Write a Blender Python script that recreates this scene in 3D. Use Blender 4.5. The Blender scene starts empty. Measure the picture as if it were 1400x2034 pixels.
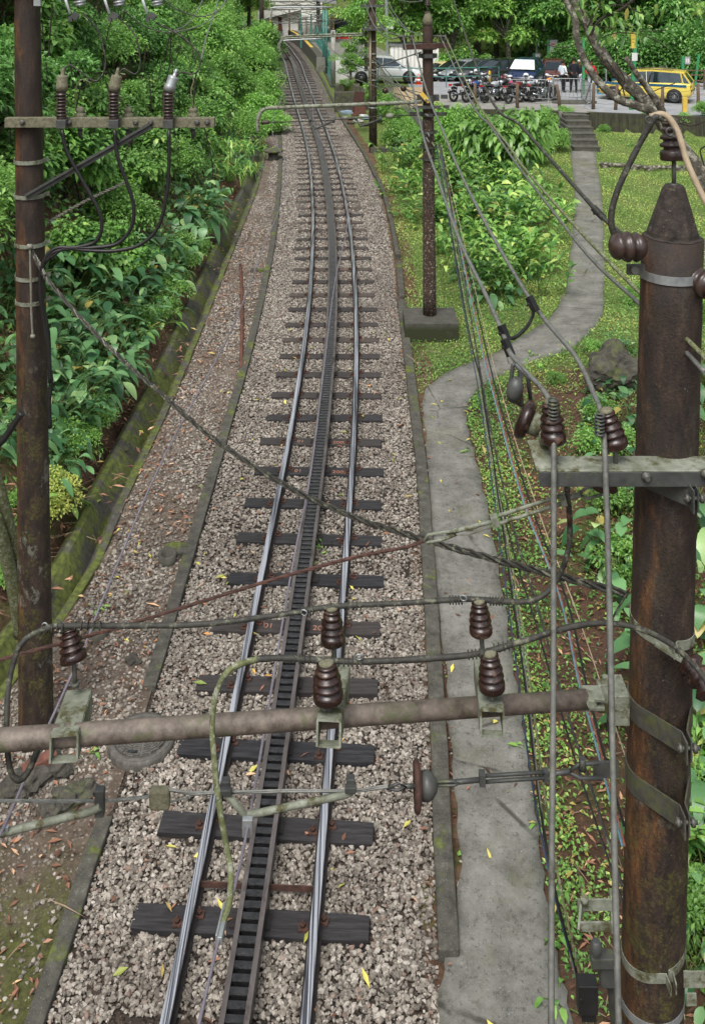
import bpy, math, random
import numpy as np
from mathutils import Vector, Matrix
R_ = math.radians
sc = bpy.context.scene
COL = sc.collection
# ---------------------------------------------------------------- camera, light
FPX = 2000.0
CAMZ = 8.0
cam = bpy.data.cameras.new('camera'); camo = bpy.data.objects.new('camera', cam); COL.objects.link(camo)
camo.location = (0, 0, CAMZ); camo.rotation_euler = (R_(90), 0, 0)
cam.sensor_fit = 'AUTO'; cam.sensor_width = 36; cam.lens = 36*FPX/2034
cam.shift_y = -(1017+50)/2034; cam.clip_start = .05; cam.clip_end = 900
sc.camera = camo
w = bpy.data.worlds.new('World'); sc.world = w; w.use_nodes = True
nt = w.node_tree; bg = nt.nodes['Background']
sky = nt.nodes.new('ShaderNodeTexSky'); sky.sky_type = 'NISHITA'; sky.sun_disc = False
SUN_EL, SUN_AZ = 58, 200
sky.sun_elevation = R_(SUN_EL); sky.sun_rotation = R_(SUN_AZ); sky.air_density = 1.0; sky.dust_density = 4.0; sky.ozone_density = 1.0
hs = nt.nodes.new('ShaderNodeHueSaturation'); hs.inputs['Saturation'].default_value = .35
nt.links.new(sky.outputs[0], hs.inputs['Color']); nt.links.new(hs.outputs[0], bg.inputs[0]); bg.inputs[1].default_value = .12
sun = bpy.data.lights.new('sun', 'SUN'); sun.energy = 1.4; sun.angle = R_(28); sun.color = (1, .97, .92)
suno = bpy.data.objects.new('sun', sun); COL.objects.link(suno)
# sun direction: azimuth measured like the sky's rotation
sd = Vector((math.sin(R_(SUN_AZ))*math.cos(R_(SUN_EL)), math.cos(R_(SUN_AZ))*math.cos(R_(SUN_EL)), math.sin(R_(SUN_EL))))
suno.rotation_euler = sd.to_track_quat('Z', 'Y').to_euler()
sc.view_settings.view_transform = 'Standard'; sc.view_settings.look = 'None'
sc.view_settings.exposure = 0.74; sc.view_settings.gamma = 1
rnd = random.Random(7); rng = np.random.default_rng(7)

# ---------------------------------------------------------------- helpers
def lin(h):
    if not isinstance(h, str): return (h[0], h[1], h[2], 1)
    h = h.lstrip('#'); v = [int(h[i:i+2], 16)/255 for i in (0, 2, 4)]
    return tuple([(x/12.92 if x <= .04045 else ((x+.055)/1.055)**2.4) for x in v]+[1])
def px(x, y, Y): return Vector(((x-700)*Y/FPX, Y, CAMZ-(y+50)*Y/FPX))
def interp(t, xs, ys): return float(np.interp(t, xs, ys))

class Nodes:
    def __init__(s, name):
        s.m = bpy.data.materials.new(name); s.m.use_nodes = True
        s.t = s.m.node_tree; s.t.nodes.clear()
        s.out = s.n('ShaderNodeOutputMaterial'); s.p = s.n('ShaderNodeBsdfPrincipled')
        s.l(s.p.outputs[0], s.out.inputs[0]); s.co = s.n('ShaderNodeTexCoord')
    def n(s, t, **k):
        x = s.t.nodes.new(t)
        for a, b in k.items(): setattr(x, a, b)
        return x
    def l(s, a, b): s.t.links.new(a, b)
    def coord(s, scale=(1, 1, 1), which='Object'):
        mp = s.n('ShaderNodeMapping'); mp.inputs['Scale'].default_value = scale
        s.l(s.co.outputs[which], mp.inputs[0]); return mp.outputs[0]
    def noise(s, scale, detail=4, rough=.6, vec=None, dist=0):
        x = s.n('ShaderNodeTexNoise'); x.inputs['Scale'].default_value = scale; x.inputs['Detail'].default_value = detail
        x.inputs['Roughness'].default_value = rough; x.inputs['Distortion'].default_value = dist
        s.l(vec if vec else s.coord(), x.inputs['Vector']); return x.outputs['Fac']
    def vor(s, scale, out='Distance', feature='F1', vec=None, rand=1):
        x = s.n('ShaderNodeTexVoronoi'); x.inputs['Scale'].default_value = scale; x.feature = feature
        x.inputs['Randomness'].default_value = rand
        s.l(vec if vec else s.coord(), x.inputs['Vector']); return x.outputs[out]
    def ramp(s, f, stops):
        x = s.n('ShaderNodeValToRGB'); e = x.color_ramp.elements
        while len(e) < len(stops): e.new(.5)
        for i, (p, c) in enumerate(stops): e[i].position = p; e[i].color = lin(c) if isinstance(c, str) else ((c, c, c, 1) if not isinstance(c, tuple) else lin(c))
        s.l(f, x.inputs[0]); return x.outputs[0]
    def mix(s, f, a, b, mode='MIX'):
        x = s.n('ShaderNodeMix'); x.data_type = 'RGBA'; x.blend_type = mode
        for v, i in ((f, 0), (a, 6), (b, 7)):
            if isinstance(v, (int, float)): x.inputs[i].default_value = v
            elif isinstance(v, str): x.inputs[i].default_value = lin(v)
            elif isinstance(v, tuple): x.inputs[i].default_value = lin(v)
            else: s.l(v, x.inputs[i])
        return x.outputs[2]
    def math(s, op, a, b=0):
        x = s.n('ShaderNodeMath'); x.operation = op
        for i, v in enumerate((a, b)):
            if isinstance(v, (int, float)): x.inputs[i].default_value = v
            else: s.l(v, x.inputs[i])
        return x.outputs[0]
    def sep(s, vec):
        x = s.n('ShaderNodeSeparateXYZ'); s.l(vec, x.inputs[0]); return x.outputs
    def base(s, c):
        if isinstance(c, (str, tuple)): s.p.inputs['Base Color'].default_value = lin(c)
        else: s.l(c, s.p.inputs['Base Color'])
    def set(s, rough=None, metal=None, spec=None):
        for v, k in ((rough, 'Roughness'), (metal, 'Metallic'), (spec, 'Specular IOR Level')):
            if v is None: continue
            if isinstance(v, (int, float)): s.p.inputs[k].default_value = v
            else: s.l(v, s.p.inputs[k])
    def bump(s, h, strength=.5, dist=.02):
        b = s.n('ShaderNodeBump'); b.inputs['Strength'].default_value = strength; b.inputs['Distance'].default_value = dist
        s.l(h, b.inputs['Height']); s.l(b.outputs[0], s.p.inputs['Normal'])

MAT = {}
def simple(name, c1, c2=None, scale=8, rough=.6, metal=0, bump=.3, stretch=(1, 1, 1), c3=None, t3=.68, sc3=3, bd=.01):
    k = Nodes(name); v = k.coord(stretch)
    f = k.noise(scale, 6, .65, v)
    c = k.ramp(f, [(.32, c1), (.68, c2 or c1)])
    if c3:
        g = k.noise(sc3, 5, .7, v); gm = k.ramp(g, [(t3-.06, 0.0), (t3+.06, 1.0)]); c = k.mix(gm, c, c3)
    k.base(c); k.set(rough, metal)
    if bump: k.bump(k.noise(scale*3, 5, .7, v), bump, bd)
    MAT[name] = k.m; return k.m

class MB:
    def __init__(s): s.v = []; s.f = []; s.mi = []; s.cur = 0; s.sm = []; s.smooth = False
    def add(s, vs, fs):
        o = len(s.v); s.v += [tuple(v) for v in vs]
        for f in fs: s.f.append(tuple(o+i for i in f)); s.mi.append(s.cur); s.sm.append(s.smooth)
        return s
    def box(s, c, d, rot=None, taper=1.0):
        x, y, z = d[0]/2, d[1]/2, d[2]/2
        vs = [Vector((a*x*(taper if e > 0 else 1), b*y*(taper if e > 0 else 1), e*z)) for e in (-1, 1) for b in (-1, 1) for a in (-1, 1)]
        if rot is not None:
            m = rot if isinstance(rot, Matrix) else Matrix.Rotation(rot, 3, 'Z'); vs = [m @ v for v in vs]
        c = Vector(c); vs = [v+c for v in vs]
        return s.add(vs, [(0, 2, 3, 1), (4, 5, 7, 6), (0, 1, 5, 4), (2, 6, 7, 3), (0, 4, 6, 2), (1, 3, 7, 5)])
    def bar(s, a, b, w, h):            # rectangular bar from a to b, w sideways, h vertical-ish
        a = Vector(a); b = Vector(b); d = b-a; L = d.length; q = d.to_track_quat('X', 'Z').to_matrix()
        return s.box((a+b)/2, (L, w, h), q)
    def tube(s, pts, r, n=8, cap=True):
        pts = [Vector(p) for p in pts]; N = len(pts)
        rs = r if isinstance(r, (list, tuple)) else [r]*N
        rings = []; up = None; o = []
        for i, p in enumerate(pts):
            t = (pts[min(i+1, N-1)]-pts[max(i-1, 0)])
            t = t.normalized() if t.length > 1e-9 else Vector((0, 0, 1))
            if up is None:
                up = Vector((0, 0, 1)) if abs(t.z) < .9 else Vector((0, 1, 0))
            u = (up-t*up.dot(t)); u = u.normalized() if u.length > 1e-6 else t.orthogonal().normalized()
            up = u; v = t.cross(u)
            for k in range(n):
                a = 2*math.pi*k/n; o.append(p+(u*math.cos(a)+v*math.sin(a))*rs[i])
        fs = []
        for i in range(N-1):
            for k in range(n):
                k2 = (k+1) % n; fs.append((i*n+k, i*n+k2, (i+1)*n+k2, (i+1)*n+k))
        sm = s.smooth; s.smooth = n > 5
        b = len(s.v); s.add(o, fs); s.smooth = False
        if cap: s.add([], []); s.f += [tuple(b+k for k in reversed(range(n))), tuple(b+(N-1)*n+k for k in range(n))]; s.mi += [s.cur]*2; s.sm += [False]*2
        s.smooth = sm; return s
    def lathe(s, prof, origin=(0, 0, 0), axis=(0, 0, 1), n=16):   # prof [(r, h)]
        ax = Vector(axis).normalized(); q = ax.to_track_quat('Z', 'Y').to_matrix(); o = Vector(origin)
        vs = []; fs = []
        for (r, h) in prof:
            for k in range(n):
                a = 2*math.pi*k/n; vs.append(o+q @ Vector((r*math.cos(a), r*math.sin(a), h)))
        for i in range(len(prof)-1):
            for k in range(n):
                k2 = (k+1) % n; fs.append((i*n+k, i*n+k2, (i+1)*n+k2, (i+1)*n+k))
        sm = s.smooth; s.smooth = True; b = len(s.v); s.add(vs, fs); s.smooth = sm
        s.f += [tuple(b+k for k in reversed(range(n))), tuple(b+(len(prof)-1)*n+k for k in range(n))]; s.mi += [s.cur]*2; s.sm += [False]*2
        return s
    def ribbon(s, plan, c, z0, z1, th=.006, tilt=0.0):      # plan path (x,y) extruded between z0 and z1, given thickness
        P = [Vector((p[0], p[1])) for p in plan]; N = len(P); vs = []
        for i, p in enumerate(P):
            t = (P[min(i+1, N-1)]-P[max(i-1, 0)]).normalized(); nn = Vector((t.y, -t.x))
            for q in (p, p+nn*th):
                dz = tilt*q.x
                vs += [(c[0]+q.x, c[1]+q.y, z0+dz), (c[0]+q.x, c[1]+q.y, z1+dz)]
        fs = []
        for i in range(N-1):
            a, b = i*4, i*4+4
            fs += [(a, b, b+1, a+1), (a+2, a+3, b+3, b+2), (a+1, b+1, b+3, a+3), (a, a+2, b+2, b)]
        e = (N-1)*4; fs += [(0, 1, 3, 2), (e, e+2, e+3, e+1)]
        return s.add(vs, fs)
    def prism(s, poly, h, M=None):    # poly in xy, extruded 0..h in z, matrix M 4x4
        n = len(poly); vs = [Vector((p[0], p[1], 0)) for p in poly]+[Vector((p[0], p[1], h)) for p in poly]
        if M is not None: vs = [M @ v for v in vs]
        return s.add(vs, [tuple(reversed(range(n))), tuple(range(n, 2*n))]+[(i, (i+1) % n, n+(i+1) % n, n+i) for i in range(n)])
    def loft(s, secs, cap=True):
        n = len(secs[0]); vs = [v for q in secs for v in q]; fs = []
        for i in range(len(secs)-1):
            for k in range(n):
                k2 = (k+1) % n; fs.append((i*n+k, i*n+k2, (i+1)*n+k2, (i+1)*n+k))
        if cap: fs += [tuple(reversed(range(n))), tuple((len(secs)-1)*n+k for k in range(n))]
        return s.add(vs, fs)
    def torus(s, c, R, r, axis=(0, 0, 1), n=20, m=8):
        q = Vector(axis).to_track_quat('Z', 'Y').to_matrix(); c = Vector(c); vs = []; fs = []
        for i in range(n):
            a = 2*math.pi*i/n
            for k in range(m):
                b = 2*math.pi*k/m; vs.append(c+q @ Vector(((R+r*math.cos(b))*math.cos(a), (R+r*math.cos(b))*math.sin(a), r*math.sin(b))))
        for i in range(n):
            for k in range(m):
                i2 = (i+1) % n; k2 = (k+1) % m; fs.append((i*m+k, i2*m+k, i2*m+k2, i*m+k2))
        sm = s.smooth; s.smooth = True; s.add(vs, fs); s.smooth = sm; return s
    def blob(s, c, r, seed=0, amp=.25, sub=2, squash=(1, 1, 1)):
        t = (1+5**.5)/2; V = [Vector(v).normalized() for v in [(-1, t, 0), (1, t, 0), (-1, -t, 0), (1, -t, 0), (0, -1, t), (0, 1, t), (0, -1, -t), (0, 1, -t), (t, 0, -1), (t, 0, 1), (-t, 0, -1), (-t, 0, 1)]]
        F = [(0, 11, 5), (0, 5, 1), (0, 1, 7), (0, 7, 10), (0, 10, 11), (1, 5, 9), (5, 11, 4), (11, 10, 2), (10, 7, 6), (7, 1, 8), (3, 9, 4), (3, 4, 2), (3, 2, 6), (3, 6, 8), (3, 8, 9), (4, 9, 5), (2, 4, 11), (6, 2, 10), (8, 6, 7), (9, 8, 1)]
        for _ in range(sub):
            c_ = {}; F2 = []
            def mid(a, b):
                k = (min(a, b), max(a, b))
                if k not in c_: V.append(((V[a]+V[b])/2).normalized()); c_[k] = len(V)-1
                return c_[k]
            for a, b, d in F:
                x, y, z = mid(a, b), mid(b, d), mid(d, a); F2 += [(a, x, z), (b, y, x), (d, z, y), (x, y, z)]
            F = F2
        rr = random.Random(seed); ph = [rr.uniform(0, 6.3) for _ in range(6)]
        out = []
        for v in V:
            k = 1+amp*(math.sin(3*v.x+ph[0])*math.sin(3.4*v.y+ph[1])+.6*math.sin(6*v.z+ph[2])*math.sin(5*v.x+ph[3])+.3*rr.uniform(-1, 1))
            out.append(Vector(c)+Vector((v.x*squash[0], v.y*squash[1], v.z*squash[2]))*r*k)
        return s.add(out, F)
    def mesh(s, name, mats, off=Vector((0, 0, 0))):
        me = bpy.data.meshes.new(name); me.from_pydata([(v[0]-off[0], v[1]-off[1], v[2]-off[2]) for v in s.v], [], s.f)
        for m in (mats if isinstance(mats, (list, tuple)) else [mats]): me.materials.append(MAT[m] if isinstance(m, str) else m)
        me.polygons.foreach_set('material_index', s.mi); me.polygons.foreach_set('use_smooth', s.sm); me.update(); return me
    def build(s, name, mats, parent=None, bevel=0, **k):
        off = Vector((0, 0, 0)); p = parent
        while p is not None: off = off+p.location; p = p.parent
        o = bpy.data.objects.new(name, s.mesh(name, mats, off)); COL.objects.link(o)
        if parent is not None: o.parent = parent
        if bevel:
            b = o.modifiers.new('bevel', 'BEVEL'); b.width = bevel; b.segments = 2; b.limit_method = 'ANGLE'
        tag(o, **k); return o

def tag(o, label=None, cat=None, group=None, kind=None):
    if label: o['label'] = label
    if cat: o['category'] = cat
    if group: o['group'] = group
    if kind: o['kind'] = kind
    return o
def thing(name, loc, label, cat, group=None):
    o = bpy.data.objects.new(name, None); COL.objects.link(o); o.location = loc; o.empty_display_size = .2
    return tag(o, label, cat, group)
def copy_tree(o, parent=None):
    c = o.copy(); COL.objects.link(c); c.parent = parent
    for ch in [x for x in o.children]: copy_tree(ch, c)
    return c
def crv(pts, n=6):                   # Catmull-Rom through points
    P = [Vector(p) for p in pts]
    if len(P) < 3:
        return [P[0].lerp(P[-1], i/n) for i in range(n+1)]
    Q = [P[0]*2-P[1]]+P+[P[-1]*2-P[-2]]; out = []
    for i in range(1, len(Q)-2):
        a, b, c, d = Q[i-1:i+3]
        for k in range(n):
            t = k/n; out.append(.5*((2*b)+(c-a)*t+(2*a-5*b+4*c-d)*t*t+(3*b-a-3*c+d)*t**3))
    out.append(P[-1]); return out
def pxs(l, Y0, Y1=None):             # list of px points, depth interpolated by the last item or linearly with image distance
    Y1 = Y0 if Y1 is None else Y1; d = [0]
    for a, b in zip(l, l[1:]): d.append(d[-1]+math.hypot(b[0]-a[0], b[1]-a[1]))
    inv = [1/Y0+(1/Y1-1/Y0)*(x/d[-1]) for x in d]
    return [px(p[0], p[1], p[2] if len(p) > 2 else 1/q) for p, q in zip(l, inv)]
def rot_onto(a, b):                  # matrix that turns Z onto b-a at a
    d = Vector(b)-Vector(a); return Matrix.Translation(Vector(a)) @ d.to_track_quat('Z', 'Y').to_matrix().to_4x4()
def text_mesh(txt, size, mat, name, parent, M, extrude=.002, **k):
    cu = bpy.data.curves.new(name, 'FONT'); cu.body = txt; cu.size = size; cu.extrude = extrude; cu.align_x = 'CENTER'; cu.align_y = 'CENTER'
    t = bpy.data.objects.new(name, cu); me = bpy.data.meshes.new_from_object(t); bpy.data.objects.remove(t)
    o = bpy.data.objects.new(name, me); COL.objects.link(o); me.materials.clear(); me.materials.append(MAT[mat])
    off = Vector((0, 0, 0)); p = parent
    while p is not None: off = off+p.location; p = p.parent
    me.transform(Matrix.Translation(-off) @ M); o.parent = parent; tag(o, **k); return o

# ---------------------------------------------------------------- leaf meshes (numpy)
def leaf_mesh(name, P, D, N, L, W, k=1, droop=.2, fold=.15, tint=None, mats=None, extra=None):
    n = len(P); P = np.asarray(P, float); D = D/np.linalg.norm(D, axis=1, keepdims=True)
    S = np.cross(D, N); S /= np.linalg.norm(S, axis=1, keepdims=True)+1e-9; N = np.cross(S, D)
    L = np.broadcast_to(L, (n,))[:, None]; W = np.broadcast_to(W, (n,))[:, None]
    if k == 1: ts = [.5]; ws = [1]
    elif k == 2: ts = [.3, .68]; ws = [.95, .8]
    elif k == 3: ts = [.2, .5, .8]; ws = [.75, 1, .6]
    else: ts = [.15, .35, .55, .75, .9]; ws = [.6, .95, 1, .75, .4]
    dr = np.broadcast_to(droop, (n,))[:, None]
    def spine(t): q = P+D*L*t*(1-.25*dr*t); q[:, 2] -= (dr*L*t*t)[:, 0]; return q
    rows = [spine(0)]; 
    for t, ww in zip(ts, ws):
        c = spine(t); hw = W*.5*ww
        rows += [c-S*hw+N*hw*fold*2, c, c+S*hw+N*hw*fold*2]
    rows.append(spine(1.)); nv = len(rows)
    V = np.stack(rows, 1).reshape(-1, 3)
    T = [(0, 2, 1), (0, 3, 2)]
    for i in range(len(ts)-1):
        a = 1+3*i; b = a+3; T += [(a, a+1, b+1, b), (a+1, a+2, b+2, b+1)]
    a = 1+3*(len(ts)-1); T += [(a, a+1, nv-1), (a+1, a+2, nv-1)]
    loops = np.array([i for f in T for i in f]); tot = np.array([len(f) for f in T])
    LV = (np.arange(n)[:, None]*nv+loops[None]).reshape(-1); LT = np.tile(tot, n)
    tint = rng.random(n) if tint is None else tint
    tv = np.repeat(tint, nv); MI = np.zeros(len(LT), int); SM = np.ones(len(LT), bool) if k > 1 else np.zeros(len(LT), bool)
    if extra:                        # stems etc from an MB, second material
        ev = np.array(extra.v); o = len(V); V = np.vstack([V, ev]); tv = np.concatenate([tv, np.full(len(ev), .5)])
        el = np.array([i for f in extra.f for i in f])+o; LV = np.concatenate([LV, el]); LT = np.concatenate([LT, [len(f) for f in extra.f]])
        MI = np.concatenate([MI, np.ones(len(extra.f), int)]); SM = np.concatenate([SM, np.ones(len(extra.f), bool)])
    return raw_mesh(name, V, LV, LT, mats, MI, SM, tv)
def raw_mesh(name, V, LV, LT, mats, MI=None, SM=None, tint=None):
    me = bpy.data.meshes.new(name); me.vertices.add(len(V)); me.vertices.foreach_set('co', np.ascontiguousarray(V, 'f').ravel())
    me.loops.add(len(LV)); me.loops.foreach_set('vertex_index', np.ascontiguousarray(LV, 'i'))
    me.polygons.add(len(LT)); me.polygons.foreach_set('loop_start', np.concatenate([[0], np.cumsum(LT)[:-1]]).astype('i'))
    if MI is not None: me.polygons.foreach_set('material_index', np.asarray(MI, 'i'))
    if SM is not None: me.polygons.foreach_set('use_smooth', np.asarray(SM, bool))
    for m in (mats if isinstance(mats, (list, tuple)) else [mats]): me.materials.append(MAT[m])
    me.update(calc_edges=True)
    if tint is not None:
        a = me.attributes.new('tint', 'FLOAT', 'POINT'); a.data.foreach_set('value', np.ascontiguousarray(tint, 'f'))
    return me
def link(name, me, parent=None, loc=(0, 0, 0), rz=0, s=1, **k):
    o = bpy.data.objects.new(name, me); COL.objects.link(o); o.location = loc; o.rotation_euler = (0, 0, rz)
    o.scale = (s, s, s) if not isinstance(s, tuple) else s
    if parent is not None: o.parent = parent
    tag(o, **k); return o
def unit(n):
    v = rng.normal(size=(n, 3)); return v/np.linalg.norm(v, axis=1, keepdims=True)
# ---------------------------------------------------------------- materials
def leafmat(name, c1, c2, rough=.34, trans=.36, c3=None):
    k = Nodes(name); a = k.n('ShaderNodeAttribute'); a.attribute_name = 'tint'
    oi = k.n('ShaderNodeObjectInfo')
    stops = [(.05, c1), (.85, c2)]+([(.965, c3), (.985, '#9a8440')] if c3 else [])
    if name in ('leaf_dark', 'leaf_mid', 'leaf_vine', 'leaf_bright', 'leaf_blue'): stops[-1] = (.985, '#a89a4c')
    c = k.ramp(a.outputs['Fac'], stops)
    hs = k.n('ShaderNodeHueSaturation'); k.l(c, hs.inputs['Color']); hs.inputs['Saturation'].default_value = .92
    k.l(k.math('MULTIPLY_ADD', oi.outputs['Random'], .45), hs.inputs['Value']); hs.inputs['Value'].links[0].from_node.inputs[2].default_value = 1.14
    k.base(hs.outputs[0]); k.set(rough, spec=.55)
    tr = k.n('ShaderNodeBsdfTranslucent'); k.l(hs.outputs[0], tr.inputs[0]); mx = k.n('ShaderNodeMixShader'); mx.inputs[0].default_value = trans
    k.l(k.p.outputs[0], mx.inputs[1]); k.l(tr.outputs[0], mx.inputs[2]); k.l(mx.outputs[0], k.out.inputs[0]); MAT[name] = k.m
leafmat('leaf_dark', '#2b4f22', '#62963f', c3='#93ae55')
leafmat('leaf_vine', '#2c5220', '#6a9a3c', .38, c3='#a8bf55')
leafmat('leaf_mid', '#366227', '#7caa46', c3='#b0c65e')
leafmat('leaf_bright', '#447a2e', '#86b34a', c3='#b3c868')
leafmat('leaf_blue', '#2f5c34', '#69985c', .35, c3='#9ab873')
leafmat('leaf_yellow', '#5d8a2e', '#c0c25c')
leafmat('grass', '#567a2c', '#9ab254', .6, c3='#b9c070')
leafmat('litter', '#3c2418', '#8f6247', .8, .1, c3='#c9a27a')
leafmat('fallen', '#6a7a2e', '#cdbf4c', .6, .1, c3='#b8702c')
leafmat('stick', '#3a2c20', '#7a6650', .8, 0)
leafmat('flower', '#7a3aa0', '#a060c8')

def build_mats():
    # rusty painted concrete pole
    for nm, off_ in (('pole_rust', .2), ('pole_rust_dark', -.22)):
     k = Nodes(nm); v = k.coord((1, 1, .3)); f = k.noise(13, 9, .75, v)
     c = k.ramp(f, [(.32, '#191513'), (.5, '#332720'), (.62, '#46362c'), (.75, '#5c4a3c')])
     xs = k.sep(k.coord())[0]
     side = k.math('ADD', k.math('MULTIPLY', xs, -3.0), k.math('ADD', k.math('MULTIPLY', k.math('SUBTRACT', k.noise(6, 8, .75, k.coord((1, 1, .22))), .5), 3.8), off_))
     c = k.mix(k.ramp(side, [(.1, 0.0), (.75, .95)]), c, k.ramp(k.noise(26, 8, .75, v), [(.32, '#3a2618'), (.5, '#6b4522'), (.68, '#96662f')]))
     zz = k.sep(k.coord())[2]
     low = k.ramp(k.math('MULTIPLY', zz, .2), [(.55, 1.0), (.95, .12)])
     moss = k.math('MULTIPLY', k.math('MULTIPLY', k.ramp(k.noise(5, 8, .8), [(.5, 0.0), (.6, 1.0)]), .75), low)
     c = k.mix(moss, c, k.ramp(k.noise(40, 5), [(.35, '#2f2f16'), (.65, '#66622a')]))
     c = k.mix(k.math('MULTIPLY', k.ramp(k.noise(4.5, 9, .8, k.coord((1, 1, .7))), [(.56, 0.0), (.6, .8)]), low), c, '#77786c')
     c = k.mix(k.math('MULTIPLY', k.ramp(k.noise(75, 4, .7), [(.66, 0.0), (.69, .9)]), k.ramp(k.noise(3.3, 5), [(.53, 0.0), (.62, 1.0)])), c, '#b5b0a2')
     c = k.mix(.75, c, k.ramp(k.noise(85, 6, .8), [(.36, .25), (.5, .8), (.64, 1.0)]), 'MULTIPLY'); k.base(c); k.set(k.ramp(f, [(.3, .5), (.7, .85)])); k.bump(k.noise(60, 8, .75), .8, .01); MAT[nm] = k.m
    # speckled far pole
    k = Nodes('pole_speck'); v = k.coord((1, 1, .5)); c = k.ramp(k.noise(7, 6, .7, v), [(.35, '#2a1e19'), (.65, '#453429')])
    z = k.sep(k.coord())[2]
    m = k.math('MULTIPLY', k.ramp(k.noise(26, 6, .8), [(.57, 0.0), (.6, .9)]), k.ramp(k.math('MULTIPLY', k.math('ADD', z, k.math('MULTIPLY', k.noise(3), 2)), .16), [(.12, .15), (.2, 1.0), (.75, 1.0), (.95, .1)]))
    c = k.mix(m, c, '#b3aa98'); k.base(c); k.set(.8); k.bump(k.noise(40), .3, .005); MAT['pole_speck'] = k.m
    simple('cap_concrete', '#211c19', '#4a413a', 22, .9, bump=1.2, c3='#7d776b', t3=.66, sc3=34)
    simple('insulator', '#1f1513', '#372520', 12, .26, bump=.15, c3='#5f4c42', t3=.6, sc3=14)
    simple('porcelain_dark', '#2b211e', '#4a3b35', 10, .3, bump=.05)
    simple('lichen', '#7c7a66', '#57543f', 30, .85, bump=.6)
    simple('steel', '#4c4c48', '#6a6a62', 12, .55, .35, .15, c3='#7d7a5a', sc3=6)
    simple('steel_moss', '#666a59', '#94988a', 12, .7, .15, .4, c3='#4c4a2c', t3=.56, sc3=10)
    simple('steel_strap', '#3f3f3a', '#62625a', 10, .5, .25, .25, c3='#5d6142', t3=.55, sc3=8)
    simple('galvanised', '#868b8c', '#a9aeae', 14, .45, .5, .1, c3='#6e6c5a', t3=.66, sc3=8)
    simple('steel_grey', '#3d3f3e', '#565855', 10, .5, .2, .12, c3='#5c6142', t3=.63, sc3=9)
    simple('rust', '#33231e', '#553a30', 18, .85, 0, .5, c3='#714a38', t3=.64, sc3=9)
    simple('pipe', '#4c443d', '#7d7268', 7, .6, .1, .35, (2.5, 2.5, 2.5), c3='#5a5c44', t3=.6, sc3=4)
    simple('wire_dark', '#201f1c', '#3f3e36', 22, .7, 0, .2, c3='#6e6f5c', t3=.6, sc3=16)
    simple('wire_grey', '#5b5c58', '#7d7e78', 18, .5, .2, .1, c3='#4c4a40', t3=.63, sc3=10)
    simple('wire_moss', '#484d2e', '#737950', 26, .85, 0, .6, c3='#8f9280', t3=.56, sc3=30)
    simple('wire_tan', '#8d7d66', '#b09f84', 10, .7, 0, .1)
    simple('wire_lilac', '#77707c', '#8f8a95', 10, .45, .3, .05)
    simple('wire_black', '#141414', '#232323', 10, .5, 0, .1)
    simple('wire_blue', '#4c7482', '#6b929c', 10, .5, 0, .05)
    simple('wire_red', '#7c463c', '#965c50', 10, .5, 0, .05)
    simple('wire_navy', '#222c3c', '#37465e', 10, .5, 0, .05)
    simple('rope_pale', '#66645a', '#8d8b7e', 40, .85, 0, .4)
    k = Nodes('rail_head'); c = k.ramp(k.noise(1, 5, .6, k.coord((75, .5, 1))), [(.4, '#35353a'), (.48, '#74777d'), (.56, '#b9bcc2')]); k.base(c); k.set(.32, .4); MAT['rail_head'] = k.m
    simple('rail_web', '#1c1918', '#332d2a', 12, .8, .1, .3)
    simple('rack_bar', '#5c5552', '#7a7370', 9, .42, .5, .15, (1, .3, 1), c3='#463b36', t3=.62, sc3=5)
    simple('grease', '#18181a', '#363637', 16, .3, 0, .6)
    simple('rubber', '#161616', '#202020', 8, .8)
    simple('concrete', '#6c6b64', '#86857c', 6, .9, 0, .4, c3='#53543f', t3=.6, sc3=2.5)
    simple('concrete_dark', '#3b3a34', '#5b5a50', 5, .95, 0, .6, c3='#6b6a60', t3=.66, sc3=14)
    simple('concrete_pale', '#8c8b85', '#a9a8a2', 3, .9, 0, .2)
    simple('white_wall', '#dddcd7', '#ecebe6', 1.2, .85, 0, .05)
    simple('white_paint', '#d8d9d8', '#e6e6e4', 2, .5, 0, 0)
    simple('asphalt', '#85878a', '#9a9c9e', 1.5, .9, 0, .1)
    simple('earth_tan', '#9a8466', '#b8a485', 1.5, .95, 0, .3, c3='#7d7a44', t3=.6, sc3=1.5)
    simple('green_paint', '#2f7d4d', '#3b9560', 6, .5, 0, 0)
    simple('teal_paint', '#3a6f66', '#4c877c', 6, .5, 0, 0)
    simple('sign_grey', '#8b888c', '#a5a2a6', 2, .5, 0, 0)
    simple('sign_white', '#c8c8c8', '#dadada', 2, .5, 0, 0)
    simple('yellow_paint', '#c9a63c', '#d9ba55', 4, .7, 0, .05)
    simple('wood_post', '#4f4033', '#6f5d4a', 20, .9, 0, .5, (1, 1, .2))
    simple('bark', '#3b362d', '#6b665a', 16, .95, 0, 1.2, c3='#a9a898', t3=.56, sc3=9, bd=.02)
    simple('bark_dark', '#231f18', '#3a3327', 12, .95, 0, .8, bd=.02)
    simple('brick', '#54352c', '#7a5044', 14, .9, 0, .5)
    simple('rock', '#33312b', '#5b5850', 8, .95, 0, .8, c3='#545a34', t3=.58, sc3=4, bd=.02)
    simple('tarp', '#5f7486', '#92a2ae', 5, .6, 0, .4)
    simple('brown_board', '#4d3026', '#6a4436', 4, .8, 0, .3)
    simple('marker', '#8d6453', '#a87c68', 30, .8, 0, 0)
    simple('stem', '#3e5524', '#5c7334', 10, .7, 0, .2)
    simple('skin', '#7a4a34', '#8a5a40', 10, .6, 0, 0)
    simple('hair_dark', '#161210', '#221c18', 20, .8, 0, 0); simple('hair_grey', '#a9a9a6', '#c0c0bd', 20, .8, 0, 0)
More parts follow.
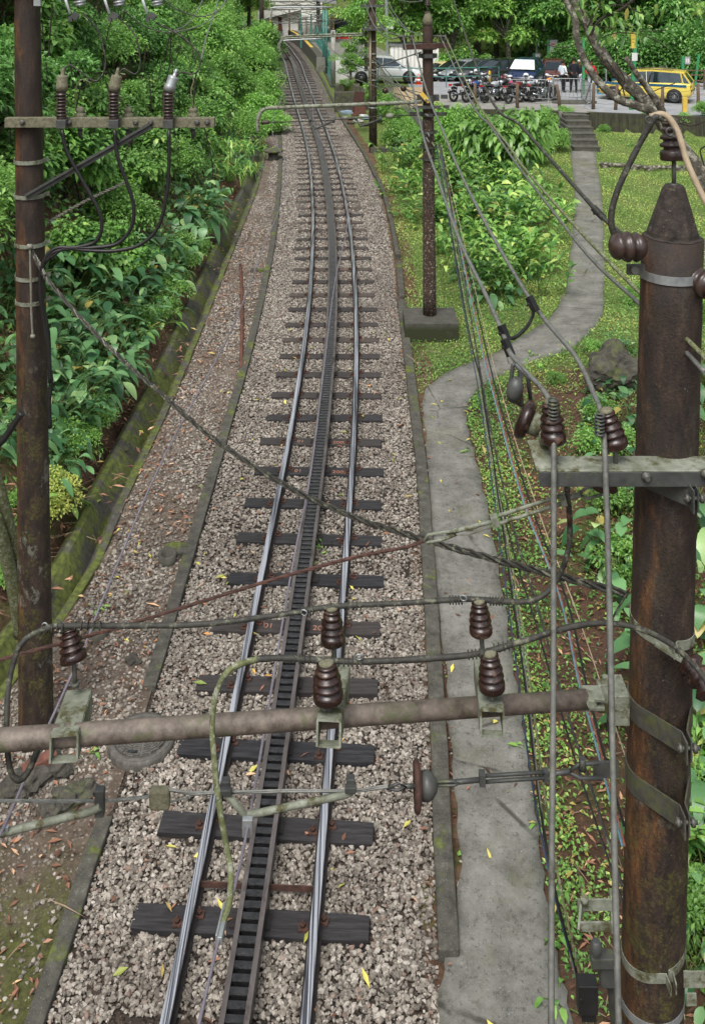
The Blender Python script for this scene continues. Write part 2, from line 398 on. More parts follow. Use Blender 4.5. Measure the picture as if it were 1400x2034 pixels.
    simple('cloth_white', '#c9d2dc', '#dde4ea', 10, .9, 0, 0); simple('cloth_navy', '#15181f', '#1e232c', 10, .9, 0, 0)
    simple('cloth_black', '#101014', '#1a1a20', 10, .9, 0, 0); simple('cloth_red', '#b8202a', '#cc2e36', 10, .9, 0, 0)
    simple('cloth_pale', '#b9bfc6', '#ccd2d8', 10, .9, 0, 0)
    simple('cone_orange', '#c8431c', '#de5526', 10, .6, 0, 0); simple('blue_plastic', '#1f86b0', '#2c9cc6', 6, .5, 0, 0)
    simple('train_red', '#b8231d', '#cc2f28', 3, .4, 0, 0); simple('glass_dark', '#3a4348', '#4a555a', 3, .06, .75, 0)
    simple('roof_metal', '#77797a', '#8f9192', 3, .6, .2, .05)
    simple('chrome', '#8f9296', '#aab0b4', 6, .2, .9, 0); simple('shade_white', '#d2d8dc', '#e2e8ea', 6, .3, .1, .02)
    for n, c in (('car_white', '#d5d8d8'), ('car_black', '#17191c'), ('car_silver', '#8c9094'), ('car_navy', '#18284a'), ('car_cream', '#d8c88c'), ('car_yellow', '#dcc65c'), ('car_graphite', '#3c4044'), ('car_maroon', '#52302a'), ('taxi_blue', '#1f5676'), ('bike_black', '#141416'), ('bike_orange', '#d98a2a'), ('bike_pink', '#d82a7a'), ('bike_red', '#6b181c'), ('bike_silver', '#9ca0a4'), ('bike_blue', '#24407c'), ('lamp_red', '#b01c1c'), ('lamp_clear', '#c4c8c8')):
        k = Nodes(n); k.base(c); k.set(.22); k.p.inputs['Coat Weight'].default_value = .4; MAT[n] = k.m
    # sleeper wood: per-object tone
    k = Nodes('sleeper_wood'); v = k.coord((.5, 6, 6)); oi = k.n('ShaderNodeObjectInfo')
    g = k.noise(5, 8, .7, v)
    a = k.ramp(g, [(.3, '#111113'), (.5, '#242427'), (.72, '#414144')]); b = k.ramp(g, [(.3, '#2b2725'), (.7, '#4d4642')])
    c = k.mix(k.ramp(oi.outputs['Random'], [(.35, 0.05), (.95, .75)]), a, b)
    at = k.n('ShaderNodeAttribute'); at.attribute_type = 'OBJECT'; at.attribute_name = 'age'
    c = k.mix(at.outputs['Fac'], c, k.ramp(g, [(.3, '#3d3531'), (.7, '#63584f')]))
    c = k.mix(k.ramp(k.noise(3, 4), [(.6, 0.0), (.72, .3)]), c, '#4a4745')
    k.base(c); k.set(.62); k.bump(g, .6, .01); MAT['sleeper_wood'] = k.m
    # ballast bed and stones
    k = Nodes('ballast_bed'); v = k.coord(); col = k.vor(27, 'Color', vec=v); d = k.vor(27, vec=v)
    t = k.sep(col)[0]
    c = k.ramp(t, [(.1, '#736d65'), (.5, '#a59d93'), (.9, '#d3cbc0')])
    c = k.mix(k.ramp(d, [(.3, 0.0), (.55, .9)]), c, '#2c251f')
    c = k.mix(k.ramp(k.noise(1.3, 6, .7), [(.5, 0.0), (.72, .45)]), c, '#5f5044'); yy = k.math('MULTIPLY', k.sep(v)[1], .01)
    c = k.mix(k.ramp(yy, [(.14, .92), (.27, 0.0)]), c, k.ramp(k.noise(6, 7, .75), [(.35, '#1d1712'), (.65, '#43362b')]))
    k.base(c); k.set(.9); k.bump(k.ramp(d, [(0, 1.0), (.6, 0.0)]), 1, .04); MAT['ballast_bed'] = k.m
    k = Nodes('stone'); a = k.n('ShaderNodeAttribute'); a.attribute_name = 'tint'
    c = k.ramp(a.outputs['Fac'], [(0, '#35302a'), (.28, '#716a60'), (.62, '#9f978b'), (.9, '#c9c2b7'), (.97, '#84685a')])
    c = k.mix(.35, c, k.ramp(k.noise(90, 3), [(.35, '#57514a'), (.65, '#a29a8f')]), 'MIX')
    wet = k.noise(.7, 7, .7); c = k.mix(k.ramp(wet, [(.45, 0.0), (.68, .55)]), c, '#544b44')
    k.base(c); k.set(.75); MAT['stone'] = k.m
    # terrain
    k = Nodes('terrain_soil'); v = k.coord(); P = k.sep(v)
    c = k.ramp(k.noise(2.2, 9, .72), [(.3, '#35271c'), (.5, '#5a412f'), (.68, '#7a6650')])
    c = k.mix(k.ramp(k.vor(24, 'Color'), [(.55, 0.0), (.8, .35)]), c, '#8d6a50')
    c = k.mix(k.ramp(k.noise(.9, 8, .7), [(.52, 0.0), (.6, .75)]), c, k.ramp(k.noise(16, 5), [(.3, '#38441c'), (.7, '#5d6d2a')]))
    redm = k.math('MULTIPLY', k.ramp(k.math('MULTIPLY', P[0], .1), [(.14, 0.0), (.2, 1.0)]), k.ramp(k.noise(1.1, 5), [(.4, .1), (.6, .8)]))
    c = k.mix(redm, c, k.ramp(k.noise(9, 7, .7), [(.3, '#33211a'), (.7, '#5f4132')]))
    la = k.n('ShaderNodeAttribute'); la.attribute_name = 'tint'
    gr = k.ramp(k.noise(22, 8, .75), [(.35, '#3a471e'), (.5, '#5c6e33'), (.7, '#8a9a4c')])
    c = k.mix(k.ramp(k.math('ADD', la.outputs['Fac'], k.math('MULTIPLY', k.math('SUBTRACT', k.noise(1.3, 7, .75), .5), 1.4)), [(.42, 0.0), (.6, 1.0)]), c, gr)
    k.base(c); k.set(.95); k.bump(k.noise(12, 8, .75), 1, .05); MAT['terrain_soil'] = k.m
    k = Nodes('strip_soil'); c = k.ramp(k.noise(4, 9, .75), [(.3, '#40342a'), (.5, '#63564a'), (.7, '#7d7165')])
    c = k.mix(k.ramp(k.vor(26), [(.2, .75), (.42, 0.0)]), c, k.ramp(k.sep(k.vor(26, 'Color'))[0], [(.1, '#6b6055'), (.9, '#ada297')]))
    P = k.sep(k.coord()); near = k.ramp(k.math('ADD', k.math('MULTIPLY', P[1], .1), k.math('MULTIPLY', k.noise(2.5, 5), .12)), [(.9, 1.0), (1.0, 0.0)])
    c = k.mix(k.math('MULTIPLY', near, k.ramp(k.noise(1.6, 7, .7), [(.36, .0), (.47, .92)])), c, k.ramp(k.noise(18, 6), [(.3, '#33381a'), (.7, '#62662e')]))
    k.base(c); k.set(.95); k.bump(k.noise(14, 8, .75), 1, .04); MAT['strip_soil'] = k.m
    k = Nodes('lawn_soil'); c = k.ramp(k.noise(1.0, 8, .75), [(.3, '#4d5a26'), (.5, '#66762f'), (.66, '#7d6a48')])
    c = k.mix(k.ramp(k.noise(25, 5, .7), [(.4, 0.0), (.65, .6)]), c, '#839a3e')
    k.base(c); k.set(.95); k.bump(k.noise(25, 7, .75), 1, .04); MAT['lawn_soil'] = k.m
    # concrete path
    k = Nodes('path_concrete'); c = k.ramp(k.noise(2.2, 10, .75), [(.3, '#4d4c46'), (.5, '#72716a'), (.7, '#8c8a83')])
    c = k.mix(k.ramp(k.noise(18, 8, .8), [(.53, 0.0), (.63, .75)]), c, '#3c3a32')
    c = k.mix(k.ramp(k.noise(70, 4, .7), [(.6, 0.0), (.66, .6)]), c, '#a6a59c')
    c = k.mix(k.ramp(k.noise(.8, 7, .7), [(.5, 0.0), (.64, .6)]), c, '#5d5c3e')
    ed = k.vor(.55, 'Distance', 'DISTANCE_TO_EDGE', k.mix(.12, k.coord(), k.n('ShaderNodeTexNoise').outputs[1]))
    c = k.mix(k.math('MULTIPLY', k.ramp(ed, [(.004, .9), (.010, 0.0)]), k.ramp(k.noise(1.7, 4), [(.44, 0.0), (.54, .9)])), c, '#34322b')
    yj = k.math('FRACT', k.math('ADD', k.math('MULTIPLY', k.sep(k.coord())[1], .37), k.math('MULTIPLY', k.noise(1.2, 3), .05)))
    k.base(c); k.set(.8); k.bump(k.noise(45, 8, .75), .5, .012); MAT['path_concrete'] = k.m
    # mossy concrete (kerb, gutter, plinth)
    for nm, mo in (('kerb', .54), ('moss_concrete', .46)):
        k = Nodes(nm); c = k.ramp(k.noise(8, 8, .75), [(.3, '#2e2d27'), (.6, '#55534b'), (.75, '#7b7970')])
        c = k.mix(k.ramp(k.vor(45), [(.09, .8), (.14, 0.0)]), c, '#a3a197')
        c = k.mix(k.ramp(k.noise(2.1, 7, .7), [(mo, 0.0), (mo+.08, .9)]), c, k.ramp(k.noise(14, 6), [(.3, '#373e1a'), (.7, '#6d7830')] if nm == 'moss_concrete' else [(.3, '#3c4419'), (.7, '#6d7a28')]))
        k.base(c); k.set(.93); k.bump(k.noise(30, 7, .75), .7, .012); MAT[nm] = k.m
    k = Nodes('plinth'); c = k.ramp(k.noise(7, 8, .75), [(.3, '#34332d'), (.7, '#5d5b54')]); z = k.sep(k.coord())[2]
    c = k.mix(k.math('MULTIPLY', k.ramp(k.noise(3, 7, .75), [(.3, .2), (.46, .95)]), k.ramp(k.math('ADD', z, .25), [(.86, 1.0), (.97, .1)])), c, '#2c3016'); k.base(c); k.set(.9); k.bump(k.noise(30, 7, .7), .5, .01); MAT['plinth'] = k.m
    # board-marked retaining wall
    k = Nodes('board_wall'); c = k.ramp(k.noise(3, 8, .75, k.coord((4, 4, .3))), [(.35, '#24241b'), (.6, '#474539'), (.75, '#66645a')])
    c = k.mix(k.ramp(k.noise(1.4, 6, .7), [(.5, 0.0), (.62, .6)]), c, '#4c5230'); k.base(c); k.set(.95)
    k.bump(k.noise(6, 6, .7, k.coord((4, 4, .2))), .8, .03); MAT['board_wall'] = k.m
    # paving blocks
    k = Nodes('paving'); b = k.n('ShaderNodeTexBrick'); b.inputs['Scale'].default_value = 4; b.inputs['Mortar Size'].default_value = .03
    b.inputs['Color1'].default_value = lin('#9d9c98'); b.inputs['Color2'].default_value = lin('#87867f'); b.inputs['Mortar'].default_value = lin('#5d5a52')
    k.l(k.coord(), b.inputs['Vector']); k.base(k.mix(.3, b.outputs[0], k.ramp(k.noise(2, 6), [(.3, '#7b7870'), (.7, '#a7a69f')]))); k.set(.9); MAT['paving'] = k.m
    # manhole iron
    simple('iron', '#45423d', '#6a6761', 14, .75, .1, .3)
build_mats()

# ---------------------------------------------------------------- ground shape
TY = [6, 7.6, 10, 12.2, 17, 22, 27, 33, 40, 47, 54, 61, 72, 95, 140]
TZ = [.05, .10, .2, .33, .42, .55, .70, .73, .76, .85, 1.22, 1.65, 1.88, 1.9, 1.9]
TX = [-.98, -.886, -.765, -.66, -.50, -.45, -.54, -.78, -1.2, -1.78, -2.55, -3.3, -4.35, -7.3, -16]
from bisect import bisect
def _cr(xs, ys):
    m = [0]*len(xs)
    for i in range(len(xs)):
        a, b = max(i-1, 0), min(i+1, len(xs)-1); m[i] = (ys[b]-ys[a])/(xs[b]-xs[a])
    xs_, ys_, m_ = np.array(xs, float), np.array(ys, float), np.array(m)
    def f(t):
        t = np.clip(np.asarray(t, float), xs_[0], xs_[-1]); i = np.clip(np.searchsorted(xs_, t, 'right')-1, 0, len(xs_)-2)
        h = xs_[i+1]-xs_[i]; u = (t-xs_[i])/h
        return (2*u**3-3*u**2+1)*ys_[i]+(u**3-2*u**2+u)*h*m_[i]+(-2*u**3+3*u**2)*ys_[i+1]+(u**3-u**2)*h*m_[i+1]
    return f
trZ = _cr(TY, TZ); trX = _cr(TY, TX)
LK = _cr([6, 7.4, 9.2, 11.6, 16.6, 21, 27.5, 34, 42, 50, 60, 75, 95, 140], [-2.5, -2.44, -2.35, -2.22, -2.15, -2.1, -2.2, -2.5, -3.0, -3.7, -5, -6.3, -9.2, -18])
RK = _cr([6, 8.2, 10.5, 13.4, 16, 23, 27, 34, 42, 53.6, 67, 95, 140], [.7, .78, .89, 1.0, 1.08, 1.12, 1.16, 1.02, .42, -.92, -2.4, -5.5, -14])
GU = _cr([5, 7, 9, 11, 13, 15, 20, 34, 42, 50, 60, 75, 95, 140], [-6.3, -5.6, -4.7, -3.85, -3.4, -3.36, -3.25, -3.3, -3.65, -4.6, -6.0, -7.4, -10.4, -19])
def ss(a, b, x): t = np.clip((x-a)/(b-a), 0, 1); return t*t*(3-2*t)
LOTZ = 1.7
def lotz(X, Y): return LOTZ-2.0*ss(55, 82, Y)*ss(1.5, 5, X)
def wallY(X): return np.interp(X, [2.0, 4.5, 9.4, 15.5, 40], [47.2, 47.0, 46.2, 44.3, 37])
def base(Y): return trZ(Y)-.16
def G(X, Y):
    X = np.asarray(X, float); Y = np.asarray(Y, float); b = base(Y)
    z = b.copy() if hasattr(b, 'copy') else b
    # left bank
    d = GU(Y)-.62-X
    bank = .12+.9*np.clip(d, 0, 2.5)+1.15*np.clip(d-2.5, 0, 13)+.25*np.sin(X*1.7+Y*.6)*np.sin(Y*.9+1)*ss(.3, 1.5, d)
    z = z+np.where(d > 0, bank, 0)
    # right garden
    r = X-RK(Y)
    z = z+ss(.4, 4, r)*ss(39, 44.5, Y)*.28
    z = z+np.where(Y < 24, .22*np.clip(X-2.7, 0, 3.5)*ss(24, 17, Y), 0)*(1-ss(39, 44, Y))
    z = z+.07*np.sin(X*1.3+.5)*np.sin(Y*.7)*ss(1.2, 2.4, r)
    # car park terrace
    wy = wallY(X); lot = ss(.3, .35, Y-wy)*np.where(X > 1.8, 1, 0); z = z*(1-lot)+lotz(X, Y)*lot
    left = ss(48, 56, Y)*ss(1.0, 3.2, r)*np.where(X <= 1.8, 1, 0); z = z*(1-left)+np.maximum(lotz(X+0*Y, Y), b)*left
    # hill behind the car park
    hill = np.clip(Y-(84+6*np.sin(X*.15)+np.where(X < 6, (6-X)*1.2, 0)), 0, 60)*.9*ss(-12, 2, X-trX(Y)+8)
    z = z+np.where(X > trX(Y)+10, hill, 0)
    z = z+np.clip(X-24, 0, 30)*.9*ss(30, 36, Y)
    z = z+np.clip(Y-125, 0, 30)*np.where(X <= trX(Y)+10, 1.4, 0)
    return z
def Gf(X, Y): return float(G(np.array(X), np.array(Y)))
def hit(x, y, lo=3.0, hi=150.0):       # where the sight line through a photo pixel meets the ground
    Ys = np.linspace(lo, hi, 3000)
    X = (x-700)*Ys/FPX; Z = CAMZ-(y+50)*Ys/FPX; g = G(X, Ys); i = np.argmax(Z < g)
    Yh = Ys[i] if (Z < g).any() else hi
    return Vector(((x-700)*Yh/FPX, Yh, Gf((x-700)*Yh/FPX, Yh)))

def lawn(X, Y):
    r = X-RK(Y); a = ss(.2, .6, r)*(1-ss(1.0, 2.2, X+0*Y)*ss(21, 17, Y))
    a = a*np.where(Y > 17, 1, .35)+.25*ss(.5, 1.0, r)*ss(17, 10, Y)
    bush = np.exp(-(((X-4.4)/2.0)**2+((Y-31)/8.)**2)); a = a*(1-.55*bush)
    a = np.where(X < GU(Y)-.6, .25, a); return np.where(Y > 50, np.maximum(a, .8), a)
def build_terrain():
    xs = np.concatenate([np.arange(-40, -9, 1.2), np.arange(-9, -3.6, .3), np.arange(-3.6, 3, .2), np.arange(3, 20, .4), np.arange(20, 80, 2)])
    ys = np.concatenate([np.arange(-6, 2, 1.0), np.arange(2, 36, .3), np.arange(36, 62, .4), np.arange(62, 100, 1), np.arange(100, 190, 3)])
    X, Y = np.meshgrid(xs, ys); Z = G(X, np.maximum(Y, 6))
    inbed = (X > LK(Y)+.15) & (X < RK(Y)-.22); gut = (X <= LK(Y)+.15) & (X > GU(Y)-.5)
    Z = Z-np.where(inbed, .12, 0)-np.where(gut, .12, 0)-np.where((X <= GU(Y)+.0) & (X > GU(Y)-.62), .35, 0)-.01
    V = np.stack([X, Y, Z], -1).reshape(-1, 3); nx, ny = len(xs), len(ys)
    i, j = np.meshgrid(np.arange(nx-1), np.arange(ny-1)); a = (j*nx+i).ravel()
    F = np.stack([a, a+1, a+nx+1, a+nx], 1)
    me = raw_mesh('ground', V, F.ravel(), np.full(len(F), 4), ['terrain_soil'], SM=np.ones(len(F), bool), tint=lawn(X, Y).ravel())
    link('ground', me, kind='structure')
build_terrain()

def sheet(name, left, right, mat, off, ys, nx=6, skirt=0, kind='structure', wob=0, **k):
    mb = MB(); mb.smooth = True; V = []
    for y in ys:
        a, b = float(left(y)), float(right(y))
        for i in range(nx+1):
            x = a+(b-a)*i/nx; V.append((x, y, off(x, y)+wob*math.sin(x*5+y*2.3)*math.sin(y*3.1+x)))
    n = nx+1; mb.add(V, [(j*n+i, j*n+i+1, (j+1)*n+i+1, (j+1)*n+i) for j in range(len(ys)-1) for i in range(nx)])
    return mb.build(name, mat, kind=kind, **k)
YS = list(np.arange(3, 40, .5))+list(np.arange(40, 125, 1.0))
sheet('ballast_bed', lambda y: LK(y)-.03, lambda y: RK(y)+.03, 'ballast_bed', lambda x, y: float(base(y))-.02, YS, 8)
sheet('soil_strip', lambda y: GU(y)-.02, lambda y: LK(y)+.03, 'strip_soil', lambda x, y: float(base(y))-.012, YS, 8, wob=.02)

def kerb(name, fn, y0, y1, w, h, label, mat='kerb', jog=None):
    mb = MB(); ys = np.arange(y0, y1+.01, .5); secs = []
    for y in ys:
        x = float(fn(y))+rnd.uniform(-.006, .006); z = float(base(y)); t = rnd.uniform(-.008, .008)
        secs.append([(x-w/2, y, z-.2), (x+w/2, y, z-.2), (x+w/2, y, z+h+t), (x-w/2, y, z+h+t)])
    mb.loft([list(reversed(s)) for s in secs]); return mb.build(name, mat, bevel=.012, label=label, cat='kerb')
kerb('concrete_kerb', LK, 11.1, 46, .15, .07, 'long mossy concrete kerb left of the ballast, ending just above the manhole')
kerb('concrete_kerb', LK, 6.0, 9.55, .15, .06, 'short mossy concrete kerb at the bottom left corner below the manhole')
kerb('concrete_kerb', lambda y: LK(y)+.05, 46.8, 58, .14, .08, 'far concrete kerb left of the track beside the stump cap')
kerb('concrete_kerb', RK, 8.2, 23.4, .17, .10, 'moss edged concrete kerb between ballast and the concrete footpath')
kerb('concrete_kerb', lambda y: RK(y)+.03, 23.45, 26.4, .14, .10, 'short concrete kerb piece beside the plinth of the speckled pole')
kerb('concrete_kerb', lambda y: RK(y)+.02, 26.45, 36.5, .12, .13, 'thin concrete kerb with a broken near end along the lawn right of the ballast')
kerb('concrete_kerb', RK, 36.8, 68, .13, .10, 'far concrete kerb curving left to the platform')

def gutter():
    mb = MB(); secs = []
    for y in np.concatenate([np.arange(5, 46, .4), np.arange(46, 100, 1.)]):
        x = float(GU(y)); z = float(base(y)); w_ = .03*math.sin(y*1.9)+rnd.uniform(-.012, .012); o = .02*math.sin(y*5)+rnd.uniform(-.015, .015)
        P = [(.04, -.2), (.03, .03+o), (-.08, .04+o), (-.10, -.20), (-.22, -.22), (-.42+w_, .09+w_*1.4), (-.50+w_, .11+w_*1.4), (-.62, .0), (-.6, -.4)]
        secs.append([(x+a, y, z+b) for a, b in P])
    mb.loft(secs); mb.build('drain_gutter', 'moss_concrete', bevel=.01, label='mossy concrete drain gutter running along the foot of the left bank', cat='gutter')
gutter()

# footpath from the photo's outline
PL = [(868, 2034), (885, 1900), (915, 1750), (905, 1600), (893, 1450), (888, 1350), (868, 1200), (852, 1000), (846, 870), (840, 815), (848, 775), (900, 738), (960, 715), (1005, 690), (1050, 662), (1092, 635), (1118, 590), (1129, 540), (1138, 450), (1141, 380), (1133, 302)]
PR = [(1135, 2034), (1103, 1900), (1078, 1750), (1060, 1600), (1038, 1450), (1022, 1350), (1000, 1200), (965, 1000), (940, 900), (926, 840), (930, 805), (955, 768), (1010, 738), (1060, 718), (1110, 702), (1155, 676), (1190, 636), (1198, 590), (1197, 450), (1193, 380), (1181, 302)]
def path():
    A = crv([hit(*p) for p in PL], 5); B = crv([hit(*p) for p in PR], 5); mb = MB(); mb.smooth = True; V = []; n = 7
    A = [A[0]+Vector((0.02, -5, 0))]+A; B = [B[0]+Vector((.3, -5, 0))]+B
    for i, (a, b) in enumerate(zip(A, B)):
        if 0 < i < len(A)-6: a = a+Vector((.02*math.sin(i*1.7), 0, 0)); b = b+Vector((.02*math.sin(i*2.3+1), 0, 0))
        for j in range(n):
            p = a.lerp(b, j/(n-1)); V.append((p.x, p.y, Gf(p.x, max(p.y, 6))+.035-.07*math.sin(p.x*1.3+.5)*math.sin(p.y*.7)*float(ss(1.2, 2.4, p.x-float(RK(p.y))))*.0))
    for i, (a, b) in enumerate(zip(A, B)):
        for p in (a, b): V.append((p.x, p.y, Gf(p.x, max(p.y, 6))-.1))
    m = len(A); fs = [(i*n+j, i*n+j+1, (i+1)*n+j+1, (i+1)*n+j) for i in range(m-1) for j in range(n-1)]
    for i in range(m-1):
        s0, s1 = m*n+2*i, m*n+2*i+2; fs += [(s0, i*n, (i+1)*n, s1), (i*n+n-1, s0+1, s1+1, (i+1)*n+n-1)]
    mb.add(V, fs); mb.build('footpath', 'path_concrete', kind='structure')
    return A, B
PA, PB = path()

# ---------------------------------------------------------------- track
def frame(Y):
    x = float(trX(Y)); z = float(trZ(Y)); dx = float(trX(Y+.2)-trX(Y-.2))/.4; dz = float(trZ(Y+.2)-trZ(Y-.2))/.4
    t = Vector((dx, 1, dz)).normalized(); s = Vector((t.y, -t.x, 0)).normalized(); n = s.cross(t); return Vector((x, Y, z)), t, s, n
def sweep(mb, prof, ys, off, mi=None):
    secs = []
    for y in ys:
        p, t, s, n = frame(y); secs.append([p+s*(off+a)+n*b for a, b in prof])
    n_ = len(prof); b0 = len(mb.v); mb.v += [tuple(v) for q in secs for v in q]
    for i in range(len(secs)-1):
        for k in range(n_):
            k2 = (k+1) % n_; mb.f.append((b0+i*n_+k, b0+(i+1)*n_+k, b0+(i+1)*n_+k2, b0+i*n_+k2)); mb.mi.append(mi[k] if mi else 0); mb.sm.append(False)
RAIL = [(-.034, 0), (.034, 0), (.036, -.03), (.01, -.045), (.01, -.11), (.06, -.125), (.06, -.137), (-.06, -.137), (-.06, -.125), (-.01, -.11), (-.01, -.045), (-.036, -.03)]
YR = list(np.arange(3, 60, .5))+list(np.arange(60, 106, 1.))
for sgn, lab in ((-1, 'left running rail with polished head on the sleepers'), (1, 'right running rail with polished head on the sleepers')):
    mb = MB(); sweep(mb, RAIL, YR, sgn*.53, [0, 0]+[1]*9+[0]); mb.build('running_rail', ['rail_head', 'rail_web'], label=lab, cat='rail', group='running rails of the track')
rack = thing('rack_rail', frame(8)[0], 'ladder rack rail with greased black rungs between two steel bars, midway between the running rails', 'rack rail')
for sgn in (-1, 1):
    mb = MB(); e = sgn*.094
    P = [(-.021, .045), (.021, .045), (.021, -.12), (-.021, -.12)]; sweep(mb, P, YR, e, [0, 1, 1, 1])
    mb.build('side_bar', ['rack_bar', 'grease'], rack)
RT = .100; rest = MB(); yy = 6.9; nr = 0
while yy < 75:
    p, t, s, n = frame(yy); c = p+n*.005; m = Matrix((s, t, n)).transposed()
    q = MB() if nr < 100 and yy > 7.5 else rest
    poly = [(-.019, -.04), (.019, -.04), (.028, .012), (.02, .028), (-.02, .028), (-.028, .012)]
    q.smooth = False; vs = []
    for e in (-.074, .074): vs += [c+s*e+t*a+n*b for a, b in poly]
    k = len(poly); q.add(vs, [tuple(range(k)), tuple(reversed(range(k, 2*k)))]+[(i, i+k, (i+1) % k+k, (i+1) % k) for i in range(k)])
    if q is not rest: q.build('rung', 'grease', rack); nr += 1
    yy += RT
rest.build('rungs', 'grease', rack, kind='stuff')

def sleeper_mesh(seed):
    r = random.Random(seed); mb = MB(); n = 13; secs = []
    for i in range(n):
        u = -1.0+2.0*i/(n-1)+r.uniform(-.004, .004); w_ = .122+r.uniform(-.003, .003); e = .02 if i in (0, n-1) else 0
        secs.append([(u, -w_+e*r.random(), -.02), (u, w_-e*r.random(), -.02), (u, w_-.003-e*r.random(), -.16), (u, -w_+.003, -.16)])
    mb.loft([list(reversed(s)) for s in secs])
    return mb.mesh('sleeper', 'sleeper_wood')
SM_ = [sleeper_mesh(i) for i in range(6)]
bolt = MB(); bolt.box((0, 0, .012), (.085, .07, .016)); bolt.lathe([(.022, 0), (.022, .03)], (0, 0, .02), n=6); bolt.lathe([(.011, 0), (.011, .055)], (0, 0, .02), n=6)
BM = bolt.mesh('bolt', 'rust')
sy = [hit(700+(x-700), y, 6, 60).y for x, y in [(486, 1838), (532, 1652), (557, 1496), (575, 1366), (590, 1249), (604, 1156), (615, 1075), (622, 1004), (632, 939), (638, 881), (643, 832), (648, 788), (651, 746), (653, 710), (656, 677), (658, 647), (660, 616)]]
sy = [7.62]+sy if sy[0] > 8.35 else sy
while sy[-1] < 100: sy.append(sy[-1]+.92)
SLP = []
def ordn(i): return '%d%s' % (i, 'th' if 10 <= i % 100 <= 20 else {1: 'st', 2: 'nd', 3: 'rd'}.get(i % 10, 'th'))
for i, y in enumerate(sy):
    if i == 0 and y < 8: continue
    p, t, s, n = frame(y); ang = math.atan2(s.y, s.x)+rnd.uniform(-.02, .02)
    far = min(1, max(0, (y-14)/9)); j = len(SLP)+1
    lab = 'dark timber sleeper nearest the bottom edge of the photo' if j == 1 else ('%s timber sleeper, %s along the track counting from the bottom edge' % ('black' if y < 17 else 'weathered brown', ordn(j)))
    o = link('sleeper', SM_[i % 6], loc=p-n*.117, rz=ang, label=lab, cat='sleeper', group='timber sleepers under the track')
    o['age'] = far*rnd.uniform(.2, .95); SLP.append(o); o.location += s*rnd.uniform(-.03, .03)
    if y < 40:
        for e in (-1, 1):
            for f in (-1, 1):
                link('bolt', BM, o, (e*.53+f*.085, f*.05+rnd.uniform(-.02, .02), -.02), rnd.uniform(-.3, .3))
    if y < 36:
        m = MB(); m.box((0, 0, -.012), (.34, .14, .014)); link('rack_plate', m.mesh('rack_plate', 'rail_web'), o)
for idx in (4, 8, 9, 19):
    o = SLP[idx]; M = Matrix.Translation(o.location) @ Matrix.Rotation(o.rotation_euler.z, 4, 'Z')
    for dx, tx in ((-.33, '01'), (.32, '2002')):
        text_mesh(tx, .12, 'marker', 'painted_number', o, M @ Matrix.Translation((dx, -.02, -.017)), label='number %s painted in faded orange' % tx)
m = MB(); p, t, s, n = frame(8.75); m.bar(p-s*.5-n*.07, p+s*.5-n*.07, .012, .05); m.build('tie_bar', 'rust', label='thin rusty tie bar between the running rails beyond the nearest sleeper', cat='tie bar')

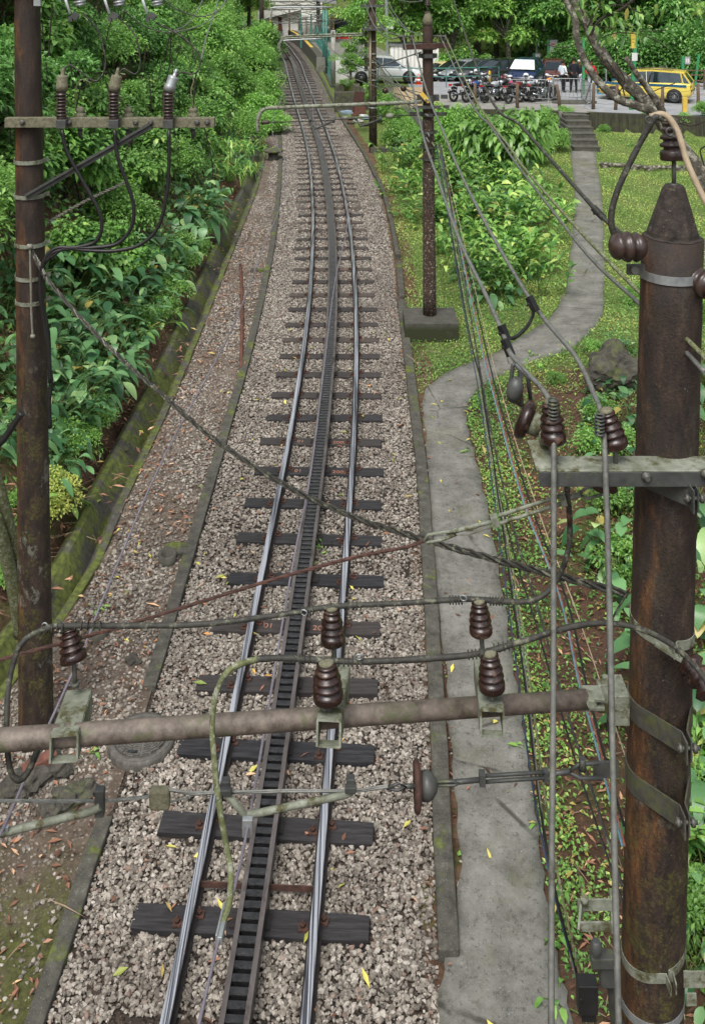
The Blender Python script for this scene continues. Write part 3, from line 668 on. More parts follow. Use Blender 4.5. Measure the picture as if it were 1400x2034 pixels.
# ---------------------------------------------------------------- loose stones
def stones():
    tmpl = []
    for sd in range(8):
        mb = MB(); mb.blob((0, 0, 0), 1, sd+20, .5, 0, (1, rnd.uniform(.7, .95), rnd.uniform(.5, .75)))
        tmpl.append((np.array(mb.v), np.array(mb.f)))
    tl = []
    for sd in range(8):
        mb = MB(); mb.blob((0, 0, 0), 1, sd+50, .45, 0, (1, .8, .65)); tl.append((np.array(mb.v), np.array(mb.f)))
    P = []; S = []; hi = []
    def area(fl, fr, y0, y1, dens, smin, smax, keep=None, dz=0, far=False):
        n = int(dens*(y1-y0)*3.2); Y = rng.uniform(y0, y1, n); a, b = fl(Y), fr(Y); X = a+(b-a)*rng.random(n)
        k = rng.random(n) < (b-a)/3.2
        if keep is not None: k &= keep(X, Y)
        X, Y = X[k], Y[k]
        sl = np.array(sy); ang = np.arctan2(trX(Y+.2)-trX(Y-.2), .4); yl = (Y*np.cos(ang)+(X-trX(Y))*np.sin(ang))/np.cos(ang); dd = np.abs(yl[:, None]-sl[None]).min(1)
        k = ~((dd < .132) & (np.abs(X-trX(Y)) < 1.0)) | (rng.random(len(X)) < .008); X, Y = X[k], Y[k]; s = rng.uniform(smin, smax, len(X))*rng.choice([.8, 1, 1, 1.25], len(X))
        P.append(np.stack([X, Y, base(Y)+dz+rng.uniform(-.02, .012, len(X))], 1)); S.append(s); hi.append(np.full(len(X), not far))
    area(lambda y: LK(y)+.08, lambda y: RK(y)-.09, 7.2, 13, 2000, .0125, .0235)
    area(lambda y: LK(y)+.08, lambda y: RK(y)-.09, 13, 27, 1250, .0135, .0245, far=True)
    area(lambda y: LK(y)+.08, lambda y: RK(y)-.09, 27, 50, 480, .02, .032, far=True)
    nz = lambda X, Y: (np.sin(X*3.1+Y*1.3)+np.sin(Y*2.3-X)+rng.normal(0, .9, len(X)) > -.9)
    area(lambda y: GU(y)+.06, lambda y: LK(y)-.08, 8.7, 15, 1100, .014, .027, lambda X, Y: (rng.random(len(X)) < ss(8.7, 10.0, Y)*.85) & nz(X, Y), 0)
    area(lambda y: GU(y)+.06, lambda y: LK(y)-.08, 15, 34, 720, .015, .027, nz, .0, far=True)
    area(lambda y: GU(y)+.3, lambda y: LK(y)-.1, 34, 48, 300, .02, .032, None, .0, far=True)
    area(lambda y: LK(y)-3, lambda y: LK(y)-.1, 7, 9.2, 160, .01, .022)
    area(lambda y: RK(y)+.1, lambda y: RK(y)+.4, 8, 20, 200, .008, .02)
    P = np.concatenate(P); S = np.concatenate(S); hi = np.concatenate(hi)
    Vs = []; Fs = []; Ts = []; o = 0
    q = rng.integers(0, 8, len(P)); dx = np.abs(P[:, 0]-trX(P[:, 1])); oil = np.exp(-(dx/.22)**2)*.55+np.exp(-((dx-.53)/.13)**2)*.4+.3*ss(-2.2, -3.2, P[:, 0])*(P[:, 1] < 18)
    T0 = np.clip(rng.random(len(P))*(1-oil*rng.uniform(.4, 1, len(P))), 0, 1)
    for h_, T in ((True, tmpl), (False, tl)):
        for i in range(8):
            m = (q == i) & (hi == h_); n = m.sum()
            if not n: continue
            v, f = T[i]; A = rng.uniform(0, 6.28, n); B = rng.uniform(-.6, .6, n)
            ca, sa, cb, sb = np.cos(A), np.sin(A), np.cos(B), np.sin(B)
            x = v[:, 0][None]; y = v[:, 1][None]; z = v[:, 2][None]
            y2 = y*cb[:, None]-z*sb[:, None]; z2 = y*sb[:, None]+z*cb[:, None]
            W = np.stack([x*ca[:, None]-y2*sa[:, None], x*sa[:, None]+y2*ca[:, None], z2], -1)*S[m][:, None, None]+P[m][:, None]
            Vs.append(W.reshape(-1, 3)); nv = len(v)
            Fs.append((np.arange(n)[:, None, None]*nv+f[None]+o).reshape(-1, 3)); Ts.append(np.repeat(T0[m], nv)); o += n*nv
    V = np.concatenate(Vs); F = np.concatenate(Fs); me = raw_mesh('ballast', V, F.ravel(), np.full(len(F), 3), ['stone'], tint=np.concatenate(Ts), SM=np.zeros(len(F), bool))
    link('ballast_stones', me, kind='stuff', label='loose pale grey and brown crushed ballast stones around the track', cat='gravel')
    print('stones', len(P), len(F))
stones()
# ---------------------------------------------------------------- plant prototypes
def shrub_mesh(name, R, n, L, W, mats, lobes=14, seed=0, k=1, droop=.3, stems=7, spread=.38, up=.5, lobe_r=None):
    global rng
    rng = np.random.default_rng(seed+100); r = random.Random(seed)
    R = np.array(R, float); c = unit(lobes)*rng.uniform(.35, .8, (lobes, 1)); c[:, 2] = np.abs(c[:, 2])*1.25-.15
    c = c*R; c[:, 2] += R[2]*.45; c[:, 2] = np.maximum(c[:, 2], R[2]*.18)
    i = rng.integers(0, lobes, n); u = unit(n); u[:, 2] = np.where(u[:, 2] < -.3, -u[:, 2], u[:, 2])
    rad = (rng.random(n)**.35)[:, None]; lr = (rng.uniform(.7, 1.2, lobes)*spread)[i][:, None]
    P = c[i]+u*rad*lr*R.mean(); P[:, 2] = np.maximum(P[:, 2], .03)
    D = u*.8+unit(n)*.7; D[:, 2] += -.15+up*.3; N = u*.5+unit(n)*.35+np.array([0, 0, 1.0])
    mb = MB()
    for j in range(stems):
        q = c[r.randrange(lobes)]; b = Vector((r.uniform(-.12, .12)*R[0], r.uniform(-.12, .12)*R[1], -.1)); e = Vector(q)
        m = b.lerp(e, .5)+Vector((r.uniform(-.1, .1), r.uniform(-.1, .1), .1)); t = .012+.01*R.mean()
        mb.tube(crv([b, m, e], 3), [t*1.3, t, t*.9, t*.8, t*.7, t*.5, t*.4], 5)
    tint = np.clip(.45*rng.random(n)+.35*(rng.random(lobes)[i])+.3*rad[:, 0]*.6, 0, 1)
    return leaf_mesh(name, P, D, N, rng.uniform(.7, 1.2, n)*L, rng.uniform(.8, 1.2, n)*W, k, droop, .12, tint, mats, mb)
def broad_mesh(name, n, L, W, seed, mats=('leaf_blue', 'stem'), hmax=.9, rad=.5, k=4):
    global rng
    rng = np.random.default_rng(seed+200); P = []; D = []; mb = MB(); N = []
    for j in range(n):
        a = rng.uniform(0, 6.28); e = rng.uniform(.15, 1.1); ln = rng.uniform(.35, 1)*hmax; b = Vector((rng.normal()*rad*.4, rng.normal()*rad*.4, 0))
        tip = b+Vector((math.cos(a)*math.cos(e), math.sin(a)*math.cos(e), math.sin(e)*1.2))*ln
        mid = b.lerp(tip, .5)+Vector((0, 0, ln*.15)); mb.tube(crv([b, mid, tip], 2), .007, 4, cap=False)
        d = (tip-mid).normalized(); d.z -= .25; P.append(tip); D.append(d); N.append(Vector((-math.cos(a)*.3, -math.sin(a)*.3, 1)))
    n = len(P)
    return leaf_mesh(name, np.array(P), np.array(D), np.array(N), rng.uniform(.5, 1.35, n)*L, rng.uniform(.65, 1.2, n)*W, k, rng.uniform(.2, .9, n), .1, None, mats, mb)
def ginger_mesh(name, ns, nl, H, L, W, seed, mats=('leaf_mid', 'stem'), rad=.4):
    global rng
    rng = np.random.default_rng(seed+300); P = []; D = []; N = []; mb = MB()
    for j in range(ns):
        a = rng.uniform(0, 6.28); b = Vector((rng.normal()*rad, rng.normal()*rad, 0)); h = H*rng.uniform(.6, 1.1); le = rng.uniform(.2, .6)
        top = b+Vector((math.cos(a)*le*h, math.sin(a)*le*h, h*.85)); mid = b.lerp(top, .5)+Vector((0, 0, .14*h)); c = crv([b, mid, top], 5)
        mb.tube(c[::2]+[c[-1]], .009, 4, cap=False); sd = (top-b).cross(Vector((0, 0, 1))).normalized()
        for i in range(nl):
            t = .25+.75*i/(nl-1); p = c[min(int(t*(len(c)-1)), len(c)-1)]; s = 1 if i % 2 else -1
            d = sd*s*.9+(top-mid).normalized()*(.6+.8*t)+Vector((0, 0, .15)); P.append(p); D.append(d); N.append(Vector((0, 0, 1))+(top-b).normalized()*-.2)
    n = len(P); return leaf_mesh(name, np.array(P), np.array(D), np.array(N)+rng.normal(size=(n, 3))*.2, rng.uniform(.75, 1.15, n)*L, rng.uniform(.8, 1.1, n)*W, 3, rng.uniform(.3, .7, n), .1, None, mats, mb)
def strap_mesh(name, n, L, W, seed, mats=('leaf_mid', 'stem'), rad=.3, el=(.6, 1.3)):
    global rng
    rng = np.random.default_rng(seed+400); a = rng.uniform(0, 6.28, n); e = rng.uniform(el[0], el[1], n)
    P = np.stack([rng.normal(size=n)*rad, rng.normal(size=n)*rad, np.zeros(n)], 1); D = np.stack([np.cos(a)*np.cos(e), np.sin(a)*np.cos(e), np.sin(e)], 1)
    return leaf_mesh(name, P, D, np.stack([-np.cos(a), -np.sin(a), np.full(n, .8)], 1), rng.uniform(.6, 1.1, n)*L, W, 5, rng.uniform(.5, 1.0, n), .12, None, mats)
def hl(x, y, m=.52):
    p = hit(x, y); X = min(p.x, float(GU(p.y))-.62-m); return Vector((X, p.y, Gf(X, p.y)))
PR_ = {}
def protos():
    d = PR_
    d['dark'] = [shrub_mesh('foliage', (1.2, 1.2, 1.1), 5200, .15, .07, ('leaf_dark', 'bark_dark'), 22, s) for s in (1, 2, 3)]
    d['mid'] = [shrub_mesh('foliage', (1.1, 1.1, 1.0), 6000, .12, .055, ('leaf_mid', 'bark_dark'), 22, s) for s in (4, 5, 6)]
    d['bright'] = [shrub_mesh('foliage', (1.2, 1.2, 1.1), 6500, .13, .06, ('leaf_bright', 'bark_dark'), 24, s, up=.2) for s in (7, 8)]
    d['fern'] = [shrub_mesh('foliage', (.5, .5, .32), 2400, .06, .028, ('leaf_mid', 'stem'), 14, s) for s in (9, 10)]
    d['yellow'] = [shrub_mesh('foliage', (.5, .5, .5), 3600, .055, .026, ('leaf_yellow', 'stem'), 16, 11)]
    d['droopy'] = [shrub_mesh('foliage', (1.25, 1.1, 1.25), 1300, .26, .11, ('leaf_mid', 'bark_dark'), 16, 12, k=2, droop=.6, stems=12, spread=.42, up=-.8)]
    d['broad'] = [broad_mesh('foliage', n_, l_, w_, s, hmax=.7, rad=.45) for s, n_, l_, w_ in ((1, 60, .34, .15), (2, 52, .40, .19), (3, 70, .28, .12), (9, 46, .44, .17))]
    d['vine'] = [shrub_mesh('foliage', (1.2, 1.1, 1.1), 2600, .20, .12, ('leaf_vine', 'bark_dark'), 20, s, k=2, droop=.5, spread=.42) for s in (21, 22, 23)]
    d['broad_big'] = [broad_mesh('foliage', 30, .62, .25, s, hmax=1.0) for s in (4, 5)]
    d['ginger'] = [ginger_mesh('foliage', 20, 10, 1.1, .38, .10, s) for s in (1, 2, 3)]
    d['ginger_bright'] = [ginger_mesh('foliage', 18, 9, .95, .40, .11, s, ('leaf_bright', 'stem')) for s in (4, 5)]
    d['strap'] = [strap_mesh('foliage', 150, 1.15, .055, s, ('leaf_bright', 'stem')) for s in (1, 2)]
    d['tuft'] = [strap_mesh('foliage', 46, .42, .022, s, ('leaf_mid', 'stem'), .07, (.3, 1.3)) for s in (3, 4)]
    d['seedling'] = [broad_mesh('foliage', 9, .13, .055, s, ('leaf_bright', 'stem'), .2, .06, 2) for s in (7, 8)]
protos()
def plant(kind, p, s, name, label, cat, group, rz=None, sink=.05):
    m = PR_[kind]; v = rnd.choice(m)
    t = rnd.uniform(.9, 1.12)
    return link(name, v, loc=(p[0], p[1], p[2]-sink), rz=rnd.uniform(0, 6.28) if rz is None else rz, s=(s*t, s/t, s*rnd.uniform(.92, 1.08)), label=label, cat=cat, group=group)
cnt = {}
_T = True
def nxt(k): cnt[k] = cnt.get(k, 0)+1; return ordn(cnt[k])

# left bank: hand placed clumps
L1 = 'plants on the left bank'
for x, y, s in [(140, 960, .9), (190, 890, .85), (110, 850, .9), (260, 850, .7), (160, 800, 1.0), (250, 770, .9), (120, 730, 1.0), (200, 700, 1.0), (300, 700, .8), (150, 640, 1.1), (240, 640, 1.0), (320, 620, .9), (190, 580, 1.1), (270, 570, 1.05), (345, 560, .9), (120, 540, 1.1), (230, 520, 1.1), (310, 500, 1.1), (370, 500, .9), (20, 900, .9), (10, 760, 1), (30, 620, 1.1), (170, 850, .8), (220, 800, .8), (140, 770, .9), (60, 820, .9), (160, 700, 1), (240, 740, .8), (100, 650, 1), (200, 620, 1), (290, 640, .9), (60, 560, 1), (70, 700, 1)]:
    plant('broad', hl(x-20, y), s, 'broadleaf_plant', 'broad-leaved blue-green plant on the left bank, %s going up from beside the mossy gutter' % nxt('br'), 'plant', L1)
for x, y, s in [(400, 455, 1.5), (440, 470, 1.1), (365, 440, 1.5), (425, 420, 1.2)]:
    plant('broad', hl(x, y, .6), s, 'broadleaf_plant', 'big broad-leaved clump above the bend of the gutter, %s from the front' % nxt('bb'), 'plant', L1)
plant('yellow', hl(163, 1075, .25), 1.0, 'yellow_green_bush', 'small yellow-green bush leaning over the mossy gutter wall beside the left pole', 'bush', L1)
for x, y, s in [(300, 880, .7), (350, 660, .9), (395, 560, 1.0), (420, 530, .8), (345, 720, .7), (290, 800, .6), (230, 930, .7), (210, 1010, .6), (120, 1040, .6), (400, 600, .7), (330, 600, 1.2), (380, 520, 1.3), (280, 660, 1.0), (180, 850, 1), (120, 900, 1), (440, 500, .8)]:
    plant('fern', hl(x, y, .3), s, 'small_leaved_undergrowth', 'low small-leaved plant at the foot of the left bank, %s of its row' % nxt('fe'), 'plant', L1)
for x, y, s in [(400, 330, 1.1), (435, 345, 1.1), (470, 330, 1.0), (420, 300, 1.2), (455, 290, 1.2), (490, 300, 1.0), (485, 335, .9), (400, 285, 1.2)]:
    plant('strap', hit(x, y), s, 'strap_leaved_plant', 'arching strap-leaved plant right of the insulator crossarm, %s from the left pole' % nxt('st'), 'plant', L1)
for x, y, s in [(500, 250, 1.05), (475, 215, 1.3), (520, 215, 1.25), (500, 170, 1.6), (525, 160, 1.45), (470, 150, 1.7), (535, 265, .85), (440, 200, 1.6), (505, 120, 1.8), (490, 280, .8), (530, 120, 1.6), (430, 150, 1.8)]:
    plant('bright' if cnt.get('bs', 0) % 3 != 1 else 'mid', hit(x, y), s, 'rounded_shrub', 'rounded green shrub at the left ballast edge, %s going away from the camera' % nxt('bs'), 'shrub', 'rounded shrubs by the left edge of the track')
for i, y in enumerate(np.arange(12.5, 44, .62)):
    y += rnd.uniform(-.25, .25); x = float(GU(y))-.66-rnd.uniform(0, .5)
    k_ = rnd.choice(['fern', 'tuft', 'seedling', 'fern', 'broad']); plant(k_, (x, y, Gf(x-.1, y)), {'fern': .55, 'tuft': 1.1, 'seedling': 2.0, 'broad': .55}[k_]*rnd.uniform(.7, 1.2), 'gutter_edge_plant', 'small plant growing on top of the mossy gutter wall, %s from the left pole' % nxt('ge'), 'plant', 'plants on the gutter wall')
# left bank: rows
def row(kind, d, y0, y1, step, s, name, lab, cat, key, jit=.35):
    y = y0
    while y < y1:
        dd = d+rnd.uniform(-jit, jit); x = float(GU(y))-.62-dd
        if x > -.40*y-2.5: plant(kind if isinstance(kind, str) else rnd.choice(kind), (x, y, Gf(x, y)), s*rnd.uniform(.85, 1.15), name, lab % nxt(key), cat, 'shrubs of the left bank')
        y += step*rnd.uniform(.8, 1.2)
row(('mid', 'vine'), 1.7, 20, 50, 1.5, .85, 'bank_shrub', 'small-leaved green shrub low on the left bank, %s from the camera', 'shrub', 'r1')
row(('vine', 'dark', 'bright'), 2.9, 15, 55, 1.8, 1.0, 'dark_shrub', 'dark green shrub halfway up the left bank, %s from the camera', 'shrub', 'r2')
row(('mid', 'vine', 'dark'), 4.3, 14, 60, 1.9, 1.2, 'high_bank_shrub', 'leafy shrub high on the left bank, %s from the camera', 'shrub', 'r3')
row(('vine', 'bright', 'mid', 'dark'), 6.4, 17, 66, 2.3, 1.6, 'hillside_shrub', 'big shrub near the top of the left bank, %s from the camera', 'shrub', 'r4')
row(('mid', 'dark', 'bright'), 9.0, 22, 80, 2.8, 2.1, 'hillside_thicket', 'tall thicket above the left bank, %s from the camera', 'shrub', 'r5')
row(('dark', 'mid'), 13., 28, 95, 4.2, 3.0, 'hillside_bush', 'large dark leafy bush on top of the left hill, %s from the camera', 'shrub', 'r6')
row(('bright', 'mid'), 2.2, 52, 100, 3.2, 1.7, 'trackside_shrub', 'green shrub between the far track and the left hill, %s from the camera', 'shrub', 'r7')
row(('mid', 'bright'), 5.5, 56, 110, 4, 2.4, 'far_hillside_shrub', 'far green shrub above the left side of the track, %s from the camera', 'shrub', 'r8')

# bank undergrowth as one mass
def undergrowth():
    global rng
    rng = np.random.default_rng(5); n = 60000; Y = 9+rng.random(n)**1.1*50; d = .5+rng.random(n)**1.2*13; X = GU(Y)-.62-d
    keep = (rng.random(n) < ss(.3, 2.0, d+(Y-14)*.06+rng.normal(0, .3, n))) & (X > -.42*Y-1); X, Y = X[keep], Y[keep]; n = len(X)
    P = np.stack([X, Y, G(X, Y)+rng.random(n)*.25], 1); D = unit(n); D[:, 0] += .5; D[:, 1] -= .3; N = unit(n)*.6+np.array([.5, -.3, .8])
    me = leaf_mesh('undergrowth', P, D, N, rng.uniform(.1, .24, n), rng.uniform(.05, .1, n), 1, .3, .1, None, ['leaf_dark'])
    link('bank_undergrowth', me, kind='stuff', label='dark leafy undergrowth covering the left bank', cat='undergrowth')
undergrowth()
# hanging vines and bare stems on the left
mb = MB()
for i in range(60):
    x = rnd.uniform(0, 420); y = rnd.uniform(120, 420); p = hit(x, y); h = rnd.uniform(1, 3.5)
    q = p+Vector((rnd.uniform(-.3, .3), rnd.uniform(-.6, 0), h)); mb.tube(crv([p, p.lerp(q, .5)+Vector((rnd.uniform(-.3, .3), 0, 0)), q], 4), rnd.uniform(.008, .025), 5)
mb.build('hanging_vines', 'bark_dark', kind='stuff', label='thin dark vines and bare stems hanging among the left bank leaves', cat='vines')

# ---- lawn and ground cover on the right
def grass():
    global rng
    rng = np.random.default_rng(9)
    def scatter(n, x0, x1, y0, y1, fn, L, W, mats, name, label, lift=.0, k=1, upv=.6):
        X = rng.uniform(x0, x1, n); Y = rng.uniform(y0, y1, n); q = fn(X, Y); m = rng.random(n) < q; X, Y = X[m], Y[m]; n = len(X)
        P = np.stack([X, Y, G(X, Y)+lift*rng.random(n)], 1); D = unit(n); D[:, 2] = np.abs(D[:, 2])+upv; N = unit(n)*.5+np.array([0, 0, 1.])
        t = np.clip(.5+.25*np.sin(X*2.1+Y)+rng.normal(0, .25, n), 0, 1)
        me = leaf_mesh(name, P, D, N, rng.uniform(.6, 1.3, n)*L, rng.uniform(.7, 1.3, n)*W, k, .4, .1, t, mats); link(name, me, kind='stuff', label=label, cat='ground cover')
        print(name, n)
    PAy = [p.y for p in PA]; PAx = [p.x for p in PA]; PBx = [p.x for p in PB]; PBy = [p.y for p in PB]
    def onpath(X, Y): # signed: inside footpath
        a = np.interp(Y, PAy, PAx); b = np.interp(Y, PBy, PBx); return (X > a-.02) & (X < b+.02)
    nz = lambda X, Y, s=1.0: np.sin(X*1.7*s+np.sin(Y*1.1*s)*2)*np.sin(Y*1.3*s+X*.4)
    f1 = lambda X, Y: np.where(onpath(X, Y) | (X < RK(Y)+.12) | (Y > wallY(X)-.4), 0, np.clip(.75+.5*nz(X, Y, .7), .12, 1)*np.where(Y < 24, .45, 1)*ss(17, 20, Y+(X-2)*.0))
    scatter(190000, .9, 16, 17, 47, f1, .12, .028, ['grass'], 'lawn_grass', 'short bright green grass and weeds on both sides of the footpath')
    f2 = lambda X, Y: np.where(onpath(X, Y) | (X < RK(Y)+.1), 0, np.clip(.3+.9*nz(X, Y, 1.6), 0, 1)*ss(4.5, 2.2, X-.06*Y)*.8)
    scatter(22000, .9, 6, 7, 24, f2, .07, .04, ['leaf_mid'], 'ground_cover', 'small-leaved weeds along the right edge of the footpath', .06, 1, .3)
    f3 = lambda X, Y: np.where(onpath(X, Y), 0, np.clip(ss(.0, 1.0, nz(X, Y, 2.1)+.5), 0, 1))*np.where(Y > 8, 1, 0)
    def f3b(X, Y):
        b = np.interp(Y, PBy, PBx); return np.where(onpath(X, Y), 0, np.exp(-((X-b-.2)/.3)**2)*np.clip(.65+.7*nz(X, Y, 2.3), 0, 1))
    scatter(34000, 1.2, 3.2, 7, 19, f3b, .065, .028, ['leaf_mid'], 'path_edge_weeds', 'green weeds creeping over the right edge of the near footpath', .1, 1, .2)
    f4 = lambda X, Y: np.where(onpath(X, Y) | (X < RK(Y)+.1), 0, 1)*np.where(X > 2.3, 1, .7)*np.clip(.7+.7*nz(X, Y, 1.9), .1, 1)*np.where(Y < 13, .8, 1)
    scatter(52000, 1.2, 8, 8, 24, f4, .07, .026, ['leaf_mid'], 'leafy_weeds', 'dense low weeds below the lawn on the right', .08, 1, .2)
    # litter
    def litter(n, fn, x0, x1, y0, y1, L, W, mat, name, label, col=None):
        X = rng.uniform(x0, x1, n); Y = rng.uniform(y0, y1, n); m = rng.random(n) < fn(X, Y); X, Y = X[m], Y[m]; n = len(X)
        P = np.stack([X, Y, G(X, Y)+.012+rng.random(n)*.02+np.where((X > LK(Y)) & (X < RK(Y)), .02, 0)+np.where(onpath(X, Y), .03, 0)], 1); D = unit(n); D[:, 2] *= .15; N = unit(n)*.35+np.array([0, 0, 1.])
        me = leaf_mesh(name, P, D, N, rng.uniform(.5, 1.4, n)*L, rng.uniform(.6, 1.3, n)*W, 1, .1, .15, None, [mat]); link(name, me, kind='stuff', label=label, cat='leaf litter'); print(name, n)
    g1 = lambda X, Y: np.where((X < LK(Y)-.1) & (X > GU(Y)), np.clip(.35+.5*nz(X, Y, 2)+.4*ss(.8, .2, X-GU(Y)), 0, 1), 0)+np.where((X < GU(Y)-.6) & (X > GU(Y)-3), .9, 0)+np.where((X > RK(Y)+.05) & (Y < 17), .8, 0)*np.where(onpath(X, Y), .03, 1)+np.where((X > LK(Y)) & (X < RK(Y)), .05, 0)
    litter(30000, g1, -7, 6, 7, 30, .10, .03, 'litter', 'leaf_litter', 'reddish brown dead leaves lying on the soil and in the gravel')
    litter(14000, lambda X, Y: np.where((X < GU(Y)-.55) & (X > GU(Y)-2.6), 1, 0), -8.5, -3.4, 9, 36, .13, .035, 'litter', 'slope_litter', 'dead leaves covering the slope above the mossy gutter')
    litter(1500, lambda X, Y: np.where((X < GU(Y)) & (X > GU(Y)-.4), .6, 0)+np.where((X > GU(Y)) & (X < LK(Y)-.1), .35, 0), -7, -2, 8, 34, .17, .045, 'litter', 'large_litter', 'larger brown dead leaves in the gutter and on the gravel strip')
    g2 = lambda X, Y: np.where(X > LK(Y), 1, .6)
    litter(140, g2, -4, 2, 7, 22, .12, .045, 'fallen', 'fallen_leaves', 'scattered yellow and green fallen leaves on gravel and footpath')
    g3 = lambda X, Y: np.where((X < GU(Y)-.5) & (X > GU(Y)-2.4), 1, 0)+np.where((X > RK(Y)+.05) & ~onpath(X, Y) & (X < 5), .7, 0)+np.where((X > LK(Y)-1.3) & (X < LK(Y)), .12, 0)
    litter(7000, g3, -8, 5, 7, 26, .42, .012, 'stick', 'dead_twigs', 'dead twigs and sticks lying on the slope and beside the footpath')
grass()

# ---- shrubs and clumps of the garden
GR = 'plants of the garden beside the footpath'
t = thing('drooping_leaf_shrub', hit(985, 372), 'tall leafy shrub with drooping leaves on thin stems in the middle of the garden', 'shrub')
link('foliage', PR_['droopy'][0], t, (0.3, 0, .6), 0, (1.5, 1.3, 1.45)); link('foliage', PR_['mid'][1], t, (.1, .3, .0), 1, (1.5, 1.2, 1.3))
mb = MB(); b0 = t.location
for a, h in ((-.5, 1.3), (-.2, 1.6), (.15, 1.5), (.5, 1.4), (.8, 1.2), (0, 1.2)):
    mb.tube(crv([b0+Vector((a*.15, 0, -.05)), b0+Vector((a*.5, .05, h*.5)), b0+Vector((a*1.2, .1*a, h))], 4), [.03]*4+[.022]*5, 6)
mb.build('stems', 'bark_dark', t)
for x, y, s, k in [(800, 345, .9, 'ginger'), (835, 330, .9, 'ginger'), (815, 385, .8, 'ginger_bright'), (880, 360, 1.0, 'ginger_bright'), (925, 345, 1.0, 'ginger_bright'), (890, 410, 1.0, 'ginger'), (930, 400, 1.1, 'ginger'), (1010, 400, 1.0, 'ginger'), (1045, 415, .9, 'ginger_bright'), (905, 455, .85, 'ginger_bright'), (950, 455, 1.0, 'ginger'), (1000, 460, 1.1, 'ginger'), (1040, 480, 1.0, 'ginger'), (960, 510, .9, 'ginger'), (1000, 520, 1.0, 'ginger_bright'), (1040, 545, .95, 'ginger_bright'), (970, 560, .85, 'ginger'), (1005, 580, .8, 'ginger'), (900, 500, .6, 'ginger_bright'), (845, 440, .7, 'ginger'), (1095, 440, .6, 'ginger_bright')]:
    plant(k, hit(x, y), s*1.3, 'ginger_plant', 'long-leaved ginger clump in the garden behind the speckled pole, %s from the ballast kerb' % nxt('gi'), 'plant', GR)
for x, y, s in [(945, 425, 1.0), (985, 430, 1.0), (1020, 440, .9), (880, 440, .7), (960, 480, .8), (1000, 545, .8), (945, 545, .7), (985, 590, .7)]:
    plant('broad', hit(x, y), s*1.25, 'broadleaf_plant', 'broad-leaved plant under the tall garden shrub, %s from the speckled pole' % nxt('gb'), 'plant', GR)
for x, y, s in [(880, 300, 1.2), (930, 290, 1.2), (960, 320, 1.1), (1060, 330, .9), (850, 320, 1.0), (1080, 270, .8), (1100, 300, .6), (1090, 255, .7), (800, 290, .8), (770, 240, .9), (820, 260, .7), (800, 255, .8), (1125, 248, .45), (1395, 250, .5), (1365, 250, .4), (1200, 262, .28), (1285, 262, .3), (1340, 262, .35), (900, 300, .8)]:
    plant('mid' if cnt.get('gs', 0) % 2 else 'bright', hit(x, y), s, 'garden_shrub', 'small green shrub in front of the retaining wall, %s from the left' % nxt('gs'), 'shrub', GR)
for x, y, s in [(1062, 560, 1.0), (1080, 480, 1.2), (1160, 395, 1.0), (1110, 560, .8), (1130, 690, .9), (1040, 690, .7), (870, 560, .7), (880, 610, .7), (1330, 300, 1), (1250, 290, 1.1), (1160, 250, 1), (1010, 610, .9), (930, 470, 1.1)]:
    plant('tuft', hit(x, y), s*1.2, 'grass_tuft', 'grassy tuft beside the footpath, %s counting from the garden clump' % nxt('tu'), 'grass tuft', GR)
for x, y, s in [(1050, 715, 1.6), (1080, 725, 1.3), (975, 925, 1.4), (940, 905, 1.2), (1000, 815, 1.0), (1040, 1150, 1.1), (1030, 1400, 1.2), (1050, 1500, 1.2), (1120, 1560, 1.2), (1160, 1480, 1.0), (1075, 1640, 1.3), (1110, 1780, 1.0), (190, 1215, 1.1), (170, 1500, 1.1), (140, 1480, 1), (1085, 1880, 1.3), (1110, 1990, 1.4), (640, 1090, .8), (655, 1100, .7), (1140, 1310, 1.0), (1000, 1100, .9)]:
    plant('seedling', hit(x, y), s*.75, 'seedling', 'small leafy seedling, %s of those scattered by footpath, sleepers and gravel strip' % nxt('se'), 'seedling', 'seedlings scattered on the ground')
LR = 'large-leaved plants around the right pole'
for x, y, s, k in [(1205, 790, .75, 'broad'), (1250, 850, .9, 'broad'), (1235, 950, .8, 'broad'), (1228, 1090, .9, 'broad_big'), (1215, 1180, .8, 'broad_big'), (1385, 760, 1.1, 'broad'), (1395, 900, 1.1, 'broad_big'), (1390, 1040, 1.1, 'broad_big'), (1400, 1200, 1.0, 'broad_big'), (1380, 1330, .9, 'broad_big'), (1395, 1480, 1.0, 'broad_big'), (1385, 1620, .9, 'broad_big'), (1400, 1780, .9, 'broad'), (1375, 1500, .8, 'ginger_bright'), (1390, 1700, .8, 'ginger'), (1255, 760, .8, 'broad'), (1240, 700, .7, 'broad'), (1180, 850, .5, 'broad'), (1400, 1930, .8, 'broad')]:
    plant(k, hit(x, y), s*.78, 'large_leaved_plant', 'large-leaved plant beside the rusty right pole, %s counted down the slope' % nxt('lr'), 'plant', LR)
for x, y, s in [(1215, 900, 1.0), (1190, 830, .8), (1225, 1020, 1), (1240, 1140, 1), (1390, 640, 1.0), (1260, 600, .9), (1180, 700, .6), (1370, 1650, 1.0), (1380, 1850, 1), (1100, 760, .5)]:
    plant('fern', hit(x, y), s, 'small_leaved_undergrowth', 'low small-leaved plant near the right pole, %s counted down the slope' % nxt('fr'), 'plant', LR)

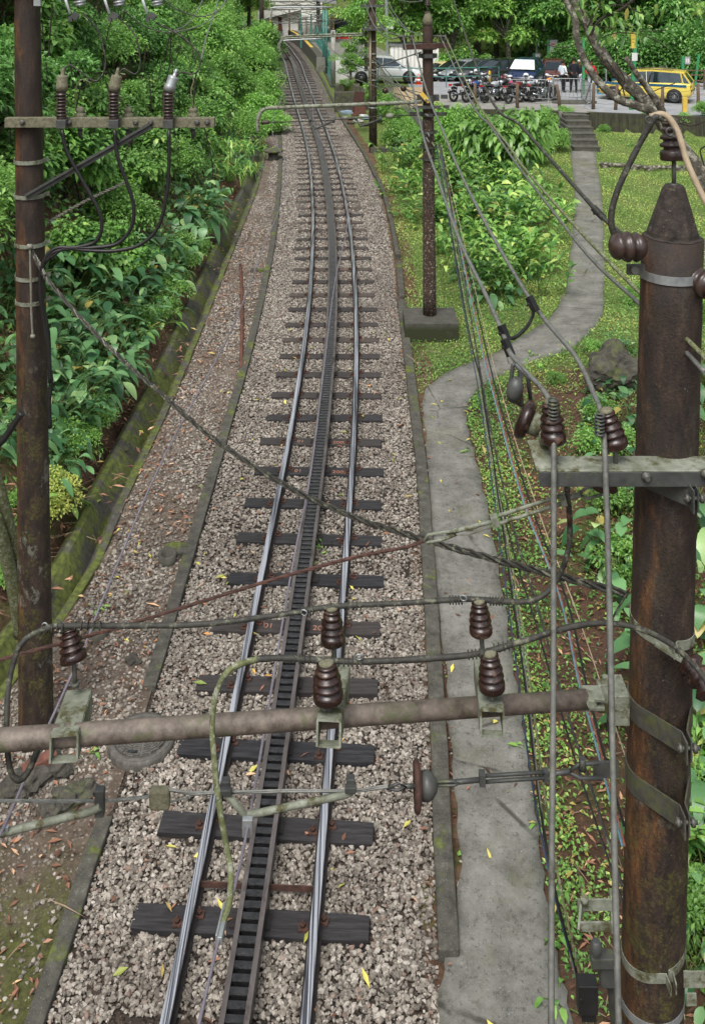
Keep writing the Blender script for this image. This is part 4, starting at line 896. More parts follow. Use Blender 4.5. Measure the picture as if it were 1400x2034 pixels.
# ---- trees
def tree_mesh(seed, H, R, n, L, W, leaf, lobes=30, tr=.2):
    global rng
    rng = np.random.default_rng(seed+500); r = random.Random(seed)
    c = unit(lobes)*rng.uniform(.4, .95, (lobes, 1)); c[:, :2] *= R; c[:, 2] = c[:, 2]*H*.36+H*.58
    i = rng.integers(0, lobes, n); u = unit(n); u[:, 2] = np.where(u[:, 2] < -.4, -u[:, 2], u[:, 2]); rad = (rng.random(n)**.4)[:, None]
    P = c[i]+u*rad*rng.uniform(.22, .42, lobes)[i][:, None]*R*np.array([1, 1, .7]); D = u+unit(n)*.8; D[:, 2] -= .2; N = u*.4+unit(n)*.3+np.array([0, 0, 1.])
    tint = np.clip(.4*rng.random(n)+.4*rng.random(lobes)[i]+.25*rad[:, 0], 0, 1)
    crown = leaf_mesh('crown', P, D, N, rng.uniform(.7, 1.3, n)*L, rng.uniform(.7, 1.3, n)*W, 1, .3, .12, tint, [leaf])
    mb = MB(); top = Vector((r.uniform(-.3, .3), r.uniform(-.3, .3), H*.6)); mb.tube(crv([(0, 0, -.5), (r.uniform(-.2, .2), 0, H*.3), top], 4), [tr*1.2]*3+[tr]*3+[tr*.7]*3, 8)
    for j in range(9):
        q = Vector(c[j]); b = Vector((0, 0, H*r.uniform(.25, .5))); mb.tube(crv([b, b.lerp(q, .5)+Vector((0, 0, -.2)), q], 3), [tr*.5, tr*.45, tr*.4, tr*.35, tr*.28, tr*.2, tr*.12], 6)
    return crown, mb.mesh('trunk', 'bark')
TM = {'dark': [tree_mesh(s, 10, 3.6, 9000, .34, .17, 'leaf_dark', tr=.22) for s in (1, 2, 3)], 'bright': [tree_mesh(s, 9, 3.4, 9000, .32, .17, 'leaf_bright', tr=.18) for s in (4,)], 'mid': [tree_mesh(s, 9, 3.3, 9000, .3, .15, 'leaf_mid', tr=.2) for s in (5, 6)]}
def tree(kind, x, y, s, label, group=None, z=None, name='tree'):
    c, t_ = rnd.choice(TM[kind]); z = Gf(x, y) if z is None else z
    t = thing(name, (x, y, z), label, 'tree', group); t.rotation_euler.z = rnd.uniform(0, 6.28); t.scale = (s, s, s)
    link('crown', c, t); link('trunk', t_, t); return t
TB = 'trees on the hillside behind the car park'
def at(xp, Y): return (xp-700)*Y/FPX
KM = {'dark': 'dark evergreen', 'mid': 'mid green', 'bright': 'bright yellow-green'}
for xp, Y, s, k in [(800, 78, 1.1, 'mid'), (850, 82, 1.2, 'mid'), (900, 79, 1.15, 'mid'), (945, 84, 1.3, 'dark'), (1010, 80, 1.15, 'bright'), (1055, 83, 1.0, 'bright'), (985, 86, 1.2, 'bright'), (1100, 80, 1.1, 'dark'), (1140, 84, 1.3, 'dark'), (1190, 76, 1.0, 'mid'), (1230, 80, 1.2, 'dark'), (1275, 74, 1.1, 'dark'), (1320, 77, 1.25, 'dark'), (1370, 72, 1.1, 'dark'), (1410, 75, 1.2, 'mid'), (870, 95, 1.5, 'dark'), (960, 98, 1.6, 'mid'), (1060, 96, 1.5, 'dark'), (1160, 95, 1.6, 'mid'), (1250, 92, 1.5, 'dark'), (1350, 90, 1.6, 'dark'), (1440, 88, 1.5, 'mid'), (780, 98, 1.5, 'dark'), (720, 104, 1.3, 'mid'), (820, 112, 1.9, 'dark'), (940, 115, 2, 'dark'), (1080, 114, 2, 'mid'), (1220, 110, 2, 'dark'), (1360, 106, 2, 'dark')]:
    tree(k, at(xp, Y), Y, s*1.0, '%s tree behind the car park, %s from the left in its rows' % ({'dark': 'dark evergreen', 'mid': 'mid green', 'bright': 'bright yellow-green'}[k], nxt('tb')), TB)
for xp, Y, s in [(1180, 69, 1.0), (1215, 68, .9), (1255, 66, 1.1), (1300, 66, 1.2), (1345, 65, 1.2), (1385, 64, 1.2), (1420, 62, 1.1), (1130, 71, .9), (880, 76, 1.0), (920, 76, 1.1), (960, 76, .9), (1000, 75, .8), (1050, 75, .8), (840, 77, .9), (1090, 73, .8)]:
    x = at(xp, Y); plant('dark' if xp > 1100 else ('mid', 'bright', 'vine')[int(xp) % 3], (x, Y, Gf(x, Y)), (1.9 if xp > 1100 else 1.45)*s, 'hedge_shrub', 'tall shrub at the forest foot behind the car park, %s from the left' % nxt('hs'), 'shrub', 'shrubs behind the car park')
def far_wood():
    global rng
    rng = np.random.default_rng(77); n = 70000; X = rng.uniform(-60, 70, n); Y = rng.uniform(78, 150, n)
    ok = (Y > 84) | (X > 15); X, Y = X[ok], Y[ok]; n = len(X)
    cl = np.sin(X*.9)*np.sin(Y*.8)+np.sin(X*.37+2)*np.cos(Y*.31); P = np.stack([X, Y, G(X, Y)+rng.random(n)*(2.2+1.6*cl)], 1)
    m = ~((X > trX(Y)-3.2) & (X < trX(Y)+14) & (Y < 118)); P = P[m]; n = len(P); D = unit(n); D[:, 1] -= .5; N = unit(n)*.5+np.array([0, -.5, .8])
    me = leaf_mesh('wood', P, D, N, rng.uniform(.4, .9, n), rng.uniform(.2, .45, n), 1, .3, .1, np.clip(.45+.25*cl[m]+rng.normal(0, .15, n), 0, 1), ['leaf_dark']); link('hillside_wood', me, kind='stuff', label='dense far green wood covering the hillside behind everything', cat='wood')
far_wood()
for xp, Y, s, k in [(470, 104, 1.2, 'mid'), (495, 106, 1.0, 'bright'), (460, 100, 1.3, 'mid'), (415, 92, 1.2, 'dark'), (560, 128, 1.2, 'mid'), (620, 130, 1.5, 'dark'), (680, 128, 1.6, 'mid')]:
    tree(k, at(xp, Y), Y, s, 'tree on the far hill left of and behind the station, %s from the right' % nxt('tl'), 'trees around the station')
tree('bright', .75, 55, .5, 'light green tree in the stone planter beside the station fence', z=3.0)
tree('mid', -.1, 54, .30, 'small green tree below the light one in the stone planter', z=1.9)
# ---------------------------------------------------------------- line equipment
PINP = [(.45, .0), (.93, 0), (1.0, .03), (1.0, .19), (.92, .25), (.70, .29), (.69, .33), (.93, .355), (.97, .385), (.92, .43), (.68, .49), (.67, .53), (.87, .555), (.91, .585), (.86, .63), (.63, .69), (.60, .74), (.74, .765), (.77, .80), (.70, .84), (.52, .87), (.50, .91), (.66, .935), (.66, .975), (.5, 1.0), (.1, 1.01)]
def insulator(parent, a, b, r, pin=None, mat='insulator', cap=True):
    a = Vector(a); b = Vector(b); h = (b-a).length
    r *= .9; mb = MB(); mb.lathe([(x*r, z*h) for x, z in PINP], a, b-a, 24); o = mb.build('insulator', mat, parent)
    if pin is not None: m = MB(); m.tube([pin, a+(b-a)*.05], .012, 8); m.lathe([(.024, 0), (.024, .018)], pin, a-Vector(pin), 6); m.build('pin', 'steel', o)
    if cap: m = MB(); m.lathe([(r*.52, 0), (r*.5, .012), (r*.2, .018)], a+(b-a)*1.0, b-a, 16); m.build('cap', 'lichen', o)
    return o
def cable(name, pts, r, mat, label, cat='cable', n=6, group=None, kind=None, tw=0, k=5):
    mb = MB(); Q = crv(pts, k); mb.tube(Q, [r*rnd.uniform(.94, 1.07) for q in Q], n); return mb.build(name, mat, label=label, cat=cat, group=group, kind=kind)
def twist(mb, pts, R, r, turns, ns=2, n=5):
    P = crv(pts, 12); N = len(P)
    for s_ in range(ns):
        q = []
        for i, p in enumerate(P):
            t = (P[min(i+1, N-1)]-P[max(i-1, 0)]).normalized(); u = t.cross(Vector((0, 0, 1))).normalized(); v = t.cross(u); a = turns*2*math.pi*i/N+s_*2*math.pi/ns
            q.append(p+(u*math.cos(a)+v*math.sin(a))*R)
        mb.tube(q, r, n)
def ring(mb, c, axis, r, t, n=14): mb.torus(c, r, t, axis, n, 6)
def wrap(mb, p, d, r, L, t=.003, k=4):       # binding wire wound round a cable
    d = Vector(d).normalized()
    for i in range(k): mb.torus(Vector(p)+d*(L*(i/(k-1)-.5)), r, t, d, 12, 5)

# ---- right pole
def axis_pt(z): t = (z-2.48)/(6.65-2.48); return Vector((1.57+t*.113, 5.3, z))
RP = thing('utility_pole', axis_pt(Gf(1.5, 5.3)), 'thick rust stained round pole at the right with conical cap, crossarm and clamps', 'utility pole')
RR = .158
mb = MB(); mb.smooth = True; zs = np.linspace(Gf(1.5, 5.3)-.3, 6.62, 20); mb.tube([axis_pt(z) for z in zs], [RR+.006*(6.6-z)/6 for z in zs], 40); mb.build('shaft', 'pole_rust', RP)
mb = MB(); a = axis_pt(6.62); mb.lathe([(RR*.98, 0), (RR*.98, .006), (.134, .008), (.134, .03), (.058, .262), (.050, .275)], a, axis_pt(7)-a, 9)
for i in range(len(mb.sm)): mb.sm[i] = False
mb.build('cap', 'cap_concrete', RP, bevel=.008)
tp = axis_pt(6.895); insulator(RP, tp+Vector((0, 0, .13)), tp+Vector((-.01, .02, .33)), .078, tp-Vector((0, 0, .01)), 'porcelain_dark')
def clampV(z, h=.12, fx=.045, fl=.075, mat='steel_grey', tilt=0):
    c = axis_pt(z); r = RR+.008; L = []; 
    for i in range(12): a_ = math.radians(90+i*11.2); L.append((r*math.cos(a_), r*math.sin(a_)))
    L2 = L+[(fx-.02, -(r+.105)), (fx-.018, -(r+.105+fl))]; Rr = [(-x, y) for x, y in L]+[(fx+.02, -(r+.085)), (fx+.018, -(r+.085+fl))]
    m = MB(); m.ribbon(L2, c, z, z+h, -.008, tilt); m.ribbon(Rr, c, z-.004, z+h-.004, .008, tilt); o = m.build('clamp', mat, RP)
    b = MB(); q = Vector((c.x+fx, 5.3-r-.14, z+h*.5)); b.tube([q-Vector((.05, 0, 0)), q+Vector((.06, 0, 0))], .011, 6); b.lathe([(.022, 0), (.022, .018)], q-Vector((.045, 0, 0)), (1, 0, 0), 6); b.lathe([(.022, 0), (.022, .018)], q+Vector((.028, 0, 0)), (1, 0, 0), 6); b.build('bolt', 'steel', o)
clampV(5.345, .115); clampV(4.11, .108, mat='steel_strap'); clampV(3.74, .112, mat='steel_strap')
def band(z, h=.035, mat='galvanised', ears=True, tilt=0.0, fx=0.03, th=.006):
    c = axis_pt(z); r = RR+.007; L = [(r*math.cos(math.radians(90+i*12)), r*math.sin(math.radians(90+i*12))) for i in range(15)]+([(fx-.018, -(r+.01)), (fx-.014, -(r+.075))] if ears else [(0, -r)])
    R2 = [(-x, y) for x, y in L[:15]]+([(fx+.022, -(r+.01)), (fx+.018, -(r+.075))] if ears else [(0, -r)])
    m = MB(); m.ribbon(L, c, z, z+h, -th, tilt); m.ribbon(R2, c, z, z+h, th, tilt); return m.build('band', mat, RP)
band(6.41, .045, 'galvanised', False); band(4.555, .05, 'steel_moss', True, -.18, .0); band(2.86, .05, 'steel_moss', True, .3); b_ = band(2.60, .045, 'galvanised', False, .1); band(2.48, .05, 'steel_grey', True, .0, .05)
m = MB(); m.box(px(1262, 535, 5.2), (.09, .03, .05)); m.lathe([(.02, 0), (.02, .03)], px(1258, 535, 5.17), (0, -1, 0), 8); m.build('band_lug', 'steel', RP)
# crossarm
xa, xb = .93, 2.6; yf = 5.02; zt = 5.528
m = MB(); m.box(((xa+xb)/2, yf+.078, zt-.004), (xb-xa, .156, .008)); m.box(((xa+xb)/2, yf+.004, zt-.045), (xb-xa, .008, .074)); m.box(((xa+xb)/2, yf+.152, zt-.045), (xb-xa, .008, .074))
for i in range(6, 12): m.mi[i] = 1
ca = m.build('crossarm', ['steel_moss', 'steel_grey'], RP, bevel=.003)
b = MB()
for x_, y_ in ((1282, 945), (1400, 940)): b.lathe([(.026, 0), (.026, .016), (.014, .018), (.014, .035)], px(x_, y_, 5.018), (0, -1, 0), 6)
b.build('bolt', 'steel', ca)
insulator(RP, px(1099, 877, 5.1), px(1093, 800, 5.1), .072, px(1099, 925, 5.1)); insulator(RP, px(1222, 886, 5.1), px(1203, 818, 5.1), .073, px(1222, 928, 5.1))
m = MB(); m.smooth = True; m.lathe([(.03, -.03), (.09, -.035), (.105, -.01), (.10, .015), (.06, .03)], px(1040, 832, 5.35), (-.8, .25, .35), 24)
o = m.build('disc_insulator', 'insulator', RP); m = MB(); m.lathe([(.062, 0), (.058, .06), (.03, .085), (.018, .1)], px(1048, 836, 5.33), (.8, -.35, -.25), 16); m.build('cap', 'steel_moss', o)
m = MB(); m.bar(px(1065, 875, 5.2), px(1085, 935, 5.04), .10, .012); m.bar(px(1080, 878, 5.2), px(1098, 925, 5.1), .012, .05); m.lathe([(.03, 0), (.03, .05)], px(1082, 880, 5.15), (0, 0, 1), 10); m.build('bracket', 'steel_moss', RP)
for (x, y), ax in (((1245, 490), (-.9, -.25, .1)), ((1400, 565), (.5, -.8, -.1))):
    c0 = px(x, y, 5.15); A = Vector(ax).normalized(); m = MB(); m.smooth = True
    m.lathe([(.02, -.1), (.055, -.085), (.075, -.05), (.06, -.035), (.045, -.02), (.078, 0), (.07, .02), (.045, .035), (.07, .055), (.06, .075), (.03, .09), (.02, .1)], c0, A, 24); m.build('strain_insulator', 'porcelain_dark', RP)
m = MB(); m.smooth = True; A = Vector((.45, -.7, -.5)).normalized(); m.lathe([(.02, -.1), (.06, -.08), (.07, -.05), (.045, -.035), (.07, -.01), (.065, .015), (.045, .03), (.075, .055), (.06, .08), (.02, .1)], px(1388, 1345, 5.0), A, 24); m.build('strain_insulator', 'insulator', RP)
m = MB(); m.bar(px(1300, 1278, 5.1), px(1375, 1325, 5.05), .03, .012); m.build('strap', 'steel_moss', RP)
# boom bracket and lower bits
m = MB(); m.box(px(1222, 1390, 5.12), (.10, .16, .15)); m.box(px(1195, 1382, 5.05), (.05, .05, .14)); m.box(px(1176, 1395, 4.98), (.10, .1, .018)); m.box(px(1176, 1378, 4.98), (.10, .1, .018)); m.lathe([(.025, 0), (.025, .03)], px(1172, 1392, 4.9), (0, -1, 0), 6); m.build('boom_bracket', 'steel_moss', RP, bevel=.004)
m = MB(); m.box(px(1180, 1797, 5.05), (.17, .01, .055)); m.box(px(1180, 1840, 5.0), (.16, .01, .045)); m.bar(px(1155, 1790, 5.05), px(1150, 1845, 5.0), .012, .05); m.bar(px(1212, 1770, 5.1), px(1215, 1850, 5.05), .012, .04); m.lathe([(.02, 0), (.02, .03)], px(1160, 1793, 5.03), (0, -.3, 1), 6)
m.build('cable_bracket', 'steel_moss', RP)
m = MB(); m.box(px(1196, 1905, 5.05), (.12, .06, .05)); m.box(px(1205, 1925, 5.08), (.08, .08, .12)); m.lathe([(.03, 0), (.03, .04), (.02, .06)], px(1183, 1892, 5.0), (0, 0, 1), 8); m.bar(px(1215, 1950, 5.08), px(1222, 2040, 5.05), .02, .08); m.build('cable_hanger', 'steel_grey', RP, bevel=.004)
m = MB(); m.box(px(1165, 1975, 4.95), (.095, .07, .14)); m.box(px(1167, 2005, 4.97), (.07, .05, .08)); m.lathe([(.008, 0), (.008, .006)], px(1153, 1985, 4.912), (0, -1, 0), 8); m.build('junction_box', 'wire_black', label='black plastic cable junction box hanging left of the right pole near the bottom', cat='junction box', bevel=.006)
m = MB(); m.box(px(1382, 1945, 5.1), (.13, .01, .08)); m.box(px(1372, 1985, 5.1), (.05, .01, .06)); m.build('cable_bracket', 'steel_moss', RP)

# ---- boom pipe with three insulator brackets
BO = thing('catenary_boom', px(1160, 1388, 4.95), 'long horizontal weathered steel pipe crossing above the track, carrying five brown insulators', 'overhead boom')
m = MB(); m.smooth = True; m.tube([px(-260, 1497, 4.52), px(0, 1470, 4.62), px(550, 1432, 4.78), px(1165, 1389, 4.95)], [.049, .048, .046, .043], 20); m.build('pipe', 'pipe', BO)
def bracket(a, b, w=.105, h=.11):
    a = Vector(a); b = Vector(b); m = MB(); d = (b-a).normalized(); s = Vector((0, 0, 1)).cross(d).normalized(); u = d.cross(s)
    m.bar(a, b, w, .009); m.bar(a+s*w*.5-u*h*.5, b+s*w*.5-u*h*.5, .009, h-.006); m.bar(a-s*w*.5-u*h*.5, b-s*w*.5-u*h*.5, .009, h-.006); m.bar(a-u*h+d*.01, a-u*h+d*.06, w, .009)
    for q in (.2, .35): 
        for e in (-.2, .2): m.lathe([(.011, 0), (.011, .01)], a.lerp(b, q)+s*w*e, u, 8)
    return m.build('bracket', 'steel_moss', BO)
bracket(px(653, 1432, 4.60), px(674, 1316, 5.16)); bracket(px(977, 1412, 4.66), px(962, 1302, 5.2)); bracket(px(128, 1462, 4.58), px(158, 1372, 4.98), .12)
insulator(BO, px(652, 1388, 4.68), px(648, 1318, 4.68), .088*.9, px(654, 1428, 4.68)); insulator(BO, px(661, 1276, 5.12), px(659, 1210, 5.12), .068, px(666, 1322, 5.12))
insulator(BO, px(977, 1368, 4.74), px(972, 1300, 4.74), .069, px(977, 1412, 4.74)); insulator(BO, px(955, 1257, 5.17), px(951, 1196, 5.17), .066, px(959, 1305, 5.17))
insulator(BO, px(148, 1313, 4.93), px(137, 1248, 4.97), .072, px(150, 1362, 4.93))

# ---- cables on the boom
ca_ = [(75, 1490, 4.78), (58, 1530, 4.7), (38, 1549, 4.66), (20, 1525, 4.66), (14, 1440, 4.7), (20, 1350, 4.78), (42, 1280, 4.85), (90, 1249, 4.92), (140, 1243, 4.95), (250, 1243, 5), (400, 1240, 5.03), (550, 1222, 5.08), (660, 1205, 5.12), (800, 1198, 5.14), (930, 1190, 5.17), (1000, 1195, 5.18), (1060, 1192, 5.2), (1100, 1160, 5.22), (1126, 1100, 5.22), (1131, 1040, 5.22), (1125, 965, 5.15)]
cable('overhead_cable', pxs(ca_, 5), .0148, 'wire_dark', 'upper dark cable tied over the rear boom insulators, looping down at the left edge')
cb_ = [(441, 1838, 4.32), (456, 1790, 4.36), (458, 1730, 4.42), (450, 1680, 4.46), (436, 1600, 4.5), (425, 1500, 4.55), (422, 1430, 4.6), (432, 1370, 4.63), (455, 1332, 4.64), (500, 1312, 4.66), (560, 1307, 4.67), (650, 1312, 4.69), (730, 1314, 4.7), (850, 1308, 4.72), (950, 1298, 4.74), (1050, 1270, 4.8), (1120, 1248, 4.85), (1190, 1238, 4.9), (1260, 1246, 4.92), (1330, 1278, 4.92), (1378, 1322, 4.9), (1410, 1365, 4.85)]
P = crv(pxs(cb_, 5), 5); i_ = 45
mb = MB(); mb.tube(P, [.0135*rnd.uniform(.92, 1.1) for q in P], 8)
for j in range(len(mb.f)): mb.mi[j] = 1 if j//8 < 46 else 0
mb.build('overhead_cable', ['wire_dark', 'wire_moss'], label='lower mossy green cable tied over the front boom insulators, dropping to the contact wire clamp', cat='cable')
mb = MB()
for x, y, Y, d, L in [(300*.35, 1249, 4.93, (1, 0, 0), .1), (175, 1243, 4.96, (1, 0, 0), .12), (610, 1214, 5.1, (1, 0, .1), .06), (700, 1203, 5.13, (1, 0, 0), .08), (595, 1309, 4.68, (1, 0, 0), .09), (700, 1314, 4.7, (1, 0, 0), .08), (945, 1299, 4.74, (1, 0, .1), .07), (1000, 1284, 4.77, (1, 0, .2), .09), (905, 1192, 5.16, (1, 0, 0), .06), (985, 1194, 5.17, (1, 0, 0), .06)]:
    wrap(mb, px(x, y, Y), d, .0185, L, .0035, 5)
mb.build('binding_wire', 'wire_dark', label='turns of binding wire round the cables on the boom insulators', cat='binding wire', kind='stuff')
mb = MB(); ring(mb, px(713, 1305, 4.68), (0, 1, .3), .016, .004); ring(mb, px(90, 1243, 4.93), (.2, 1, 0), .014, .004); ring(mb, px(920, 1188, 5.14), (.3, 1, .2), .016, .004); ring(mb, px(604, 1217, 5.08), (.3, 1, .2), .016, .004); mb.build('wire_loops', 'galvanised', kind='stuff', label='small twisted wire eyes on the boom cables', cat='wire')

# ---- contact wires and their registration gear
def zc(Y): return 3.92+.02*(Y-5)+.035*max(0, Y-8)*.55
cwR = [(392, 2044, 3.88), (441, 1840, 4.32), (490, 1650, 4.8), (560, 1300, 6.1), (617, 1010, 7.9), (645, 760, 10.7), (662, 620, 13.0), (690, 430, 18.5), (690, 330, 22), (625, 254, 25.0)]
# keep the wire between its two registration arms near the track centre
def between(a, b, n=14, sag=.12): return [a.lerp(b, i/n)-Vector((0, 0, sag*4*(i/n)*(1-i/n))) for i in range(n+1)]
A0 = px(392, 2050, 3.87); A1 = px(490, 1648, 4.8); A2 = px(430, 256, 25.0)
def wire_px(l): return [px(*p) for p in l]
cable('contact_wire', wire_px([(385, 2080, 3.8), (441, 1840, 4.32), (491, 1650, 4.8), (578, 1140, 6.95), (617, 940, 8.35), (640, 760, 10.3), (665, 560, 13.6), (690, 430, 17.5), (668, 330, 21.5), (626, 255, 25.6), (618, 190, 33), (598, 150, 41), (578, 110, 52)]), .0075, 'wire_lilac', 'thin grey contact wire hanging above the rack rail, held by the V-shaped arm', n=6)
cable('contact_wire', wire_px([(-30, 1710, 4.63), (10, 1640, 4.8), (75, 1490, 5.25), (170, 1280, 6.1), (210, 1178, 6.6), (330, 900, 8.6), (460, 655, 11.6), (520, 500, 14.8), (560, 400, 18.5), (570, 330, 22), (540, 256, 26), (560, 190, 33), (568, 150, 41), (563, 110, 52)]), .0075, 'wire_lilac', 'thin lilac contact wire hanging over the left soil strip', n=6)
m = MB(); m.bar(px(436, 1870, 4.25), px(452, 1800, 4.4), .022, .034); m.bar(px(430, 1868, 4.25), px(446, 1800, 4.4), .01, .045); m.build('wire_clamp', 'galvanised', label='galvanised clamp joining the mossy cable to the contact wire', cat='clamp', bevel=.003)
m = MB(); m.bar(px(68, 1508, 5.2), px(80, 1482, 5.27), .025, .04); m.build('wire_clamp', 'galvanised', label='galvanised clamp on the left contact wire below the boom', cat='clamp', bevel=.003)
SA = thing('registration_arm', px(490, 1622, 4.85), 'green-grey V-shaped steel arm hanging from the span wire and holding the contact wire', 'registration arm')
m = MB(); m.smooth = True; m.tube([px(448, 1575, 4.92), px(462, 1590, 4.9), px(488, 1621, 4.86)], .017, 10); m.tube([px(484, 1622, 4.86), px(500, 1618, 4.87), px(688, 1578, 4.92), px(700, 1570, 4.92)], .017, 10); m.build('tube', 'steel_moss', SA)
m = MB(); m.box(px(492, 1642, 4.83), (.05, .03, .085)); m.build('contact_clamp', 'galvanised', SA, bevel=.004)
for x, y in ((449, 1562), (696, 1557)): m = MB(); m.box(px(x, y, 4.93), (.04, .04, .07)); m.box(px(x, y+10, 4.9), (.055, .03, .03)); m.build('hanger', 'steel_grey', SA, bevel=.004)
SB = thing('registration_arm', px(10, 1655, 4.8), 'straight green-grey steel arm at the left edge holding the left contact wire', 'registration arm')
m = MB(); m.smooth = True; m.tube([px(-60, 1675, 4.76), px(0, 1656, 4.8), px(180, 1612, 4.9), px(200, 1602, 4.9)], .018, 10); m.build('tube', 'steel_moss', SB)
m = MB(); m.box(px(199, 1592, 4.92), (.045, .04, .13)); m.build('hanger', 'steel_grey', SB, bevel=.004); m = MB(); m.box(px(12, 1645, 4.8), (.03, .02, .02)); m.build('contact_clamp', 'galvanised', SB)
SW = thing('span_wire', px(500, 1570, 4.93), 'stranded steel span wire with disc insulator and turnbuckle below the boom pipe', 'span wire')
mb = MB(); twist(mb, pxs([(-60, 1592), (0, 1591), (200, 1591), (260, 1586), (330, 1580)], 4.93), .004, .005, 60, 3); twist(mb, pxs([(335, 1568), (380, 1575), (440, 1574), (560, 1571), (690, 1571), (770, 1562)], 4.93), .004, .005, 60, 3); twist(mb, pxs([(320, 1596), (350, 1590), (400, 1575)], 4.93), .003, .004, 12, 3); mb.build('rope', 'wire_grey', SW)
m = MB(); m.box(px(318, 1585, 4.93), (.10, .045, .10)); o = m.build('block_insulator', 'lichen', SW, bevel=.012)
m = MB(); m.smooth = True; m.lathe([(.03, -.012), (.10, -.02), (.112, -.008), (.105, .006), (.05, .02), (.045, .03)], px(830, 1562, 4.95), (1, 0, 0), 28); o = m.build('disc_insulator', 'rust', SW)
m = MB(); m.smooth = True; m.lathe([(.062, 0), (.064, .03), (.055, .05), (.03, .07), (.018, .075)], px(838, 1561, 4.95), (1, 0, 0), 20); m.build('cap', 'steel_grey', o)
m = MB(); m.smooth = True
m.tube(pxs([(768, 1566), (790, 1556), (805, 1562), (790, 1570), (768, 1566)], 4.93), .008, 6); m.tube(pxs([(795, 1562), (825, 1561)], 4.94), .011, 8)
m.tube(pxs([(868, 1553), (900, 1552), (912, 1556), (900, 1560), (868, 1560)], 4.95), .008, 6); m.tube(pxs([(880, 1556), (950, 1549)], 4.96), .012, 8)
m.smooth = False; m.box(px(957, 1546, 4.97), (.03, .045, .055)); m.box(px(1082, 1539, 5), (.03, .04, .045)); m.smooth = True
m.tube(pxs([(962, 1541), (1080, 1534)], 4.98), .009, 8); m.tube(pxs([(962, 1553), (1080, 1545)], 4.98), .009, 8); m.tube(pxs([(1086, 1539), (1130, 1532)], 5.02), .012, 8); m.tube(pxs([(1130, 1532), (1150, 1518), (1190, 1515)], 5.06), .01, 8); m.tube(pxs([(1130, 1534), (1150, 1545), (1195, 1546)], 5.06), .01, 8); m.lathe([(.018, -.03), (.018, .03)], px(1156, 1518, 5.05), (0, 0, 1), 8)
m.smooth = False; m.build('turnbuckle', 'steel_grey', SW); m = MB(); m.box(px(1203, 1528, 5.12), (.13, .012, .08)); m.build('lug_plate', 'steel_grey', SW)

# ---- rusty stay with turnbuckle
ST = thing('stay_wire', px(890, 1060, 5.15), 'rust coloured stay rope with long turnbuckle rising to the right pole crossarm', 'stay wire')
mb = MB(); twist(mb, pxs([(-60, 1330), (0, 1311), (250, 1242), (520, 1158), (700, 1108), (800, 1088), (842, 1075)], 5.1, 5.12), .004, .006, 90, 3); mb.build('rope', 'rust', ST)
m = MB(); m.smooth = True; m.tube(pxs([(842, 1075), (850, 1062), (895, 1055), (905, 1062), (880, 1072), (845, 1078)], 5.12), .008, 6); m.tube(pxs([(885, 1060), (980, 1035)], 5.13), .011, 8)
m.tube(pxs([(900, 1052), (935, 1052), (945, 1047)], 5.13), .009, 6)
m.smooth = False; m.box(px(982, 1034, 5.14), (.035, .05, .05), Matrix.Rotation(-.25, 3, 'Y')); m.box(px(1117, 992, 5.18), (.03, .05, .05), Matrix.Rotation(-.25, 3, 'Y')); m.smooth = True
m.tube(pxs([(990, 1024), (1112, 985)], 5.15, 5.18), .010, 8); m.tube(pxs([(990, 1040), (1115, 1000)], 5.15, 5.18), .010, 8); m.tube(pxs([(1118, 992), (1152, 982)], 5.18), .014, 8); m.tube(pxs([(1150, 980), (1165, 968), (1195, 966)], 5.2), .009, 8); m.tube(pxs([(1150, 984), (1168, 990), (1195, 982)], 5.2), .009, 8); m.build('turnbuckle', 'steel_moss', ST)
m = MB(); m.smooth = True; m.torus(px(1193, 972, 5.2), .035, .012, (.3, .2, 1), 16, 8); m.lathe([(.025, -.02), (.025, .02)], px(1215, 968, 5.2), (0, 1, .3), 10); m.build('shackle', 'rust', ST)

